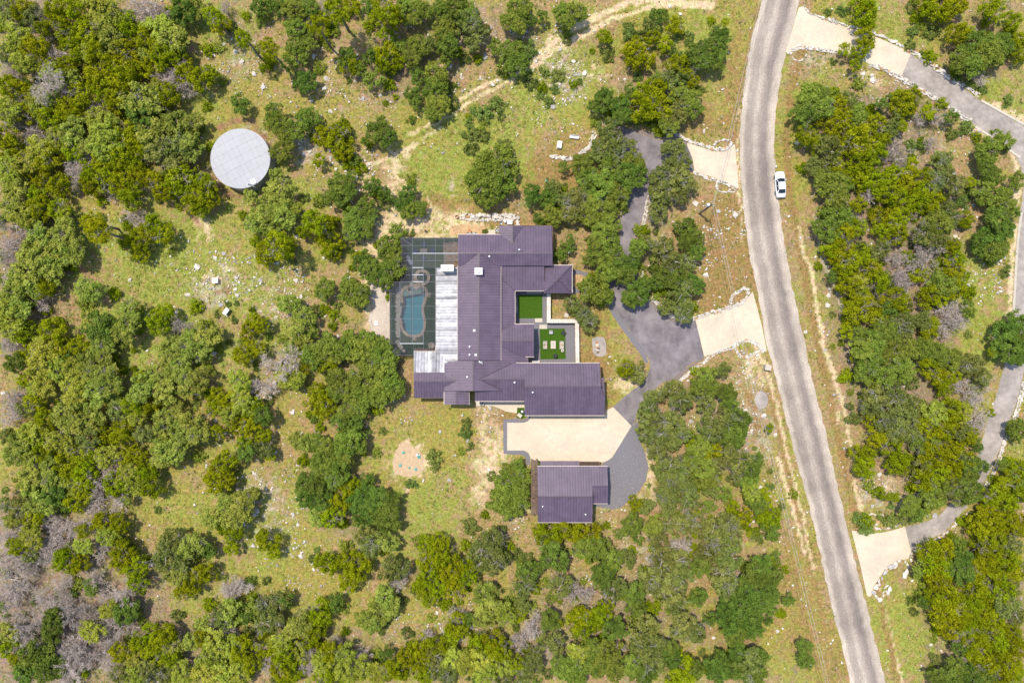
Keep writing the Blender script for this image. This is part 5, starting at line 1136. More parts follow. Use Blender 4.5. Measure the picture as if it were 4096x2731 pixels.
r = thing('skylight', 'pale framed glass skylight box below the fire court turf', 'skylight', (*W(*Z1(1590, 1276))[:2], 0))
soft(r, 'curb', (0, 0, .22), (1.40, .50, .44), M['fascia'], 0, .01); soft(r, 'glazing', (0, 0, .45), (.85, .38, .05), M['greymetal'], 0, .01)
# pool terrace furniture
uz = rg(1550, 930, 3.734); vz = rg(1550, 1150, 3.2)
r = thing('dining_table', 'pale rectangular dining table under the top of the screen enclosure', 'table', (*W(*uz(548, 280))[:2], .02))
for k in range(4): soft(r, 'board', (0, -.27 + k * .18, .73), (1.36, .165, .05), M['palletwood'], 0, .01)
for a in (-1, 1):
    for b_ in (-1, 1): soft(r, 'leg', (.58 * a, .28 * b_, .36), (.07, .07, .70), M['darkmetal'], 0, .005)
def poolchair(label, sxy, rz):
    r = thing('patio_chair', label, 'patio chair', (*W(*sxy)[:2], .02), rz, 'blue patio chairs round the table')
    MB().lathe([(.26, .02), (.34, .30), (.36, .36), (.30, .42), (.05, .44)], n=18).obj('seat', M['bluecush'], r, world=False)
    mb = MB(); mb.tube([(.40 * math.cos(a), .38 * math.sin(a), .52 + .12 * max(0, -math.sin(a))) for a in np.linspace(math.pi * .95, math.pi * 2.05, 10)], .10, 8); mb.obj('backrest', M['bluecush'], r, world=False)
    for a in (.8, 2.3, 3.9, 5.5): soft(r, 'leg', (.26 * math.cos(a), .26 * math.sin(a), .1), (.04, .04, .2), M['darkmetal'], 0, .004)
poolchair('blue rounded patio chair above the screened dining table', uz(548, 195), math.pi); poolchair('blue rounded patio chair left of the screened dining table', uz(425, 275), -math.pi / 2)
poolchair('blue rounded patio chair right of the screened dining table', uz(672, 272), math.pi / 2); poolchair('blue rounded patio chair below the screened dining table', uz(545, 382), 0)
def lounger(name, label, sxy, rz, mat, z=.02, L=1.85, w=.64):
    r = thing(name, label, 'lounger', (*W(*sxy)[:2], z), rz)
    soft(r, 'seat_cushion', (0, -.25, .32), (w, L * .62, .10), mat, 0, .03)
    mb = MB(); mb.add([(-w / 2, L * .18, .27), (w / 2, L * .18, .27), (w / 2, L * .52, .62), (-w / 2, L * .52, .62), (-w / 2, L * .18, .37), (w / 2, L * .18, .37), (w / 2, L * .49, .70), (-w / 2, L * .49, .70)], [(3, 2, 1, 0), (4, 5, 6, 7), (0, 1, 5, 4), (1, 2, 6, 5), (2, 3, 7, 6), (3, 0, 4, 7)]); mb.obj('backrest', mat, r, world=False)
    soft(r, 'frame', (0, -.1, .23), (w + .06, L * .9, .05), M['darkmetal'], 0, .01)
    for a in (-1, 1):
        for b_ in (-.8, .6): soft(r, 'leg', (w * .48 * a, b_, .1), (.05, .05, .2), M['darkmetal'], 0, .005)
lounger('sun_lounger', 'blue and white plaid sun lounger inside the left of the screen enclosure', uz(335, 420), math.radians(27), M['plaid'])
lounger('sun_lounger', 'tan cushioned sun lounger in the lower left corner of the pool terrace', vz(160, 735), math.radians(32), M['cream'], .02, 1.9, .7)
r = thing('side_table', 'round white side table beside the tan sun lounger by the pool', 'side table', (*W(*vz(212, 813))[:2], .02))
MB().lathe([(.22, 0), (.06, .03), (.05, .44), (.34, .46), (.35, .50), (.33, .51)], n=24).obj('table', M['cream'], r, world=False)
r = thing('papasan_chair', 'round cushioned wicker chair in the lower right corner of the pool terrace', 'round chair', (*W(*vz(568, 742))[:2], .02))
MB().lathe([(.30, 0), (.36, .05), (.24, .22), (.56, .40), (.62, .52), (.58, .54), (.30, .40), (.02, .34)], n=24).obj('basket', M['palletwood'], r, world=False)
MB().lathe([(.05, .36), (.34, .42), (.54, .53), (.50, .58), (.28, .48), (.02, .45)], n=24).obj('cushion', M['cream'], r, world=False)
for i, (q, rz, lb) in enumerate(((uz(310, 850), .7, 'low beige in-water lounger on the pool sun shelf near the pool wall'), (uz(395, 800), .9, 'low beige in-water lounger on the pool sun shelf near the spa'))):
    r = thing('water_lounger', lb, 'water lounger', (*W(*q)[:2], -.13), rz)
    mb = MB(); w = .30
    prof = [(-.85, .06), (-.4, .16), (0, .10), (.45, .22), (.85, .46)]
    V = [(s * w, y, z) for y, z in prof for s in (-1, 1)] + [(s * w, y, 0) for y, z in prof for s in (-1, 1)]
    F = [(2 * k, 2 * k + 1, 2 * k + 3, 2 * k + 2) for k in range(4)] + [(2 * k + 10, 2 * k, 2 * k + 2, 2 * k + 12) for k in range(4)] + [(2 * k + 1, 2 * k + 11, 2 * k + 13, 2 * k + 3) for k in range(4)] + [(0, 10, 11, 1), (8, 9, 19, 18)]
    mb.add(V, F); mb.obj('shell', M['cream'], r, world=False)
x, y, _ = W(*uz(325, 850)); r = thing('agave_pot', 'dark potted agave on the pool sun shelf', 'potted plant', (x, y, -.13))
MB().lathe([(.16, 0), (.22, .30), (.20, .32), (.18, .26)], n=14).obj('pot', M['darkmetal'], r, world=False)
mb = MB()
for k in range(22):
    a = k * 2.4; e = .35 + .5 * (k / 22); l = .5; u = Vector((math.cos(a), math.sin(a), 0)); v = Vector((-u.y, u.x, 0)) * .05
    mb.add([u * .05 - v + Vector((0, 0, .3)), u * .05 + v + Vector((0, 0, .3)), u * l * math.cos(e) + Vector((0, 0, .3 + l * math.sin(e)))], [(0, 1, 2)])
mb.obj('leaves', M['oakdark'], r, world=False)
for q, lb in ((vz(517, 98), 'white globe lantern on the stone pad right of the pool'), (vz(347, 650), 'white globe lantern on the stone pad below the pool')):
    r = thing('lantern', lb, 'lantern', (*W(*q)[:2], .06)); MB().lathe([(.07, 0), (.08, .02), (.03, .05), (.12, .12), (.15, .22), (.11, .33), (.03, .37)], n=16).obj('globe', M['white'], r, world=False, smooth=True)
    MB().lathe([(.10, -.001), (.10, .03), (.03, .04)], n=14).obj('foot', M['darkmetal'], r, world=False)
# mechanical units
def acunit(label, sxy, rz=0):
    r = thing('air_conditioner', label, 'air conditioner', (*W(*sxy)[:2], .05), rz, 'air conditioner units')
    soft(r, 'casing', (0, 0, .40), (.78, .78, .80), M['cream'], 0, .03)
    MB().lathe([(.33, .79), (.34, .83), (.30, .83), (.29, .795)], n=24).obj('fan_ring', M['darkmetal'], r, world=False)
    MB().lathe([(.30, .795), (.30, .806), (.02, .81)], n=20).obj('fan_well', M['rubber'], r, world=False)
    for k in range(5): soft(r, 'fan_blade', (.15 * math.cos(k * 1.257), .15 * math.sin(k * 1.257), .815), (.24, .07, .008), M['greymetal'], k * 1.257, .001)
acunit('square air conditioner with round fan at the notch of the top roof edge', Z1(1258, 161)); acunit('square air conditioner on a pad under the lower middle eaves', Z2(55, 531))
gz4 = rg(1780, 840, 3.953)
r = thing('pool_equipment', 'white pool filter and heater box behind the top roof edge', 'pool equipment', (*W(*gz4(1020, 205))[:2], 0))
soft(r, 'heater_box', (.06, 0, .48), (.95, .80, .95), M['white'], 0, .04)
MB().lathe([(.24, 0), (.27, .08), (.27, .80), (.18, .95), (.03, 1.0)], (-.80, .15, 0), 18).obj('filter_tank', M['white'], r, world=False)
mb = MB(); mb.tube([(-.8, -.1, .3), (-.8, -.5, .3), (0, -.5, .3), (.1, -.4, .3)], .04, 6); mb.obj('pipe', M['greymetal'], r, world=False)
r = thing('satellite_dish', 'grey satellite dish just above the top roof edge', 'satellite dish', (*W(*gz4(888, 240))[:2], 0))
MB().tube([(0, 0, 0), (0, 0, 2.6)], .04, 8).obj('mast', M['greymetal'], r, world=False)
mb = MB(); mb.lathe([(.04, 0), (.18, .03), (.30, .10), (.315, .10), (.18, .015), (.03, -.02)], n=20); d_ = mb.obj('dish', M['greymetal'], r, world=False); d_.location = (0, 0, 2.6); d_.rotation_euler = (.5, .1, 0)
MB().tube([(0, .2, 2.65), (.05, .35, 2.95)], .02, 5).obj('feed_arm', M['white'], r, world=False)
r = thing('fire_ring', 'round rusty fire ring at the left end of the limestone retaining wall', 'fire ring', (*W(*gz4(192, 113))[:2], 0))
MB().lathe([(.30, 0), (.32, .42), (.34, .42), (.27, .40), (.26, .08), (.02, .06)], n=22).obj('ring', M['gutterbrown'], r, world=False)
MB().lathe([(.24, .09), (.24, .12), (.02, .16)], n=16).obj('ash', M['dirt'], r, world=False)
r = thing('clay_pot', 'orange clay pot on the flagstones above the flower bed', 'clay pot', (*W(*gz4(393, 338))[:2], 0))
MB().lathe([(.16, 0), (.24, .3), (.27, .32), (.27, .38), (.22, .38), (.20, .28), (.02, .26)], n=18).obj('pot', M['terracotta'], r, world=False)
r = thing('flower_bed', 'narrow bed of white and purple flowers along the top eaves', 'flower bed', (*W(*gz4(430, 372))[:2], 0))
fl = {'white_bloom': (M['white'], []), 'purple_bloom': (M['bluecush'], []), 'leaves': (M['shrub'], [])}
for k in range(90):
    p = Vector((random.uniform(-.95, .95), random.uniform(-.22, .16), random.uniform(.15, .45))); fl[random.choice(['white_bloom', 'white_bloom', 'purple_bloom', 'leaves', 'leaves'])][1].append(p)
for nme, (mt, P) in fl.items():
    mb = MB()
    for p in P:
        for q in range(3):
            a = random.uniform(0, 6.28); u = Vector((math.cos(a), math.sin(a), random.uniform(-.3, .3))) * .09; v = Vector((-u.y, u.x, .03)); mb.add([p - u, p - v * .7, p + u, p + v * .7], [(0, 1, 2, 3)])
    mb.obj(nme, mt, r, world=False)
r = thing('camp_tripod', 'dark tripod cooking stand on bare ground above the screen enclosure', 'tripod', (*W(*Z1(650, 162))[:2], 0))
for a in (.4, 2.5, 4.6): MB().tube([(.42 * math.cos(a), .42 * math.sin(a), 0), (0, 0, 1.15)], .025, 6).obj('leg', M['darkmetal'], r, world=False)
MB().lathe([(.14, .38), (.18, .50), (.17, .52), (.02, .44)], n=14).obj('pot', M['darkmetal'], r, world=False)
r = thing('skimmer_box', 'square white pump lid on the crushed stone left of the pool', 'pump lid', (*W(*Z1(224, 947))[:2], 0))
soft(r, 'lid', (0, 0, .10), (.66, .76, .18), M['white'], 0, .05); MB().lathe([(.19, .19), (.19, .22), (.13, .23), (.12, .20), (.02, .20)], n=18).obj('cap', M['cream'], r, world=False)
r = thing('bucket', 'teal bucket beside the bush left of the crushed stone bed', 'bucket', (*W(*Z1(130, 823))[:2], 0))
MB().lathe([(.14, 0), (.18, .36), (.19, .36), (.16, .34), (.12, .05), (.02, .05)], n=16).obj('pail', M['teal'], r, world=False); MB().tube([(.18 * math.cos(a), 0, .36 + .2 * math.sin(a)) for a in np.linspace(0, math.pi, 8)], .012, 5).obj('handle', M['darkmetal'], r, world=False)
# grill corner
r = thing('cooler_box', 'tan storage box tilted on the small turf corner by the garage', 'storage box', (*W(*Z2(364, 631))[:2], .03), -.65)
soft(r, 'box', (0, 0, .28), (.80, .58, .52), M['taupe'], 0, .03); soft(r, 'lid', (0, 0, .57), (.84, .62, .08), M['cream'], 0, .02)
r = thing('grill', 'round silver grill on the small turf corner by the garage', 'grill', (*W(*Z2(386, 599))[:2], .03), .4)
for a in (.5, 2.6, 4.7): MB().tube([(.36 * math.cos(a), .36 * math.sin(a), 0), (.2 * math.cos(a), .2 * math.sin(a), .62)], .02, 6).obj('leg', M['darkmetal'], r, world=False)
MB().lathe([(.05, .50), (.28, .60), (.33, .76), (.33, .80)], n=20).obj('bowl', M['greymetal'], r, world=False); MB().lathe([(.34, .80), (.31, .92), (.18, 1.02), (.03, 1.05)], n=20).obj('lid', M['rim'], r, world=False); soft(r, 'handle', (0, 0, 1.08), (.16, .04, .04), M['rubber'], 0, .01)
# meadow utilities
t01 = TT(0, 1)
r = thing('well_house', 'small white well box standing in a ring of broken stone', 'well box', (*W(*t01(1993, 1012))[:2], 0))
sheet('well_pad', [(r.location.x - .75, r.location.y - .65), (r.location.x + .95, r.location.y - .65), (r.location.x + .95, r.location.y + .75), (r.location.x - .75, r.location.y + .75)], .04, M['dirt'], .05)
soft(r, 'box', (0, 0, .45), (.95, .82, .88), M['fascia'], 0, .02); soft(r, 'lid', (0, 0, .93), (1.05, .90, .09), M['white'], 0, .02)
r = thing('control_cabinet', 'grey metal control cabinet leaning in dark green shrubs', 'metal cabinet', (*W(*t01(2094, 1292))[:2], 0), math.radians(-35))
soft(r, 'cabinet', (0, 0, .5), (.62, 1.16, .95), M['greymetal'], 0, .03); soft(r, 'roof', (.03, 0, 1.0), (.74, 1.26, .07), M['white'], 0, .02); soft(r, 'side_rail', (.34, 0, .9), (.06, 1.1, .1), M['greymetal'], 0, .01)
for x_, y_, rr, lb in ((1355, 1018, .27, 'teal round tank lid at the upper left of the bare earth mound'), (1497, 1058, .31, 'teal round tank lid with dark centre beside the white box on the mound'), (1325, 1135, .27, 'teal round tank lid at the lower left of the bare earth mound'), (1468, 1170, .28, 'teal round tank lid at the lower right of the bare earth mound'), (1408, 1156, .20, 'smallest teal lid between the two lower lids on the mound')):
    r = thing('tank_lid', lb, 'tank lid', (*W(*t12(x_, y_))[:2], .05), 0, 'teal lids on the earth mound')
    MB().lathe([(rr, 0), (rr, .12), (rr * .9, .16), (rr * .3, .18), (.02, .18)], n=22).obj('lid', M['teal'], r, world=False)
    MB().lathe([(rr * .28, .175), (rr * .28, .21), (.02, .215)], n=12).obj('knob', M['darkmetal'] if 'dark centre' in lb else M['teal'], r, world=False)
r = thing('control_box', 'small white electric box on the bare earth mound', 'electric box', (*W(*t12(1482, 1032))[:2], .05), .1)
soft(r, 'box', (0, 0, .5), (.34, .42, .5), M['white'], 0, .02); soft(r, 'post', (0, 0, .12), (.1, .1, .25), M['greymetal'], 0, .005); soft(r, 'conduit_box', (.36, -.12, .2), (.22, .2, .4), M['white'], 0, .01)
r = thing('pallet', 'bleached wooden pallet lying beside the bushes left of the mound', 'pallet', (*W(*t12(566, 824))[:2], 0), math.radians(-68))
for k in range(7): soft(r, 'slat', (-.54 + k * .18, 0, .13), (.11, 1.15, .025), M['palletwood'], 0, .004)
for y_ in (-.52, 0, .52): soft(r, 'stringer', (0, y_, .06), (1.2, .06, .11), M['palletwood'], 0, .004)
r = thing('pallet', 'short broken pallet end lying below the bleached pallet', 'pallet', (*W(*t12(572, 852))[:2], 0), math.radians(-50))
for k in range(2): soft(r, 'slat', (-.12 + k * .2, 0, .05), (.11, .75, .025), M['palletwood'], 0, .004)
soft(r, 'stringer', (0, .2, .02), (.45, .06, .04), M['palletwood'], 0, .003)
r = thing('storage_tote', 'dark grey storage tote with pale lid by the pallet', 'storage tote', (*W(*t12(624, 890))[:2], 0), math.radians(-35))
soft(r, 'tub', (0, 0, .38), (1.25, .85, .74), M['black'], 0, .05); soft(r, 'lid', (0, .08, .78), (1.22, .66, .06), M['greymetal'], 0, .02)
for s in (-1, 1): soft(r, 'handle', (.62 * s, 0, .6), (.06, .26, .05), M['black'], 0, .01)
r = thing('garden_bench', 'white slatted bench above the curved stone wall', 'bench', (*W(*a20(570, 1268))[:2], 0), math.radians(-6))
for k in range(4): soft(r, 'slat', (0, .20 - k * .12, .45), (1.70, .10, .035), M['white'], 0, .006)
for k in range(3): soft(r, 'back_slat', (0, .30, .58 + k * .12), (1.70, .03, .09), M['white'], 0, .006)
for s in (-1, 0, 1): soft(r, 'leg', (.72 * s, .02, .21), (.06, .46, .42), M['white'], 0, .006)
for s in (-1, 1): soft(r, 'armrest', (.80 * s, .02, .64), (.07, .5, .04), M['white'], 0, .006)
r = thing('transformer_pad', 'white upright utility cabinet left of the slatted bench', 'utility cabinet', (*W(*a20(436, 1338))[:2], 0), math.radians(-8))
soft(r, 'cabinet', (0, 0, .42), (.78, 1.26, .80), M['white'], 0, .04); soft(r, 'plinth', (-.04, 0, .05), (.96, 1.40, .1), M['slab'], 0, .01); soft(r, 'vent', (-.40, 0, .5), (.03, .8, .3), M['greymetal'], 0, .004)
r = thing('utility_pedestal', 'small teal utility pedestal beside the oak above the house', 'utility pedestal', (*W(*TT(2,1)(316, 97))[:2], 0), .1)
soft(r, 'housing', (0, 0, .3), (.46, .42, .6), M['teal'], 0, .05); soft(r, 'lid', (0, 0, .62), (.50, .46, .06), M['teal'], 0, .02)
r = thing('mailbox', 'grey stone mailbox pillar on the left edge of the road', 'mailbox', (*W(*t(2330, 236))[:2], 0), -.12)
soft(r, 'pillar', (0, 0, .6), (.95, .85, 1.2), M['stonegrey'], 0, .02); soft(r, 'cap_slab', (0, 0, 1.24), (1.1, 1.0, .1), M['slab'], 0, .02); soft(r, 'letter_flap', (.48, 0, .95), (.03, .3, .22), M['darkmetal'], 0, .005)
# stone figure in the gravel oval
r = thing('garden_statue', 'tan stone figure lying upright between small plants on the gravel oval', 'statue', (*W(*Z4(262, 1290))[:2], 0), .12)
mb = MB(); mb.lathe([(.26, 0), (.22, .3), (.20, .55), (.26, .8), (.12, .95), (.16, 1.08), (.12, 1.2), (.03, 1.25)], n=14); mb.obj('figure', M['flagorange'], r, world=False, smooth=True)
soft(r, 'plinth', (0, -.05, .08), (.5, 1.5, .16), M['stonecap'], 0, .04)
for s, cc in ((.85, 'terracotta'), (-.85, 'gutterbrown')): MB().lathe([(.15, 0), (.24, .14), (.20, .26), (.03, .3)], (.0, s, 0), 12).obj('urn', M[cc], r, world=False)
# ================================================================== TREES
# survey of crowns, per region: x y radius kind   (o oak, d dark oak, g grey-limbed oak, j juniper, y light green, b bare dead, s shrub)
TREES = {
(0,0): """60 60 100 g,170 60 110 j,330 60 110 b,290 140 110 g,500 60 110 j,520 180 110 j,700 70 130 j,870 70 160 y,980 120 130 y,1200 50 110 b,1330 60 130 b,1420 130 90 b,
1160 180 110 j,930 220 120 o,740 260 70 j,60 200 90 o,380 260 70 j,330 350 110 b,120 340 130 y,650 340 130 j,830 310 130 j,1000 330 130 o,1130 290 110 j,1440 270 150 y,1550 380 170 o,1360 370 140 j,300 450 120 j,60 480 130 g,180 560 100 y,420 510 90 b,560 490 80 b,680 480 110 j,920 500 140 j,1140 480 140 j,820 470 100 y,1330 480 100 o,1480 520 110 j,1590 490 110 j,440 610 110 j,600 600 90 j,1000 590 110 j,1180 560 130 j,1400 610 110 j,60 620 90 b,300 700 130 b,470 690 120 o,650 700 80 o,870 700 120 j,1040 660 110 j,1160 700 140 j,1570 620 110 b,1700 650 110 j,1480 700 120 b,1850 720 120 j,1930 660 70 j,1640 770 120 b,90 700 80 b,60 800 110 j,190 860 130 j,310 890 120 y,470 900 90 o,580 860 100 b,730 870 130 j,950 830 120 j,1110 800 140 j,1530 850 120 j,1410 810 90 o,1260 900 180 o,60 1000 120 y,210 1040 110 j,330 960 100 y,420 1030 90 j,640 1010 130 j,1060 920 110 j,900 960 90 b,1280 1030 150 d,270 1180 130 b,120 1130 110 b,60 1250 120 j,470 1100 120 j,620 1060 120 j,880 1080 110 y,640 1200 130 o,950 1180 140 y,1140 1210 140 j,1420 1220 170 o,1600 1130 150 o,1760 1120 95 o,1745 1330 125 o,1600 1350 170 g,1420 1380 130 g,1600 1460 105 g,330 1370 130 y,120 1380 130 j,500 1270 110 o,680 1370 120 j,480 1390 110 j,800 1330 100 o,950 1330 140 y,1300 1370 90 j,1120 1420 120 j,930 1450 110 j,60 1480 120 y,220 1490 120 y,390 1470 110 j,700 1510 110 b,850 1520 90 b,1040 1510 110 j,1230 1500 100 j,1640 1545 90 j,1940 140 90 j,2010 220 90 j,2230 350 80 j,2200 950 90 d,2030 60 60 b,1680 80 130 d,1760 30 110 o""",
(1,0): """40 60 90 d,330 60 110 o,230 50 90 d,480 50 100 o,750 90 130 j,860 40 90 j,620 150 70 j,560 230 80 j,600 40 80 b,1020 40 80 d,1190 60 120 j,1270 150 110 j,1110 150 70 j,1380 60 110 o,1500 80 100 o,1450 170 60 o,1190 330 80 j,1240 220 80 b,350 240 100 o,470 330 80 o,360 420 100 o,400 540 80 o,480 400 70 o,280 570 70 o,110 430 80 j,120 520 60 j,440 740 100 d,820 500 80 d,860 590 100 j,960 640 60 o,1060 500 70 d,1190 470 110 j,1200 580 110 j,1300 420 80 o,1310 540 70 j,1090 710 90 o,1480 420 110 o,1440 520 90 o,1600 400 90 g,1720 270 110 o,1690 80 110 o,1830 50 120 d,1800 150 90 o,1960 180 140 g,2020 320 130 g,1930 130 100 o,1760 400 110 d,1770 500 90 o,2100 270 60 g,2310 190 80 o,2190 420 70 o,2300 450 80 o,2290 590 70 o,1660 680 120 o,1490 700 80 d,1440 860 75 d,1640 820 120 o,1680 940 115 o,1610 1030 80 o,1450 930 60 o,150 1030 90 o,210 1140 100 o,460 1080 110 o,330 1190 100 o,240 1210 80 o,240 1380 105 o,150 1400 50 o,640 1240 110 j,770 1300 130 j,760 1190 90 j,820 1400 80 j,560 1460 60 j,1120 1190 120 d,1200 1250 70 d,1180 1310 50 d,1000 1290 40 d,2080 1030 90 s,2200 950 80 s,1960 1130 50 s,1980 1230 70 s,2090 1250 60 s,2290 1350 80 g,2200 1490 180 o""",
(2,0): """60 80 110 o,20 170 100 o,110 40 80 o,160 180 60 d,60 220 70 o,270 140 60 d,460 110 90 o,560 90 90 o,630 120 70 o,510 190 70 o,20 440 70 o,60 560 110 o,10 580 80 d,130 450 95 s,840 330 70 j,1080 310 70 s,1080 270 60 s,1160 510 145 j,1130 440 100 j,1160 690 60 s,880 480 70 s,1350 140 80 d,1490 220 85 j,1300 320 80 j,1270 230 80 g,1400 390 70 j,1450 430 60 s,1480 480 40 s,1570 320 40 s,1640 320 40 s,1630 380 45 s,1530 500 40 s,1750 420 60 d,1870 275 45 s,1930 330 80 d,1890 390 80 d,1700 500 110 d,1760 560 70 d,1890 500 90 d,1880 580 70 d,1970 190 40 j,1540 620 130 j,1530 720 130 g,1640 740 80 j,1350 700 65 o,1260 830 110 j,1200 960 155 j,1380 870 140 j,1360 1000 120 j,1540 850 130 o,1650 920 110 o,1500 1020 140 g,1440 1130 100 o,1680 1000 80 o,1750 820 35 s,1100 830 65 d,830 930 105 d,860 870 70 d,1000 960 90 d,1020 1060 80 d,1140 1080 70 s,1250 1110 50 s,880 1180 105 g,960 1300 115 g,880 1340 125 g,820 1400 105 g,960 1420 125 g,1110 1310 50 g,1130 1500 115 o,650 1510 110 o,900 1520 105 o,1500 1340 85 g,1400 1370 55 g,1570 1470 95 g,1440 1480 60 g,480 1530 55 o,410 690 65 s,390 810 45 s,260 880 45 s,330 930 45 s,150 700 40 s,620 750 35 s,300 660 50 s,90 400 40 s""",
(3,0): """880 100 125 j,900 50 100 j,960 190 70 j,690 100 50 s,890 340 90 j,720 450 60 j,850 470 85 j,820 590 55 j,960 390 55 j,600 570 30 s,1600 60 145 j,1720 40 120 j,1480 40 90 j,1640 130 60 j,2070 60 110 j,1760 300 100 j,1900 420 140 d,1780 560 105 o,1900 570 115 o,2040 480 145 o,2060 400 105 o,2180 400 110 d,2310 460 105 j,2310 330 60 j,2250 190 90 j,1330 290 55 s,1310 410 55 s,430 900 160 o,360 1020 125 d,500 980 115 o,480 860 100 o,660 960 80 j,590 1130 115 j,690 1070 105 j,760 920 85 g,830 1050 105 o,1060 940 55 d,1130 880 35 s,1260 950 125 j,1340 880 80 j,1200 1050 55 g,1470 1030 70 j,1420 1080 55 b,1000 1130 90 j,1130 1180 85 g,360 1240 105 j,450 1330 80 j,560 1380 165 g,860 1290 165 j,760 1250 105 j,1050 1250 95 j,1180 1340 70 b,1000 1420 115 j,850 1480 145 j,600 1510 105 j,420 1510 80 g,1200 1450 105 b,1320 1500 65 j,1240 1150 55 j,1330 1340 60 s,1560 1060 75 b,1700 1070 70 d,1820 1170 75 s,1690 1230 60 s,1540 1280 60 b,2030 1370 115 o,2200 1280 75 o,2020 1480 80 o,1620 1470 105 g,2110 1240 60 o,1950 700 70 b,1910 760 65 s,1980 810 50 s,2210 920 55 s,560 110 35 s,1450 500 40 s""",
(0,1): """60 60 110 y,180 30 90 j,380 60 90 j,540 130 110 j,640 50 90 b,830 50 110 j,960 90 120 j,830 130 100 j,1130 90 120 j,1180 230 110 j,1000 180 75 b,1280 60 110 j,1400 80 90 j,1500 200 90 j,1650 60 120 j,1700 160 110 j,1880 110 95 j,1900 210 110 j,1760 280 120 j,1840 350 75 j,1950 280 65 j,1560 120 100 j,120 200 140 o,200 380 130 y,80 310 120 o,330 240 110 j,350 340 110 j,540 360 105 j,570 400 60 y,100 500 120 b,820 460 90 j,880 550 100 j,960 580 70 j,1410 500 105 j,1500 580 95 j,1350 560 85 j,1250 640 110 j,1280 760 80 j,1170 400 90 b,330 580 120 o,560 560 130 o,430 680 140 o,640 680 120 o,260 760 130 o,400 820 140 o,560 760 130 o,680 790 90 o,240 900 150 o,400 930 140 o,200 1050 150 o,100 1130 130 o,400 1080 100 j,60 1300 130 y,140 1250 130 o,80 1420 130 y,250 1500 120 j,470 1470 130 j,60 700 110 b,60 850 90 b,110 950 100 b,60 1530 100 b,330 1200 75 b,760 1080 100 o,850 1100 90 o,880 1440 145 d,800 1380 100 o,960 1420 90 d,1180 1290 110 o,1150 1420 125 o,1110 1500 105 o,1440 1390 105 j,1500 1310 90 j,1640 1430 75 b,1880 1500 140 o,1740 1520 85 o,2310 1360 65 j,2280 1460 85 j,2290 230 65 o,2330 480 100 o,2100 350 40 s,1810 1250 38 s,2090 1220 33 s,2170 1220 28 s,1990 1320 35 s,2150 1370 35 s""",
(1,1): """180 30 65 o,200 200 145 o,100 270 95 o,60 400 105 o,250 400 125 o,130 500 115 o,320 450 75 o,290 330 85 o,430 250 50 s,370 345 50 y,760 110 105 d,740 230 105 d,860 60 60 d,840 180 75 d,1060 130 85 d,1170 190 65 d,1220 235 38 d,1000 330 95 d,1070 400 50 d,900 430 125 o,960 520 105 o,870 540 85 o,1010 510 60 o,1390 210 85 d,1340 290 75 d,1400 360 95 o,1500 340 65 o,530 460 115 j,450 540 85 j,620 500 95 j,680 620 115 j,700 760 75 j,640 710 75 j,190 680 125 j,100 740 105 j,60 800 75 j,310 670 65 j,270 720 85 j,1310 540 75 o,1230 680 105 o,1270 770 65 o,1160 750 55 o,980 830 105 d,1060 890 105 o,1230 900 125 o,1150 960 95 d,1200 1030 65 o,1050 980 55 d,630 1080 95 o,600 1130 55 d,880 1100 125 o,930 1180 85 o,840 1040 75 o,1010 1110 48 o,740 1230 45 s,280 1220 95 o,430 1330 105 o,410 1450 120 o,500 1500 60 o,40 1400 75 j,860 1530 75 o,1010 1555 95 o,2090 120 180 o,2240 100 145 o,2150 220 110 o,2000 50 80 o,2100 560 28 s,1440 570 30 s""",
(2,1): """190 210 95 d,330 240 85 d,370 130 85 g,340 280 55 o,240 440 55 d,380 420 105 o,560 310 125 g,480 260 85 g,590 220 85 g,520 400 85 g,680 380 115 o,850 340 115 o,760 270 85 o,820 140 165 o,970 190 115 o,720 70 105 o,1100 40 125 d,1000 30 90 o,780 450 95 o,850 550 115 o,880 660 125 o,920 500 75 o,790 640 95 o,770 770 105 d,900 790 115 o,1000 870 115 d,1100 830 75 d,1050 950 105 d,880 930 115 o,780 1090 145 o,700 1070 75 o,850 1150 85 o,560 1230 95 g,640 1290 95 g,700 1370 105 g,540 690 55 d,530 620 45 d,460 770 55 d,1170 690 85 o,1240 650 55 o,1150 770 55 o,1150 1130 115 d,1080 1170 85 d,1200 1060 85 d,1380 70 130 g,1560 70 125 g,1380 230 125 g,1330 370 105 g,1560 220 95 g,1630 110 85 g,1610 520 105 d,1680 610 85 d,1700 720 85 d,1600 650 75 d,1400 740 125 g,1320 700 65 g,1480 830 105 g,1620 830 95 g,1390 940 105 d,1330 1020 75 d,1520 1000 105 d,1670 1040 95 d,1580 1120 125 g,1440 1250 85 g,1580 1260 105 g,1600 1320 85 g,1440 1010 60 d""",
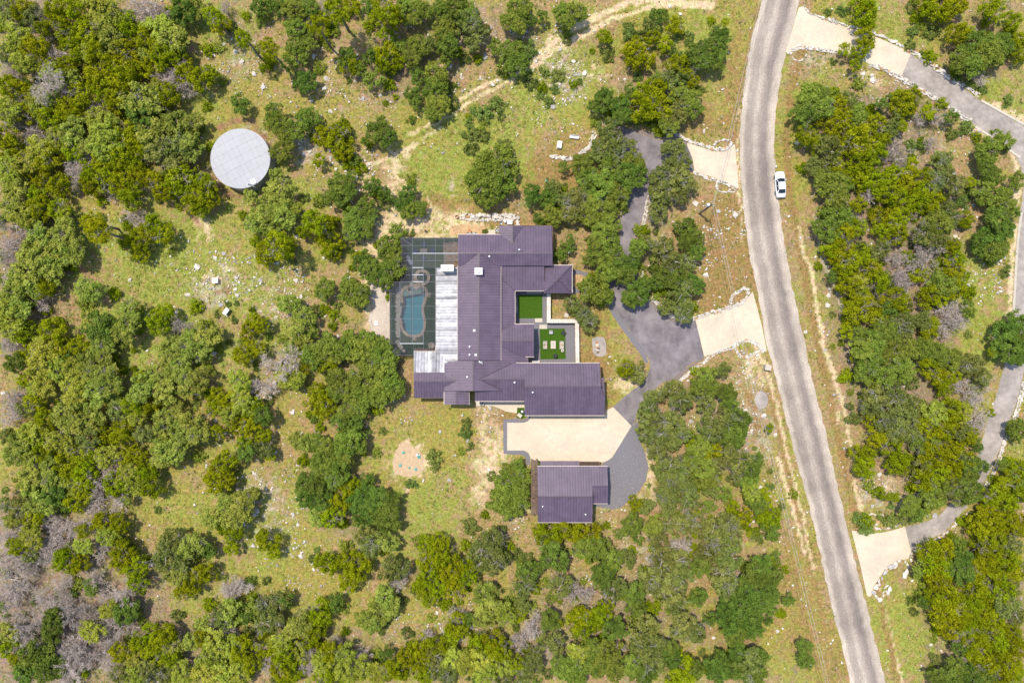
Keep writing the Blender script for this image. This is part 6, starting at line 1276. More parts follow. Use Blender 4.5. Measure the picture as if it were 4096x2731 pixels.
(3,1): """600 120 145 o,650 220 115 o,530 60 105 o,750 50 85 j,720 120 75 o,840 60 125 j,1000 110 125 j,1150 50 115 j,1300 100 125 j,1430 50 95 j,1560 80 115 g,1680 60 95 g,1750 130 95 g,1100 200 115 j,1250 260 115 j,1430 190 125 j,1520 280 115 j,1640 320 95 g,1400 300 95 j,940 230 75 b,840 310 75 j,650 420 145 o,560 540 115 d,740 460 105 o,820 520 95 j,700 560 95 j,860 430 55 b,1060 420 105 j,1200 440 105 j,1060 540 95 j,1180 580 105 j,1310 420 70 b,1450 570 125 g,1600 470 135 o,1690 430 95 g,1820 440 75 j,1560 650 115 g,1400 620 95 b,600 680 115 j,680 740 125 j,590 760 75 j,750 830 115 j,720 930 115 j,760 1050 105 j,930 780 95 j,1050 730 105 g,920 900 115 j,850 1010 75 y,990 1010 125 j,1180 800 75 b,1250 930 130 b,1500 870 135 b,1240 1020 75 b,1400 950 85 j,1700 690 75 j,1720 800 85 j,1720 900 105 j,1630 1030 125 o,1760 1000 85 j,1720 1080 105 j,1560 990 55 d,1480 1150 105 j,1210 1170 105 j,1050 1250 95 j,830 1280 145 j,900 1200 85 j,860 1130 65 j,1120 1280 85 d,980 1350 75 j,1600 1180 65 j,1840 1270 75 o,1700 1280 125 b,1700 1390 125 b,1250 1420 145 g,1100 1480 135 o,1440 1370 85 g,1540 1400 55 j,1480 1500 85 j,740 1480 65 j,850 1510 85 o,600 970 55 d,1000 1540 85 o,2040 220 125 o,2200 260 105 o,1800 280 75 s,1830 180 65 s,2060 30 95 d,1870 100 55 j,2290 80 75 o,2120 440 115 d,2200 540 85 d,2060 620 135 d,1950 640 85 d,2100 740 105 o,1990 720 95 d,2170 700 65 o,2280 380 55 d,2190 930 55 s,2310 1370 85 d,2200 1470 125 d,2310 1520 75 d,1850 1500 40 s""",
(0,2): """100 30 110 b,250 90 110 j,380 120 130 y,560 60 120 j,380 40 100 y,720 30 90 j,920 50 100 o,930 130 80 o,790 160 110 o,620 150 85 d,350 240 130 y,480 250 120 y,640 250 110 y,820 280 110 o,950 290 100 o,960 420 130 o,860 470 130 o,1010 410 90 o,120 200 95 d,200 350 60 j,380 420 110 y,300 420 70 y,650 400 110 y,740 350 80 y,290 560 90 j,100 500 125 b,80 660 105 b,200 620 75 g,660 510 110 y,600 680 140 o,720 750 130 o,830 700 120 o,390 690 75 j,400 780 85 j,1080 640 110 g,1060 560 90 o,1280 420 130 o,1450 330 130 o,1480 430 140 o,1250 500 100 o,1330 580 120 j,1200 590 95 j,1240 690 95 y,1560 90 120 o,1680 60 130 o,1820 70 120 o,1640 180 110 o,1680 330 100 o,1820 350 115 o,1700 430 85 o,1500 60 85 o,2240 120 105 j,2290 60 80 j,2200 360 105 y,1990 520 95 j,2080 560 105 j,2200 500 95 y,2250 600 105 y,2310 620 95 j,2100 680 95 y,1960 600 95 j,2200 760 95 j,2290 800 95 j,1990 830 75 j,1800 560 45 s,1500 760 130 o,1560 680 100 o,1760 760 130 o,1660 850 120 o,1780 860 110 o,1480 830 90 o,1650 930 90 o,1500 990 130 o,1460 1080 100 o,1560 1060 90 o,1600 620 75 o,920 850 95 j,1120 860 125 j,1330 850 105 g,780 900 105 g,510 850 85 b,260 860 125 y,350 930 95 j,500 920 105 y,140 960 120 o,120 1050 110 o,400 1010 115 j,250 1080 105 y,620 980 95 y,750 1020 115 j,900 1010 105 j,950 1060 105 y,1150 1060 85 j,1280 1060 75 j,420 1130 115 o,580 1130 105 j,680 1080 80 b,330 1200 125 o,240 1250 125 o,450 1270 135 o,300 1370 145 o,480 1400 115 d,650 1210 105 j,760 1200 115 j,800 1280 85 j,660 1330 115 y,700 1440 125 j,1000 1180 80 b,880 1320 120 b,1060 1300 115 j,1180 1290 125 y,1330 1220 105 j,1380 1320 115 j,1160 1180 95 y,1040 1370 75 j,1150 1450 55 o,280 1500 135 o,150 1540 105 g,60 1500 85 g,430 1500 105 o,620 1500 80 d,850 1520 100 b,1060 1480 105 b,2060 1100 105 j,2010 1170 95 j,1990 1290 125 j,2080 1260 75 j,2250 1010 95 d,2240 930 75 j,2280 1430 85 o,2200 1520 125 o,2080 1500 95 o,30 1370 40 d,1440 1540 38 s,40 860 70 g""",
(1,2): """30 60 75 j,350 40 105 o,450 50 105 o,490 130 105 o,580 110 125 o,660 60 125 o,640 190 95 j,480 210 85 j,700 150 75 o,820 60 105 o,950 90 135 o,1070 60 125 o,1130 150 135 o,1200 190 105 o,1060 240 125 o,1210 110 85 o,180 180 125 b,100 270 75 b,300 320 120 y,260 350 80 y,370 360 75 y,60 420 100 b,770 370 125 o,760 430 115 o,960 380 135 o,1100 360 135 o,1230 380 125 o,1150 480 125 o,990 500 135 o,1250 450 95 o,860 480 105 o,580 490 105 j,560 580 105 j,640 560 105 j,630 660 75 j,850 620 105 o,950 600 85 o,760 750 85 d,900 730 85 d,60 680 95 d,60 870 75 j,50 980 105 g,110 1050 55 j,370 900 85 o,440 930 105 o,540 930 95 o,620 960 95 o,860 910 135 o,920 950 105 o,780 1000 105 o,600 1090 115 o,680 1130 105 o,570 1180 85 o,790 1090 95 o,760 1200 105 o,460 1290 105 d,540 1350 105 d,440 1360 85 d,700 1290 85 o,480 1450 105 d,600 1460 105 d,870 1360 95 j,930 1340 85 j,800 1420 105 j,720 1500 95 j,1020 1290 75 d,950 1460 115 d,1100 1450 125 d,1230 1460 95 d,1040 1540 105 o,1160 1550 105 o,1630 1080 85 s,1920 830 65 s,1930 750 50 s,1970 960 38 s,1420 1310 55 s,2320 1190 75 o,2310 1330 140 o,2260 1450 125 o,2300 1540 85 o,1160 820 40 s,1030 830 35 s""",
(2,2): """50 1170 85 o,70 1300 115 o,60 1430 125 o,30 1530 85 o,1050 250 80 j,1150 280 105 g,1440 460 105 g,1550 540 125 g,1520 420 85 g,1290 510 80 g,1270 620 105 g,1250 720 105 g,1350 740 125 g,1470 750 125 g,1250 840 105 g,1340 880 115 g,1330 980 105 g,1460 940 85 g,1570 840 95 g,1790 320 95 o,1720 420 85 o,1830 430 95 o,1790 560 105 g,1980 470 85 d,2010 570 85 d,1900 730 145 g,2080 720 105 d,2060 850 115 d,1830 850 95 g,1780 780 85 g,2000 920 85 d,1750 990 105 o,1830 1010 100 j,1680 1070 95 o,1620 1100 55 j,1780 1180 115 o,1880 1160 95 g,1990 1070 105 g,2110 1100 125 g,2200 1160 105 d,2280 1080 55 d,2180 1280 105 o,2080 1260 95 g,2200 1380 95 y,2260 1470 105 o,2320 1400 55 j,1450 1150 125 g,1560 1200 105 g,1400 1240 85 g,1480 1310 125 g,1590 1310 85 g,1380 1380 85 g,1430 1440 115 g,1620 1450 115 g,1790 1280 85 o,1840 1380 75 g,1940 1400 75 o,1140 1490 72 j,1240 1510 80 g,1820 1520 65 o,2020 1510 65 j,1430 1540 85 g,1255 1325 25 s,2225 980 25 s,1930 260 75 g""",
(3,2): """30 800 42 j,20 1190 28 s,25 1330 38 s,20 1480 50 j,130 1510 38 s,900 80 115 o,1000 60 125 o,860 130 85 j,950 180 125 o,900 280 105 o,1150 100 135 o,1250 250 140 o,1100 330 105 o,1180 200 105 d,1300 60 105 o,1440 60 105 o,980 340 85 j,1470 220 95 j,1430 150 65 j,1590 120 115 o,1700 180 115 o,1600 330 105 j,1640 420 85 j,1740 310 55 j,1860 200 105 g,1940 250 105 g,2010 340 75 g,1880 480 130 b,1000 480 125 g,1150 470 115 g,950 570 105 g,1100 600 135 g,1270 560 125 g,1250 700 135 g,1360 620 125 g,1080 730 115 g,950 720 75 j,1180 830 115 g,1010 880 95 j,1300 830 105 g,1440 760 105 j,1560 660 125 y,1700 630 115 j,1650 730 115 j,1800 650 85 y,1530 800 105 j,1640 830 85 j,1780 820 100 g,1860 870 85 j,1940 740 100 b,1950 820 75 b,1220 920 55 j,1360 920 75 o,890 1050 110 j,890 1160 110 j,1200 1080 135 j,1500 960 95 o,1520 1060 125 j,1680 1000 125 j,1800 1070 115 j,1890 1130 95 d,1450 1150 125 g,1560 1220 125 j,1700 1200 125 j,1410 1270 115 j,1480 1360 95 o,1600 1330 115 o,1750 1320 115 g,1860 1250 95 d,1870 1380 125 d,1950 980 45 d,2000 1150 55 d,1780 1450 95 g,1550 1450 105 o,1330 1490 85 o,1300 1530 85 o,1090 1430 48 j,1180 1440 48 j,1130 1510 35 s,790 715 28 s,2230 60 135 d,2300 110 105 d,2080 100 48 j,2310 820 105 d,2290 1170 105 j,2180 1130 55 o,2250 1230 85 j,2170 1310 75 j,2050 1400 105 j,2180 1480 135 j,2310 1400 105 j,2020 1530 75 j,2300 1290 85 o""",
(0,3): """60 30 60 o,30 100 60 b,90 180 60 j,170 40 60 j,150 120 65 y,260 60 60 b,250 150 60 b,380 80 55 b,480 40 50 b,430 100 42 j,545 55 60 j,620 65 48 j,480 110 42 b,560 130 58 y,230 220 70 b,280 200 58 b,40 240 75 b,40 370 72 b,80 420 58 b,340 260 68 j,400 270 58 j,380 210 48 g,620 190 58 j,640 260 58 j,700 290 62 j,720 370 58 j,500 240 48 b,860 220 85 g,900 150 72 g,950 250 85 g,870 300 68 g,930 340 58 o,1000 180 65 o,1080 200 48 d,1070 320 58 j,1010 370 58 j,960 420 50 j,230 490 50 b,320 460 52 b,370 530 62 b,520 440 58 b,480 360 48 b,470 400 42 d,640 440 65 b,650 530 70 d,560 510 48 y,140 620 80 b,270 570 62 d,260 640 58 d,180 760 85 d,220 820 85 d,120 850 68 d,30 640 58 o,50 720 58 j,90 780 48 j,330 780 85 b,390 760 75 b,360 850 75 b,420 690 65 b,470 630 58 y,550 610 55 b,600 620 70 b,520 700 55 b,630 740 58 j,730 680 58 j,790 640 52 j,850 660 68 j,800 740 68 j,870 760 68 j,900 700 58 y,700 800 58 y,760 830 58 g,620 860 58 g,700 860 58 y,850 860 55 g,950 850 58 y,1000 680 48 o,1060 660 48 j,1090 780 75 y,1130 700 68 y,1070 850 68 y,1180 830 75 y,1200 720 68 y,1190 640 55 b,1270 720 68 j,1310 800 58 j,1250 850 68 y,1200 540 75 o,1160 560 58 g,1280 540 48 d,1330 500 48 o,1060 600 48 o,1200 410 55 b,1250 400 45 b,1190 440 45 b,1290 380 32 s,1220 110 48 j,1210 190 38 j,1180 30 68 o,1250 30 65 o,1100 40 48 o,150 320 45 b,30 160 50 b,100 290 50 b,180 470 50 b,60 560 50 b,20 480 50 b,290 400 45 b,400 600 45 b,450 560 45 b,330 690 50 b,480 760 50 b,560 790 45 b,300 870 50 b,200 700 40 b,150 230 45 g,130 30 40 b,430 180 45 y""",
(1,3): """60 150 60 j,90 210 38 j,330 10 65 o,400 30 62 j,580 20 75 d,680 40 75 d,560 120 68 g,600 180 68 g,680 160 58 o,370 270 62 j,460 280 68 j,540 290 72 j,480 360 58 j,700 310 70 g,760 310 55 g,740 380 42 b,680 450 66 o,640 520 70 o,600 590 56 o,700 500 56 o,560 570 52 o,900 190 62 j,950 170 62 j,890 250 58 j,980 240 72 j,1020 310 68 j,900 340 68 j,960 380 68 j,880 400 58 j,910 450 48 j,1110 280 52 j,1110 350 48 j,1040 400 58 j,1180 180 72 g,1250 160 72 g,1240 250 72 g,1190 260 58 g,1290 250 48 g,1200 430 66 o,1220 510 66 o,1190 560 56 o,1310 540 58 y,60 500 75 g,120 480 58 g,40 580 66 g,100 570 56 g,140 470 46 d,230 590 66 o,190 620 52 o,340 530 66 j,310 620 58 j,270 670 52 j,420 480 46 d,380 730 58 j,60 700 66 j,120 690 58 y,150 760 66 j,60 790 55 b,130 830 62 j,200 830 58 j,280 790 55 b,340 800 58 y,360 860 66 j,460 760 58 y,530 770 52 b,470 840 62 y,560 830 58 y,640 850 62 y,720 830 58 j,680 750 38 d,800 760 58 j,860 710 62 j,900 670 42 b,950 700 58 j,1060 600 62 j,1030 650 52 j,1110 570 38 d,870 780 62 j,940 760 52 g,960 830 62 g,1030 780 62 y,1100 800 62 y,1000 870 58 g,1180 700 66 j,1240 680 62 j,1250 750 66 j,1180 780 62 y,1300 720 58 j,1310 810 58 y,1200 850 62 y,1290 870 58 g,1060 540 42 b,320 200 20 s,1130 85 45 s,230 750 50 y,420 700 40 b,880 850 55 j""",
(2,3): """190 110 72 j,300 90 72 j,400 120 72 j,450 190 72 o,370 190 58 o,200 180 58 g,220 240 76 d,90 310 62 d,60 380 72 g,50 480 48 g,30 540 48 j,260 380 70 g,345 440 66 b,530 250 58 o,480 330 62 d,610 250 48 g,540 400 70 g,640 430 62 d,650 500 58 d,630 70 62 d,565 120 30 s,750 80 58 o,760 140 58 g,870 70 68 g,950 60 62 g,890 180 50 b,790 260 80 g,870 260 76 g,780 350 86 g,880 340 76 g,830 430 86 g,700 330 48 g,740 390 58 g,860 490 58 g,1040 230 76 g,1060 100 76 g,1140 60 68 g,1100 160 76 g,1160 140 58 g,1140 250 76 g,1100 320 76 g,1130 400 76 g,990 290 55 d,1220 30 48 j,1320 30 48 j,1270 330 70 d,1260 400 66 d,1310 280 58 d,980 445 48 d,1280 490 72 d,1200 500 68 d,1160 570 86 d,1240 580 76 d,1170 650 58 d,1280 630 48 d,1040 560 38 d,920 600 72 g,960 640 58 g,880 630 52 g,200 570 58 d,110 600 58 b,60 680 58 b,220 690 64 g,330 570 62 j,380 600 62 j,370 540 48 j,470 550 58 j,540 620 62 d,690 620 86 g,700 720 95 g,760 700 66 g,750 790 72 g,480 760 86 o,440 800 76 o,530 820 72 o,430 720 58 o,560 710 36 b,630 800 62 o,340 750 62 y,300 830 66 o,340 850 66 o,100 800 66 g,130 740 48 g,60 850 58 g,20 800 48 j,840 770 58 d,900 830 80 j,860 870 62 j,960 830 52 d,700 860 62 d,1080 830 72 d,1130 800 66 d,1190 820 72 d,1250 800 76 g,1270 860 66 d,1300 760 48 d,840 720 46 d,1190 740 52 d,1290 130 38 s,490 500 42 j,250 790 45 o""",
(3,3): """20 40 58 j,30 100 52 d,45 225 28 s,20 340 58 d,20 420 48 d,20 490 52 d,10 580 25 d,115 470 35 d,195 710 42 d,200 785 46 d,490 50 46 s,520 90 38 s,640 40 46 s,790 10 42 d,850 200 58 j,920 210 66 j,890 290 76 j,900 350 70 j,810 310 48 o,1000 190 52 o,1020 310 70 d,1050 280 58 d,1130 150 70 j,1120 80 66 j,1190 60 62 j,1250 50 58 j,1310 80 62 j,1200 160 66 j,1170 240 70 j,1280 180 70 g,1250 260 66 j,1310 300 66 j,1110 290 58 j,1090 390 70 j,1170 340 66 j,1230 400 70 j,1290 400 58 g,950 450 76 j,890 460 58 j,920 540 66 j,960 600 70 j,1010 530 62 j,1080 480 70 j,1150 500 66 j,1040 590 52 j,1100 570 62 j,1190 580 66 j,1260 500 70 g,1310 540 58 g,820 480 33 d,1020 650 42 b,1060 740 52 b,1080 660 58 j,1150 650 62 j,1210 680 66 j,1280 640 62 j,1310 720 58 j,1100 740 55 j,1130 790 62 j,1200 770 66 j,1270 800 66 j,1010 720 42 d,1000 830 58 d,1070 860 66 d,960 870 66 d,1150 860 66 d,900 880 48 d,1230 870 58 j,1310 870 58 j""",
}
# trees whose tall leaning trunks show: (region, x, y) -> height of the crown, m
TALL = {((1,0),560,230): 9, ((1,0),620,150): 9, ((1,0),110,430): 9, ((1,0),120,520): 8.5, ((0,1),880,550): 8.5, ((0,1),960,580): 8.5, ((0,1),820,460): 8.5, ((0,0),300,700): 8, ((1,0),750,90): 8, ((1,0),1190,60): 8, ((1,1),190,680): 7, ((1,1),530,460): 7, ((1,2),180,180): 6,
        ((0,0),1940,140): 7, ((0,0),2230,350): 8}
# ---------------------------------------------------------------- crown meshes (unit radius), shared by all trees of a kind
def rot_frame(N, rg_):
    A = rg_.normal(size=N.shape); U = A - (A * N).sum(1)[:, None] * N; U /= np.linalg.norm(U, axis=1)[:, None] + 1e-9
    return U, np.cross(N, U)
def leaf_quads(C, N, size, rg_, aspect=.62):
    U, Vv = rot_frame(N, rg_); s = size[:, None]
    P = np.stack([C - U * s, C - Vv * s * aspect, C + U * s, C + Vv * s * aspect], 1).reshape(-1, 3)
    return P, np.arange(len(P)).reshape(-1, 4)
def crown_mesh(name, mat, seed, lobes=30, per=95, lr=(.17, .32), leaf=(.045, .085), stretch=1.0, dome=.62, twigs=0, inner=420, twigmat=None, spread=.90):
    rg_ = np.random.default_rng(seed); C = []; N = []; T = []
    ph = rg_.uniform(0, 6.28, 3); out = lambda a: 1 + .18 * np.sin(2 * a + ph[0]) + .12 * np.sin(3 * a + ph[1]) + .08 * np.sin(5 * a + ph[2])
    for i in range(lobes):
        a = rg_.uniform(0, 6.283); r = math.sqrt(rg_.uniform(0, 1)) * spread * out(a); R = rg_.uniform(*lr)
        z = dome * math.sqrt(max(.02, 1 - min(1, r) ** 2)) * rg_.uniform(.25, 1.15) - .12
        c = np.array([r * math.cos(a), r * math.sin(a), z]); n = int(per * (R / lr[1]) ** 2 * 1.5)
        d = rg_.normal(size=(n, 3)); d[:, 2] = d[:, 2] * .9 + .25; d /= np.linalg.norm(d, axis=1)[:, None]
        p = c + d * R * np.array([1, 1, stretch]) * np.where(rg_.random((n, 1)) < .12, rg_.uniform(1.0, 1.55, (n, 1)), rg_.uniform(.55, 1.08, (n, 1)))
        nn = d * .55 + np.array([0, 0, .55]) + rg_.normal(size=(n, 3)) * .42; nn /= np.linalg.norm(nn, axis=1)[:, None]
        C.append(p); N.append(nn); T.append(np.clip(rg_.normal(.5, .26, n) + rg_.normal(0, .18), 0, 1))
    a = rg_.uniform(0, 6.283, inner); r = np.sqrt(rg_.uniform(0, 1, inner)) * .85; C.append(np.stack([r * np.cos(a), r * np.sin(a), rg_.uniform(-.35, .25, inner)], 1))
    nn = rg_.normal(size=(inner, 3)); nn[:, 2] += 1; N.append(nn / np.linalg.norm(nn, axis=1)[:, None]); T.append(rg_.uniform(.1, .6, inner))  # inner leaves get darker tones, painting the shade inside the crown
    C = np.concatenate(C); N = np.concatenate(N); T = np.concatenate(T)
    P, Q = leaf_quads(C, N, rg_.uniform(leaf[0], leaf[1], len(C)), rg_)
    mi = np.zeros(len(Q), int)
    if twigs:
        P2, Q2 = twig_quads(seed + 5, twigs, 1.12, .017)
        Q = np.concatenate([Q, Q2 + len(P)]); P = np.concatenate([P, P2]); mi = np.r_[mi, np.ones(len(Q2), int)]; T = np.r_[T, np.full(len(Q2), .5)]
    return arrays_mesh(name, P, Q, mat, T, [mat, twigmat or M['twig']], mi)
def twig_quads(seed, n, R, wid, up=.35):
    # crooked limbs that fork outwards, each stretch a three-sided taper
    rd = random.Random(seed); segs = []
    def grow(p, d, L, w, lev):
        k = 3 if lev == 0 else 2
        for _ in range(k):
            d2 = (d + Vector((rd.gauss(0, .32), rd.gauss(0, .32), rd.gauss(0, .25)))).normalized(); q = p + d2 * (L / k); segs.append((p, q, w, w * .8)); p, d, w = q, d2, w * .8
            if lev < 3:
                for _ in range(2 if lev else 2):
                    a = (d + Vector((rd.gauss(0, .7), rd.gauss(0, .7), rd.gauss(0, .45) + .12))).normalized(); grow(p, a, L * .58, w * .68, lev + 1)
            if len(segs) > n * 6: return
    for i in range(max(3, n // 30)):
        a = rd.uniform(0, 6.28); grow(Vector((rd.uniform(-.12, .12), rd.uniform(-.12, .12), -.2)), Vector((math.cos(a), math.sin(a), rd.uniform(.35, 1.0))).normalized(), R * .78, wid * 1.7, 0)
    rd.shuffle(segs) if 0 else None
    V = []; Q = []
    for p, q, w0, w1 in segs:
        d = (q - p).normalized(); u = d.cross(Vector((.3, .2, 1))).normalized(); v = d.cross(u); b = len(V)
        for c, w in ((p, w0), (q, w1)):
            for k in range(3): a = 2.094 * k; V.append(tuple(c + (u * math.cos(a) + v * math.sin(a)) * w))
        for k in range(3): Q.append((b + k, b + (k + 1) % 3, b + 3 + (k + 1) % 3, b + 3 + k))
    return np.array(V), np.array(Q)
def dead_mesh(name, seed):
    P, Q = twig_quads(seed, 240, 1.05, .017); rg_ = np.random.default_rng(seed)
    # fine dry spray at the twig tips
    n = 1500; ends = P[Q[rg_.integers(len(Q) // 3, len(Q), n), 2]]; d = rg_.normal(size=(n, 3)) * .8 + ends * .8; d[:, 2] += .3; d /= np.linalg.norm(d, axis=1)[:, None]
    L = rg_.uniform(.06, .20, (n, 1)); s = np.cross(d, rg_.normal(size=(n, 3))); s /= np.linalg.norm(s, axis=1)[:, None]; s *= .010
    P2 = np.stack([ends - s, ends + s, ends + d * L + s * .6, ends + d * L - s * .6], 1).reshape(-1, 3); Q2 = np.arange(len(P2)).reshape(-1, 4)
    return arrays_mesh(name, np.concatenate([P, P2]), np.concatenate([Q, Q2 + len(P)]), M['twig'])
NV = 6
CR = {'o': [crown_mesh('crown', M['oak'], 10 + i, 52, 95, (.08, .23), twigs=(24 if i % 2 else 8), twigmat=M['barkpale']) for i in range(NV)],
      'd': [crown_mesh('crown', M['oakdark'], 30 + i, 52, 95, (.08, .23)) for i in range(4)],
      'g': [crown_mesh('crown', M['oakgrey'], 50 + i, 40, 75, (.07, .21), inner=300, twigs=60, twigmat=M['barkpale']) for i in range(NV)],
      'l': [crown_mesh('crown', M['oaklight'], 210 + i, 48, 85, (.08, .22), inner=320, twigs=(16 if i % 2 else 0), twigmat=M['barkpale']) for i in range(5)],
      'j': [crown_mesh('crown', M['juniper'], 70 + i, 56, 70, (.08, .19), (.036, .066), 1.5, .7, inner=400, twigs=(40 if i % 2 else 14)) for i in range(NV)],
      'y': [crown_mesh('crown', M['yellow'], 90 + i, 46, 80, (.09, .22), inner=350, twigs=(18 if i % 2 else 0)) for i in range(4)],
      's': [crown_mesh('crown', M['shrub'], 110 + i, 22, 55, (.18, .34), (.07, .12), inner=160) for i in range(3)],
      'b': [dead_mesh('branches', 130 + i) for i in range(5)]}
KIND = {'o': ('oak_tree', 'oak', 'mid green oak'), 'd': ('oak_tree', 'oak', 'dark green oak'), 'l': ('oak_tree', 'oak', 'pale green oak'), 'g': ('oak_tree', 'oak', 'bare limbed grey green oak'),
        'j': ('juniper_tree', 'juniper', 'olive juniper'), 'y': ('broadleaf_tree', 'tree', 'yellowish green tree'), 'b': ('dead_tree', 'dead tree', 'bare grey dead tree'), 's': ('shrub', 'shrub', 'small green shrub')}
items = []
for (c, r), txt in TREES.items():
    fn = TT(c, r); sc_ = 2.296 if r < 3 else 1.3115
    for e in txt.replace('\n', '').split(','):
        x, y, rr, k = e.split(); x, y, rr = float(x), float(y), float(rr)
        sx_, sy_ = fn(x, y); k = 'l' if k == 'o' and (c == 0 or (c == 1 and r == 3) or (c == 1 and x < 480 and r in (1, 2))) else k
        items.append(dict(x=sx_, y=sy_, r=rr / sc_ / PXM, k=k, t=TALL.get(((c, r), int(x), int(y)))))
items.sort(key=lambda q: -q['r'])
MAXN = {'l': 4, 'o': 5, 'd': 4, 'g': 4, 'y': 3, 'j': 3, 'b': 2, 's': 1}
trees = []
for it in items:
    best = None
    for tr_ in trees:
        if tr_[0]['k'] != it['k'] or len(tr_) >= MAXN[it['k']] or (tr_[0]['t'] or 0) != (it['t'] or 0): continue
        if max(math.hypot(q['x'] - it['x'], q['y'] - it['y']) for q in tr_) > 175: continue
        dd = min(math.hypot(q['x'] - it['x'], q['y'] - it['y']) / ((q['r'] + it['r']) * PXM) for q in tr_)
        if dd < (.66 if it['k'] != 'j' else .56) and (best is None or dd < best[0]): best = (dd, tr_)
    if best: best[1].append(it)
    else: trees.append([it])
# ---------------------------------------------------------------- labels: nearest findable landmark and direction
MARK = [('the round water tank', *DD(552,366)), ('the screened pool enclosure', *DD(960,690)), ('the white well box', *DD(500,646)), ('the grey metal cabinet', *DD(523,716)), ('the bare earth mound', *DD(937,1055)), ('the wooden pallet', *DD(735,990)),
 ('the outbuilding', *DD(1310,1130)), ('the square motor court', *DD(1280,1000)), ('the hip roofed entry', *DD(1282,640)), ('the utility pole', *DD(1615,480)), ('the upper road apron', *DD(1635,370)), ('the lower road apron', *DD(1680,745)), ('the white sedan', *DD(1792,424)),
 ('the stone mailbox', *DD(1763,843)), ('the gravel disc', *DD(1757,917)), ('the slatted white bench', *DD(1320,317)), ('the top right apron', *DD(1900,80)), ('the bottom right apron', *DD(2010,1270)), ('the fire court', *DD(1270,790)), ('the long retaining wall', *DD(1125,500)), ('the gravel oval', *DD(1378,795)),
 ('the garage roof', *DD(1300,890)), ('the dirt track fork', *DD(1290,100)), ('the dirt track bend', *DD(1000,290)), ('the left edge centre', *DD(0,760)), ('the top left corner', *DD(0,0)), ('the bottom left corner', *DD(0,1568)), ('the bottom edge centre', *DD(1176,1568)), ('the top right corner', *DD(2352,0)), ('the bottom right corner', *DD(2352,1568)), ('the right edge centre', *DD(2352,700)),
 ('the top edge centre', *DD(1100,0)), ('the bare sand patch', *DD(466,520)), ('the roadside dirt strip', *DD(1895,760)), ('the bottom edge left third', *DD(600,1568)), ('the bottom edge right third', *DD(1700,1568)), ('the top edge left third', *DD(500,0)), ('the lower driveway bend', *DD(1490,850)), ('the dark gravel lot', *DD(1440,1080)), ('the west roof wing', *DD(1000,880)), ('the crushed stone bed', *DD(866,720)), ('the left wood centre', *DD(250,1050)), ('the upper left wood centre', *DD(230,260)), ('the right wood centre', *DD(2080,560)), ('the lower right lane bend', *DD(2200,1170))]
ORD = ['nearest', 'second nearest', 'third nearest', 'fourth nearest', 'fifth nearest', 'sixth nearest', 'seventh nearest', 'eighth nearest', 'ninth nearest', 'tenth nearest'] + ['eleventh nearest', 'twelfth nearest', 'thirteenth nearest', 'fourteenth nearest', 'fifteenth nearest']
DIRS = ['right of', 'above right of', 'above', 'above left of', 'left of', 'below left of', 'below', 'below right of']
def labels_for(pts, kinds):
    cells = {}; res = [None] * len(pts)
    for i, (p, k) in enumerate(zip(pts, kinds)):
        m_ = min(MARK, key=lambda q: (q[1] - p[0]) ** 2 + (q[2] - p[1]) ** 2); a = math.atan2(-(p[1] - m_[2]), p[0] - m_[1]); d = int(round(a / (math.pi / 4))) % 8
        cells.setdefault((m_[0], d, k), []).append((math.hypot(p[0] - m_[1], p[1] - m_[2]), i))
    for (m_, d, k), L in cells.items():
        L.sort()
        for n_, (_, i) in enumerate(L):
            nm = k if k not in KIND else KIND[k][2]; w = DIRS[d] + ' ' + m_
            res[i] = ('only ' + nm + ' ' + w) if len(L) == 1 else (ORD[min(n_, 14)] + ' ' + nm + ' ' + w)
    return res
cent = [(sum(q['x'] for q in t_) / len(t_), sum(q['y'] for q in t_) / len(t_)) for t_ in trees]
labs = labels_for(cent, [t_[0]['k'] for t_ in trees])
TREEPTS = []
rt_ = random.Random(99)
size_ = [sum(q['r'] ** 2 for q in t_) for t_ in trees]
cnt = {}; keep = set()
for i in sorted(range(len(trees)), key=lambda q: -size_[q]):
    nm = KIND[trees[i][0]['k']][0]
    if cnt.get(nm, 0) < 296: cnt[nm] = cnt.get(nm, 0) + 1; keep.add(i)
print('TREES', len(trees), 'crowns', len(items), cnt)
GRP = {'oak_tree': 'oaks around the house and along the lanes', 'juniper_tree': 'junipers in the scrub woodland', 'broadleaf_tree': 'yellowish trees in the left wood', 'dead_tree': 'bare dead trees in the scrub', 'shrub': 'small shrubs in the open ground'}
rest = []
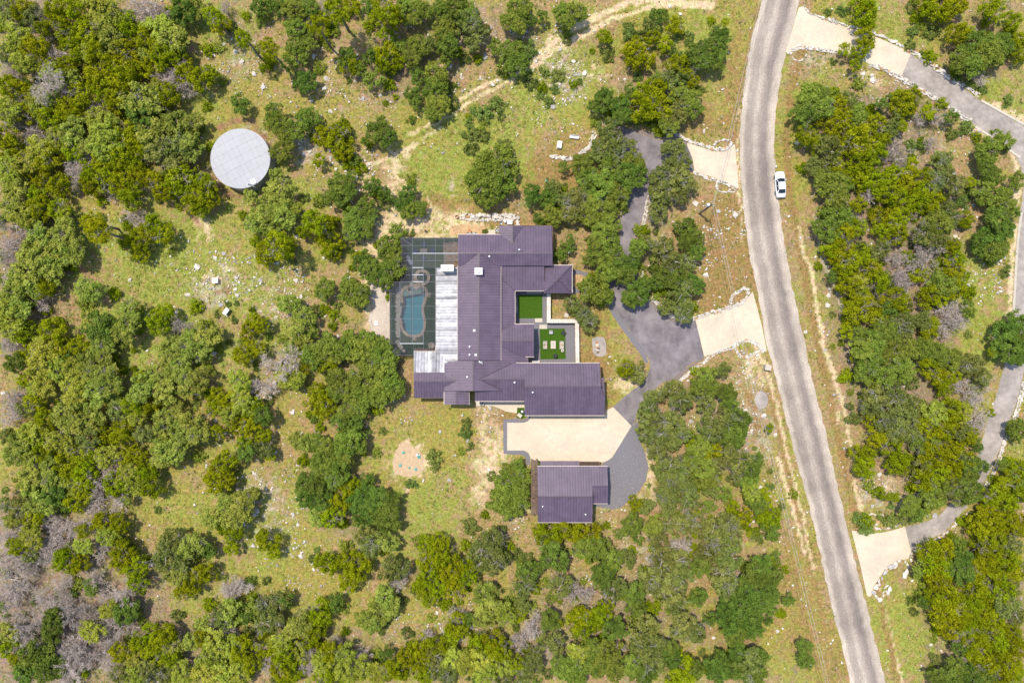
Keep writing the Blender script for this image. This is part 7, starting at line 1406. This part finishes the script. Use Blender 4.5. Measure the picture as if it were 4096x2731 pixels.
for i, t_ in enumerate(trees):
    k = t_[0]['k']; nm, cat, _ = KIND[k]
    if i not in keep: rest.append(t_); continue
    left = cent[i][0] < 1150 or cent[i][1] > 2200
    cz0 = {'o': 2.7, 'd': 2.7, 'l': 2.7, 'g': 2.7, 'y': 2.8, 'j': 2.0, 'b': 2.0, 's': .25}[k] + (.5 if left and k != 's' else 0) + (rt_.uniform(-.4, .5) if k != 's' else 0)
    if t_[0]['t']: cz0 = t_[0]['t']
    bx, by, _ = W(*cent[i], cz0 + .3)
    root = thing(nm, labs[i], cat, (bx, by, 0), 0, GRP[nm])
    tops = []
    for q in t_:
        R = q['r'] * {'j': 1.04, 'y': 1.04, 'b': 1.05, 'g': .95}.get(k, .99); hz = cz0 + rt_.uniform(-.25, .4) if k != 's' else .22 * R
        x, y, _ = W(q['x'], q['y'], hz + .35 * R)
        me_ = rt_.choice(CR[k]); o = bpy.data.objects.new('branches' if k == 'b' else 'crown', me_); COL.objects.link(o)
        o.parent = root; o.location = (x - bx, y - by, hz if k != 'b' else hz * .62); o.rotation_euler = (rt_.uniform(-.12, .12), rt_.uniform(-.12, .12), rt_.uniform(0, 6.28))
        zs = R * rt_.uniform(.8, 1.1) * (1.25 if k == 'j' else 1); o.scale = (R * rt_.uniform(.95, 1.08), R * rt_.uniform(.95, 1.08), zs)
        tops.append((x - bx, y - by, (hz if k != 'b' else hz * .62) + .1 * R, R)); TREEPTS.append((x, y, R, k))
    if k == 's':
        mb = MB()
        for a in range(4): mb.tube([(0, 0, -.02), (.25 * tops[0][3] * math.cos(a * 1.6), .25 * tops[0][3] * math.sin(a * 1.6), tops[0][2] + .1)], [.035, .015], 4)
        mb.obj('stem', M['bark'], root, world=False); continue
    mb = MB(); tw = .10 + .045 * max(q['r'] for q in t_) + .02 * len(t_); lean = (rt_.uniform(-.3, .3), rt_.uniform(-.3, .3))
    fork = min(1.6, cz0 * .45)
    if t_[0]['t']: fork = cz0 * .7
    f_ = (lean[0], lean[1], fork); mb.tube([(0, 0, -.05), (lean[0] * .35, lean[1] * .35, fork * .5), f_], [tw * 1.25, tw, tw * .85], 7)
    for x, y, z, R in tops:
        mid = ((f_[0] + x) / 2 + rt_.uniform(-.25, .25), (f_[1] + y) / 2 + rt_.uniform(-.25, .25), (fork + z) / 2 - .1)
        mb.tube([f_, mid, (x, y, z)], [tw * .7, tw * .5, tw * .3], 6)
        for _ in range(4):
            a = rt_.uniform(0, 6.28); e = (x + R * .65 * math.cos(a), y + R * .65 * math.sin(a), z + R * rt_.uniform(.1, .45)); m2 = tuple((p_ + q_) / 2 + rt_.uniform(-.12, .12) for p_, q_ in zip((x, y, z), e))
            mb.tube([(x, y, z), m2, e], [tw * .3, tw * .2, tw * .08], 5, cap=False)
    mb.obj('trunk', M['twig'] if k == 'b' else (M['barkpale'] if k == 'g' else M['bark']), root, world=False)
# the small ones past the limit: one mass of undergrowth
if rest:
    LP = {'o': M['oak'], 'd': M['oakdark'], 'g': M['oakgrey'], 'l': M['oaklight'], 'j': M['juniper'], 'y': M['yellow'], 's': M['shrub']}; LOWP = {k: [crown_mesh('crown', m_, 600 + 7 * i + ord(k), 24, 42, (.14, .28), (.07, .12), 1.2, .65, inner=120) for i in range(2)] for k, m_ in LP.items()}; LOWP['b'] = CR['b']
    PV = []; PQ = []; TN = []; MI = []; nb_ = 0; mats_ = [M['juniper'], M['oak'], M['yellow'], M['twig'], M['shrub'], M['oakgrey'], M['oakdark'], M['oaklight']]; mk = {'l': 7, 'j': 0, 'o': 1, 'y': 2, 'b': 3, 's': 4, 'g': 5, 'd': 6}
    for t_ in rest:
        for q in t_:
            me_ = rt_.choice(LOWP[q['k']]); n_ = len(me_.vertices); V_ = np.empty(n_ * 3, np.float32); me_.vertices.foreach_get('co', V_); V_ = V_.reshape(-1, 3)
            F_ = np.empty(len(me_.loops), np.int32); me_.loops.foreach_get('vertex_index', F_); F_ = F_.reshape(-1, 4)
            a = rt_.uniform(0, 6.28); ca_, sa_ = math.cos(a), math.sin(a); R = q['r'] * 1.04; x, y, _ = W(q['x'], q['y'], 3)
            z0 = 2.4 if q['k'] != 's' else .2 * R
            PV.append(np.stack([x + R * (V_[:, 0] * ca_ - V_[:, 1] * sa_), y + R * (V_[:, 0] * sa_ + V_[:, 1] * ca_), z0 + R * V_[:, 2]], 1)); PQ.append(F_ + nb_); nb_ += n_
            TN.append(np.full(len(F_), rt_.uniform(.3, .7)) + RNG.normal(0, .15, len(F_))); MI.append(np.full(len(F_), mk[q['k']])); TREEPTS.append((x, y, R, q['k']))
    me_ = arrays_mesh('undergrowth', np.concatenate(PV), np.concatenate(PQ), None, np.clip(np.concatenate(TN), 0, 1), mats_, np.concatenate(MI))
    tag(link('undergrowth', me_), 'small trees filling in between the larger trees', 'undergrowth', None, 'stuff')
# ================================================================== LOOSE STONE, GRASS, GROUND COVER
px_ = lambda n: RNG.uniform(-half_w - 1, half_w + 1, n); py_ = lambda n: RNG.uniform(-half_h - 1, half_h + 1, n)
ROOFS = [wpoly(p, Z1) for p in ([(925,190),(1270,190),(1270,115),(1730,115),(1730,450),(1900,450),(1900,690),(1705,690),(1705,930),(1955,930),(1955,1285),(2140,1285),(2180,1660),(1400,1660),(1010,1640),(800,1620),(545,1585),(545,1190),(340,1220),(340,595),(435,595),(437,217),(925,217)],)] + [wpoly([(455,990),(1085,1000),(1085,1350),(960,1350),(960,1505),(455,1505)], Z2)]
KEEP = [p for p in PAVED + ROOFS]
boxes = [(min(q[0] for q in p), max(q[0] for q in p), min(q[1] for q in p), max(q[1] for q in p)) for p in KEEP]
def clear(x, y):
    m_ = np.ones(len(x), bool)
    for p, (a, b_, c_, d_) in zip(KEEP, boxes):
        idx = np.where((x > a) & (x < b_) & (y > c_) & (y < d_))[0]
        if len(idx): m_[idx[inpoly(p, x[idx], y[idx])]] = False
    return m_ & ((x - cx_t) ** 2 + (y - cy_t) ** 2 > 5.3 ** 2)
cx_t, cy_t = tank.location.x, tank.location.y
# stones: patches of rubble (D units x, y, rx, ry, amount)
ROCK = [(560,150,70,60,.5),(470,190,40,40,.5),(700,340,34,26,3.2),(800,360,90,50,.5),(800,410,60,40,.7),(500,648,55,42,2.4),(600,600,60,60,.35),(640,640,70,70,.45),(640,720,60,50,.5),(1290,190,46,60,1.3),(1240,230,60,60,.4),(1130,50,60,40,.5),(930,50,60,50,.4),(1070,170,40,30,1.1),(1040,90,30,30,.8),(620,1150,70,90,.55),(540,1080,60,80,.3),(1176,1190,22,20,2.2),(1640,520,60,50,.7),(1690,520,30,40,.4),(1700,960,50,70,.9),(1740,1010,40,50,.7),(2060,1140,60,26,1.5),(2000,1110,40,30,.6),(2210,650,40,80,.5),(2200,500,30,60,.6),(1910,560,16,90,1.4),(1950,780,16,90,1.2),(1480,380,60,30,.3),(780,220,90,80,.45),(620,230,70,60,.35),(1190,90,50,40,.5),(1310,60,40,30,.6),(2120,330,60,50,.5),(2230,290,40,30,.6),(960,930,60,40,.25),(1120,970,40,40,.4),(1120,1110,40,40,.6),(1620,1020,40,60,.6),(1500,1290,60,50,.5),(1420,1210,50,40,.5),(1310,1200,40,20,.5),(1330,1350,60,30,.4),(1050,1440,60,40,.9),(900,1450,50,40,.3),(660,1330,60,40,.4),(700,1280,60,60,.5),(1330,300,40,30,.3),(700,860,60,60,.6),(740,800,40,40,.5),(450,600,60,40,.4),(560,1010,60,50,.4),(640,850,40,40,.6),(1280,880,40,40,.1),(2290,620,20,100,.6),(2060,210,50,30,.6),(1990,170,60,30,.5),(1760,1180,40,80,.3),(1440,1110,30,60,.4),(1640,640,60,80,.35),(1720,840,30,30,.6)]
def rockd(x, y):
    sx_, sy_ = x * PXM + 2048, 1365.5 - y * PXM; d = np.full(len(x), .085)
    for a, b_, rx, ry, s in ROCK:
        d += 1.5 * s * np.exp(-(((sx_ / 1.7415 - a) / rx) ** 2 + ((sy_ / 1.7415 - b_) / ry) ** 2))
    return d * np.clip((fbm(sx_, sy_, 45, 3, 301) - .36) * 6, .05, 2)
ux_, uy_ = px_(200000), py_(200000)
keep_ = (RNG.random(200000) < rockd(ux_, uy_) * .44) & clear(ux_, uy_); ux_, uy_ = ux_[keep_], uy_[keep_]
us = .06 + RNG.gamma(1.1, .088, len(ux_)); big = us > .36
# big ones: single rocks
bi = np.where(big)[0]; bi = bi[np.argsort(-us[bi])][:270]
rp_ = [(float(ux_[k]) * PXM + 2048, 1365.5 - float(uy_[k]) * PXM) for k in bi]
for k, lb in zip(bi, labels_for(rp_, ['pale limestone rock'] * len(bi))):
    x, y, s = float(ux_[k]), float(uy_[k]), float(us[k]) * 1.7
    o = stone_at(None, x, y, s * .10, s, .7, .25, 'limestone_rock', orange=0); tag(o, lb, 'rock', 'loose limestone rocks in the scrub')
sm = np.setdiff1d(np.arange(len(ux_)), bi)
def scatter(name, meshes, X_, Y_, S_, zf, kind, label, mats, flat=1.0, tone=True):
    PV = []; PQ = []; TN = []; MI = []; nb_ = 0; data = []
    for me_ in meshes:
        V_ = np.empty(len(me_.vertices) * 3, np.float32); me_.vertices.foreach_get('co', V_); me_.calc_loop_triangles(); F_ = np.empty(len(me_.loop_triangles) * 3, np.int32); me_.loop_triangles.foreach_get('vertices', F_); data.append((V_.reshape(-1, 3), F_.reshape(-1, 3)))
    pick = RNG.integers(0, len(data), len(X_))
    for i, (V_, F_) in enumerate(data):
        id_ = np.where(pick == i)[0]; n_ = len(id_)
        if not n_: continue
        a = RNG.uniform(0, 6.28, n_); ca_, sa_ = np.cos(a)[:, None], np.sin(a)[:, None]; s = S_[id_][:, None]; fx = RNG.uniform(.75, 1.3, (n_, 1))
        vx = V_[None, :, 0] * s * fx; vy = V_[None, :, 1] * s; vz = V_[None, :, 2] * s * flat
        P = np.stack([X_[id_][:, None] + vx * ca_ - vy * sa_, Y_[id_][:, None] + vx * sa_ + vy * ca_, zf(s) + vz], -1)
        PV.append(P.reshape(-1, 3)); PQ.append((F_[None] + (np.arange(n_) * len(V_))[:, None, None] + nb_).reshape(-1, 3)); nb_ += n_ * len(V_)
        MI.append(np.full(n_ * len(F_), 1 if (i % 4 == 3) else 0))
    me_ = arrays_mesh(name, np.concatenate(PV), np.concatenate(PQ), None, None, mats, np.concatenate(MI)); return tag(link(name, me_), label, None, None, kind)
pebble = [hull_mesh('pebble', 400 + i, M['stone'], 8, .7) for i in range(4)]
scatter('loose_stones', pebble, ux_[sm], uy_[sm], us[sm] * 1.55, lambda s: s * .12, 'stuff', 'small pale limestone pieces strewn over the scrub ground', [M['pebble'], M['stonegrey']])
# roadside and lot gravel specks
lot = wpoly([(1090,1080),(1230,900),(1330,760),(1400,980),(1410,1080),(1330,1260),(1180,1385),(1060,1385)], Z2)
gx_ = RNG.uniform(min(p[0] for p in lot), max(p[0] for p in lot), 2600); gy_ = RNG.uniform(min(p[1] for p in lot), max(p[1] for p in lot), 2600)
k_ = inpoly(lot, gx_, gy_) & (RNG.random(2600) < np.clip(.15 + .8 * (lot[-1][1] + 9 - gy_) / 12, .05, .9) * .8); gx_, gy_ = gx_[k_], gy_[k_]
scatter('pale_gravel', pebble, gx_, gy_, RNG.uniform(.04, .13, len(gx_)), lambda s: .005 + s * .1, 'stuff', 'pale stone chips scattered on the dark gravel lot', [M['stone'], M['stonegrey']])

def quads_stuff(name, C, N, S, tone, mats, midx, label, aspect=.6):
    P, Q = leaf_quads(C, N, S, RNG, aspect); o = link(name, arrays_mesh(name, P, Q, None, tone, mats, midx)); return tag(o, label, None, None, 'stuff')
# ground cover cushions where the light green growth is
n0 = 70000; x, y = px_(n0), py_(n0); g = sample(SHARE['G'], x, y); k_ = (RNG.random(n0) < g ** 1.2 * 1.0) & clear(x, y); x, y = x[k_], y[k_]
m_ = 16; R = RNG.uniform(.18, .48, len(x)); d = RNG.normal(size=(len(x), m_, 3)); d[..., 2] = np.abs(d[..., 2]); d /= np.linalg.norm(d, axis=-1)[..., None]
C = np.stack([x, y, np.zeros_like(x)], -1)[:, None] + d * (R[:, None, None] * np.array([1, 1, .5])) * RNG.uniform(.5, 1.05, (len(x), m_, 1))
N = d * .5 + np.array([0, 0, .8]) + RNG.normal(size=d.shape) * .3; N /= np.linalg.norm(N, axis=-1)[..., None]
tn = np.clip(RNG.normal(.5, .2, (len(x), 1)) + RNG.normal(0, .14, (len(x), m_)), 0, 1)
quads_stuff('ground_cover', C.reshape(-1, 3), N.reshape(-1, 3), RNG.uniform(.06, .13, len(x) * m_), tn.ravel(), [M['cover']], None, 'light green low growth covering the open meadow')
# darker low scrub speckled everywhere
n0 = 90000; x, y = px_(n0), py_(n0); sx_, sy_ = x * PXM + 2048, 1365.5 - y * PXM
pt_ = sum(s * np.exp(-(((sx_ / 1.7415 - a) / rx) ** 2 + ((sy_ / 1.7415 - b_) / ry) ** 2)) for a, b_, rx, ry, s in ((1190,255,110,60,1.4),(1100,300,60,40,.8),(1420,150,100,70,1),(1260,170,60,50,1),(820,350,80,50,.5),(520,720,60,40,.7),(1600,330,60,40,.5),(1050,1180,100,80,.5),(1900,150,80,40,.6),(2100,260,80,60,.6)))
g = np.clip((fbm(sx_, sy_, 90, 3, 511) - .46) * 4 + pt_, 0, 1.4) * np.clip(1 - 1.6 * sample(SHARE['C'], x, y), 0, 1); k_ = (RNG.random(n0) < .05 + g * .42) & clear(x, y); x, y = x[k_], y[k_]
m_ = 12; R = RNG.gamma(2.6, .08, len(x)); d = RNG.normal(size=(len(x), m_, 3)); d[..., 2] = np.abs(d[..., 2]); d /= np.linalg.norm(d, axis=-1)[..., None]
C = np.stack([x, y, np.zeros_like(x)], -1)[:, None] + d * (R[:, None, None] * np.array([1, 1, .8])) * RNG.uniform(.4, 1.05, (len(x), m_, 1)); N = d * .5 + np.array([0, 0, .6]) + RNG.normal(size=d.shape) * .35; N /= np.linalg.norm(N, axis=-1)[..., None]
tn = np.clip(RNG.normal(.45, .25, (len(x), 1)) + RNG.normal(0, .14, (len(x), m_)), 0, 1); mi = np.repeat(RNG.choice(4, len(x), p=[.3, .3, .2, .2]), m_)
quads_stuff('low_scrub', C.reshape(-1, 3), N.reshape(-1, 3), RNG.uniform(.06, .12, len(x) * m_), tn.ravel(), [M['shrub'], M['yellow'], M['oakgrey'], M['grass']], mi, 'low dark green weeds and seedlings dotted over the ground')
# grass tufts: bent blades in green-yellow and in dry tan
n0 = 42000; x, y = px_(n0), py_(n0); gg = sample(SHARE['Y'], x, y) + sample(SHARE['G'], x, y) * .5; gd = sample(SHARE['T'], x, y) + sample(SHARE['O'], x, y) + .4 * sample(SHARE['L'], x, y)
k_ = (RNG.random(n0) < np.clip(gg + gd * .8, 0, 1) * .75) & clear(x, y); x, y, gg, gd = x[k_], y[k_], gg[k_], gd[k_]; n = len(x); m_ = 5
a = RNG.uniform(0, 6.28, (n, m_)); L = RNG.uniform(.12, .34, (n, m_)); w = RNG.uniform(.02, .05, (n, m_))
u = np.stack([np.cos(a), np.sin(a), np.zeros_like(a)], -1); v = np.stack([-np.sin(a), np.cos(a), np.zeros_like(a)], -1); b0 = np.stack([x, y, np.zeros_like(x)], -1)[:, None] + RNG.normal(0, .06, (n, m_, 3)) * np.array([1, 1, 0]); up = np.array([0, 0, 1.])
P = np.stack([b0 - v * w[..., None], b0 + v * w[..., None], b0 + v * w[..., None] * .6 + u * L[..., None] * .8 + up * L[..., None] * .55, b0 - v * w[..., None] * .6 + u * L[..., None] * .8 + up * L[..., None] * .55], 2).reshape(-1, 3)
tn = np.clip(RNG.normal(.5, .22, (n, 1)) + RNG.normal(0, .12, (n, m_)), 0, 1).ravel(); mi = np.repeat((RNG.random(n) < gd / (gg + gd + 1e-6)).astype(int), m_)
tag(link('grass', arrays_mesh('grass', P, np.arange(len(P)).reshape(-1, 4), None, tn, [M['grass'], M['drygrass']], mi)), 'green and dry tan grass tufts over the open ground', None, None, 'stuff')
# fallen twigs and dead brush lying in the woods
n0 = 9000; x, y = px_(n0), py_(n0); k_ = (RNG.random(n0) < sample(SHARE['L'], x, y) * .7 + .02) & clear(x, y); x, y = x[k_], y[k_]; n = len(x)
a = RNG.uniform(0, 6.28, n); L = RNG.gamma(2.2, .35, n); w = RNG.uniform(.012, .035, n); u = np.stack([np.cos(a), np.sin(a), RNG.uniform(-.02, .3, n)], -1); v = np.stack([-np.sin(a), np.cos(a), np.zeros(n)], -1) * w[:, None]; b0 = np.stack([x, y, np.full(n, .03)], -1); t_ = np.array([0, 0, 1.]) * (w * 1.6)[:, None]; e = b0 + u * L[:, None]
P = np.stack([b0 - v, b0 + v, b0 + t_, e - v * .5, e + v * .5, e + t_ * .5], 1).reshape(-1, 3); i0 = np.arange(n)[:, None] * 6
Q = np.concatenate([i0 + np.array([0, 1, 4, 3]), i0 + np.array([1, 2, 5, 4]), i0 + np.array([2, 0, 3, 5])])
tag(link('fallen_branches', arrays_mesh('fallen_branches', P, Q, M['twig'])), 'grey fallen branches and twigs littering the scrub', None, None, 'stuff')

def wood(x, y):
    t_ = np.zeros(len(x)); A = np.array([(p[0], p[1], p[2]) for p in TREEPTS])
    for i in range(len(x)): t_[i] = min(1, np.exp(-((A[:, 0] - x[i]) ** 2 + (A[:, 1] - y[i]) ** 2) / 20).sum() / 4)
    return t_
# low brush between the trees of the woods
def low(mat, seed): return crown_mesh('brush', mat, seed, 10, 26, (.25, .42), (.11, .19), 1.0, .6, 0, 30)
def lowdead(seed):
    P, Q = twig_quads(seed, 14, 1.0, .024); return arrays_mesh('brush', P, Q, M['twig'], np.full(len(Q), .5))
BR = [low(M['juniper'], 801), low(M['juniper'], 802), low(M['yellow'], 803), low(M['oakgrey'], 804), low(M['oak'], 805), lowdead(806), lowdead(807), lowdead(808)]
BM = [M['juniper'], M['juniper'], M['yellow'], M['oakgrey'], M['oak'], M['twig'], M['twig'], M['twig']]
n0 = 4600; x, y = px_(n0), py_(n0); k_ = (RNG.random(n0) < np.clip(sample(SHARE['L'], x, y) * 1.0 - .05 + .32 * np.clip(wood(x, y) * 1.6 - .5, 0, 1), 0, .8)) & clear(x, y); x, y = x[k_], y[k_]
PV = []; PQ = []; TN = []; MI = []; nb_ = 0
for xx, yy in zip(x, y):
    i = int(RNG.choice(8, p=[.10, .08, .14, .10, .07, .17, .17, .17] if xx < -52 and yy < -14 else [.20, .16, .18, .18, .10, .06, .06, .06])); me_ = BR[i]
    V_ = np.empty(len(me_.vertices) * 3, np.float32); me_.vertices.foreach_get('co', V_); V_ = V_.reshape(-1, 3); F_ = np.empty(len(me_.loops), np.int32); me_.loops.foreach_get('vertex_index', F_)
    t_ = RNG.uniform(0, 6.28); R = RNG.uniform(.55, 1.35); ca_, sa_ = math.cos(t_), math.sin(t_)
    PV.append(np.stack([xx + R * (V_[:, 0] * ca_ - V_[:, 1] * sa_), yy + R * (V_[:, 0] * sa_ + V_[:, 1] * ca_), R * (.35 + V_[:, 2])], 1)); PQ.append(F_.reshape(-1, 4) + nb_); nb_ += len(V_)
    TN.append(np.clip(RNG.normal(.5, .2, len(F_) // 4) + RNG.normal(0, .15), 0, 1)); MI.append(np.full(len(F_) // 4, i))
tag(link('brush', arrays_mesh('brush', np.concatenate(PV), np.concatenate(PQ), None, np.concatenate(TN), BM, np.concatenate(MI))), 'knee high brush and dead twigs between the woodland trees', None, None, 'stuff')
print('TRIS', sum(len(m.loops) - 2 * len(m.polygons) for m in bpy.data.meshes), 'ROCKS', len(bi), 'small', len(sm), 'brush', len(x))
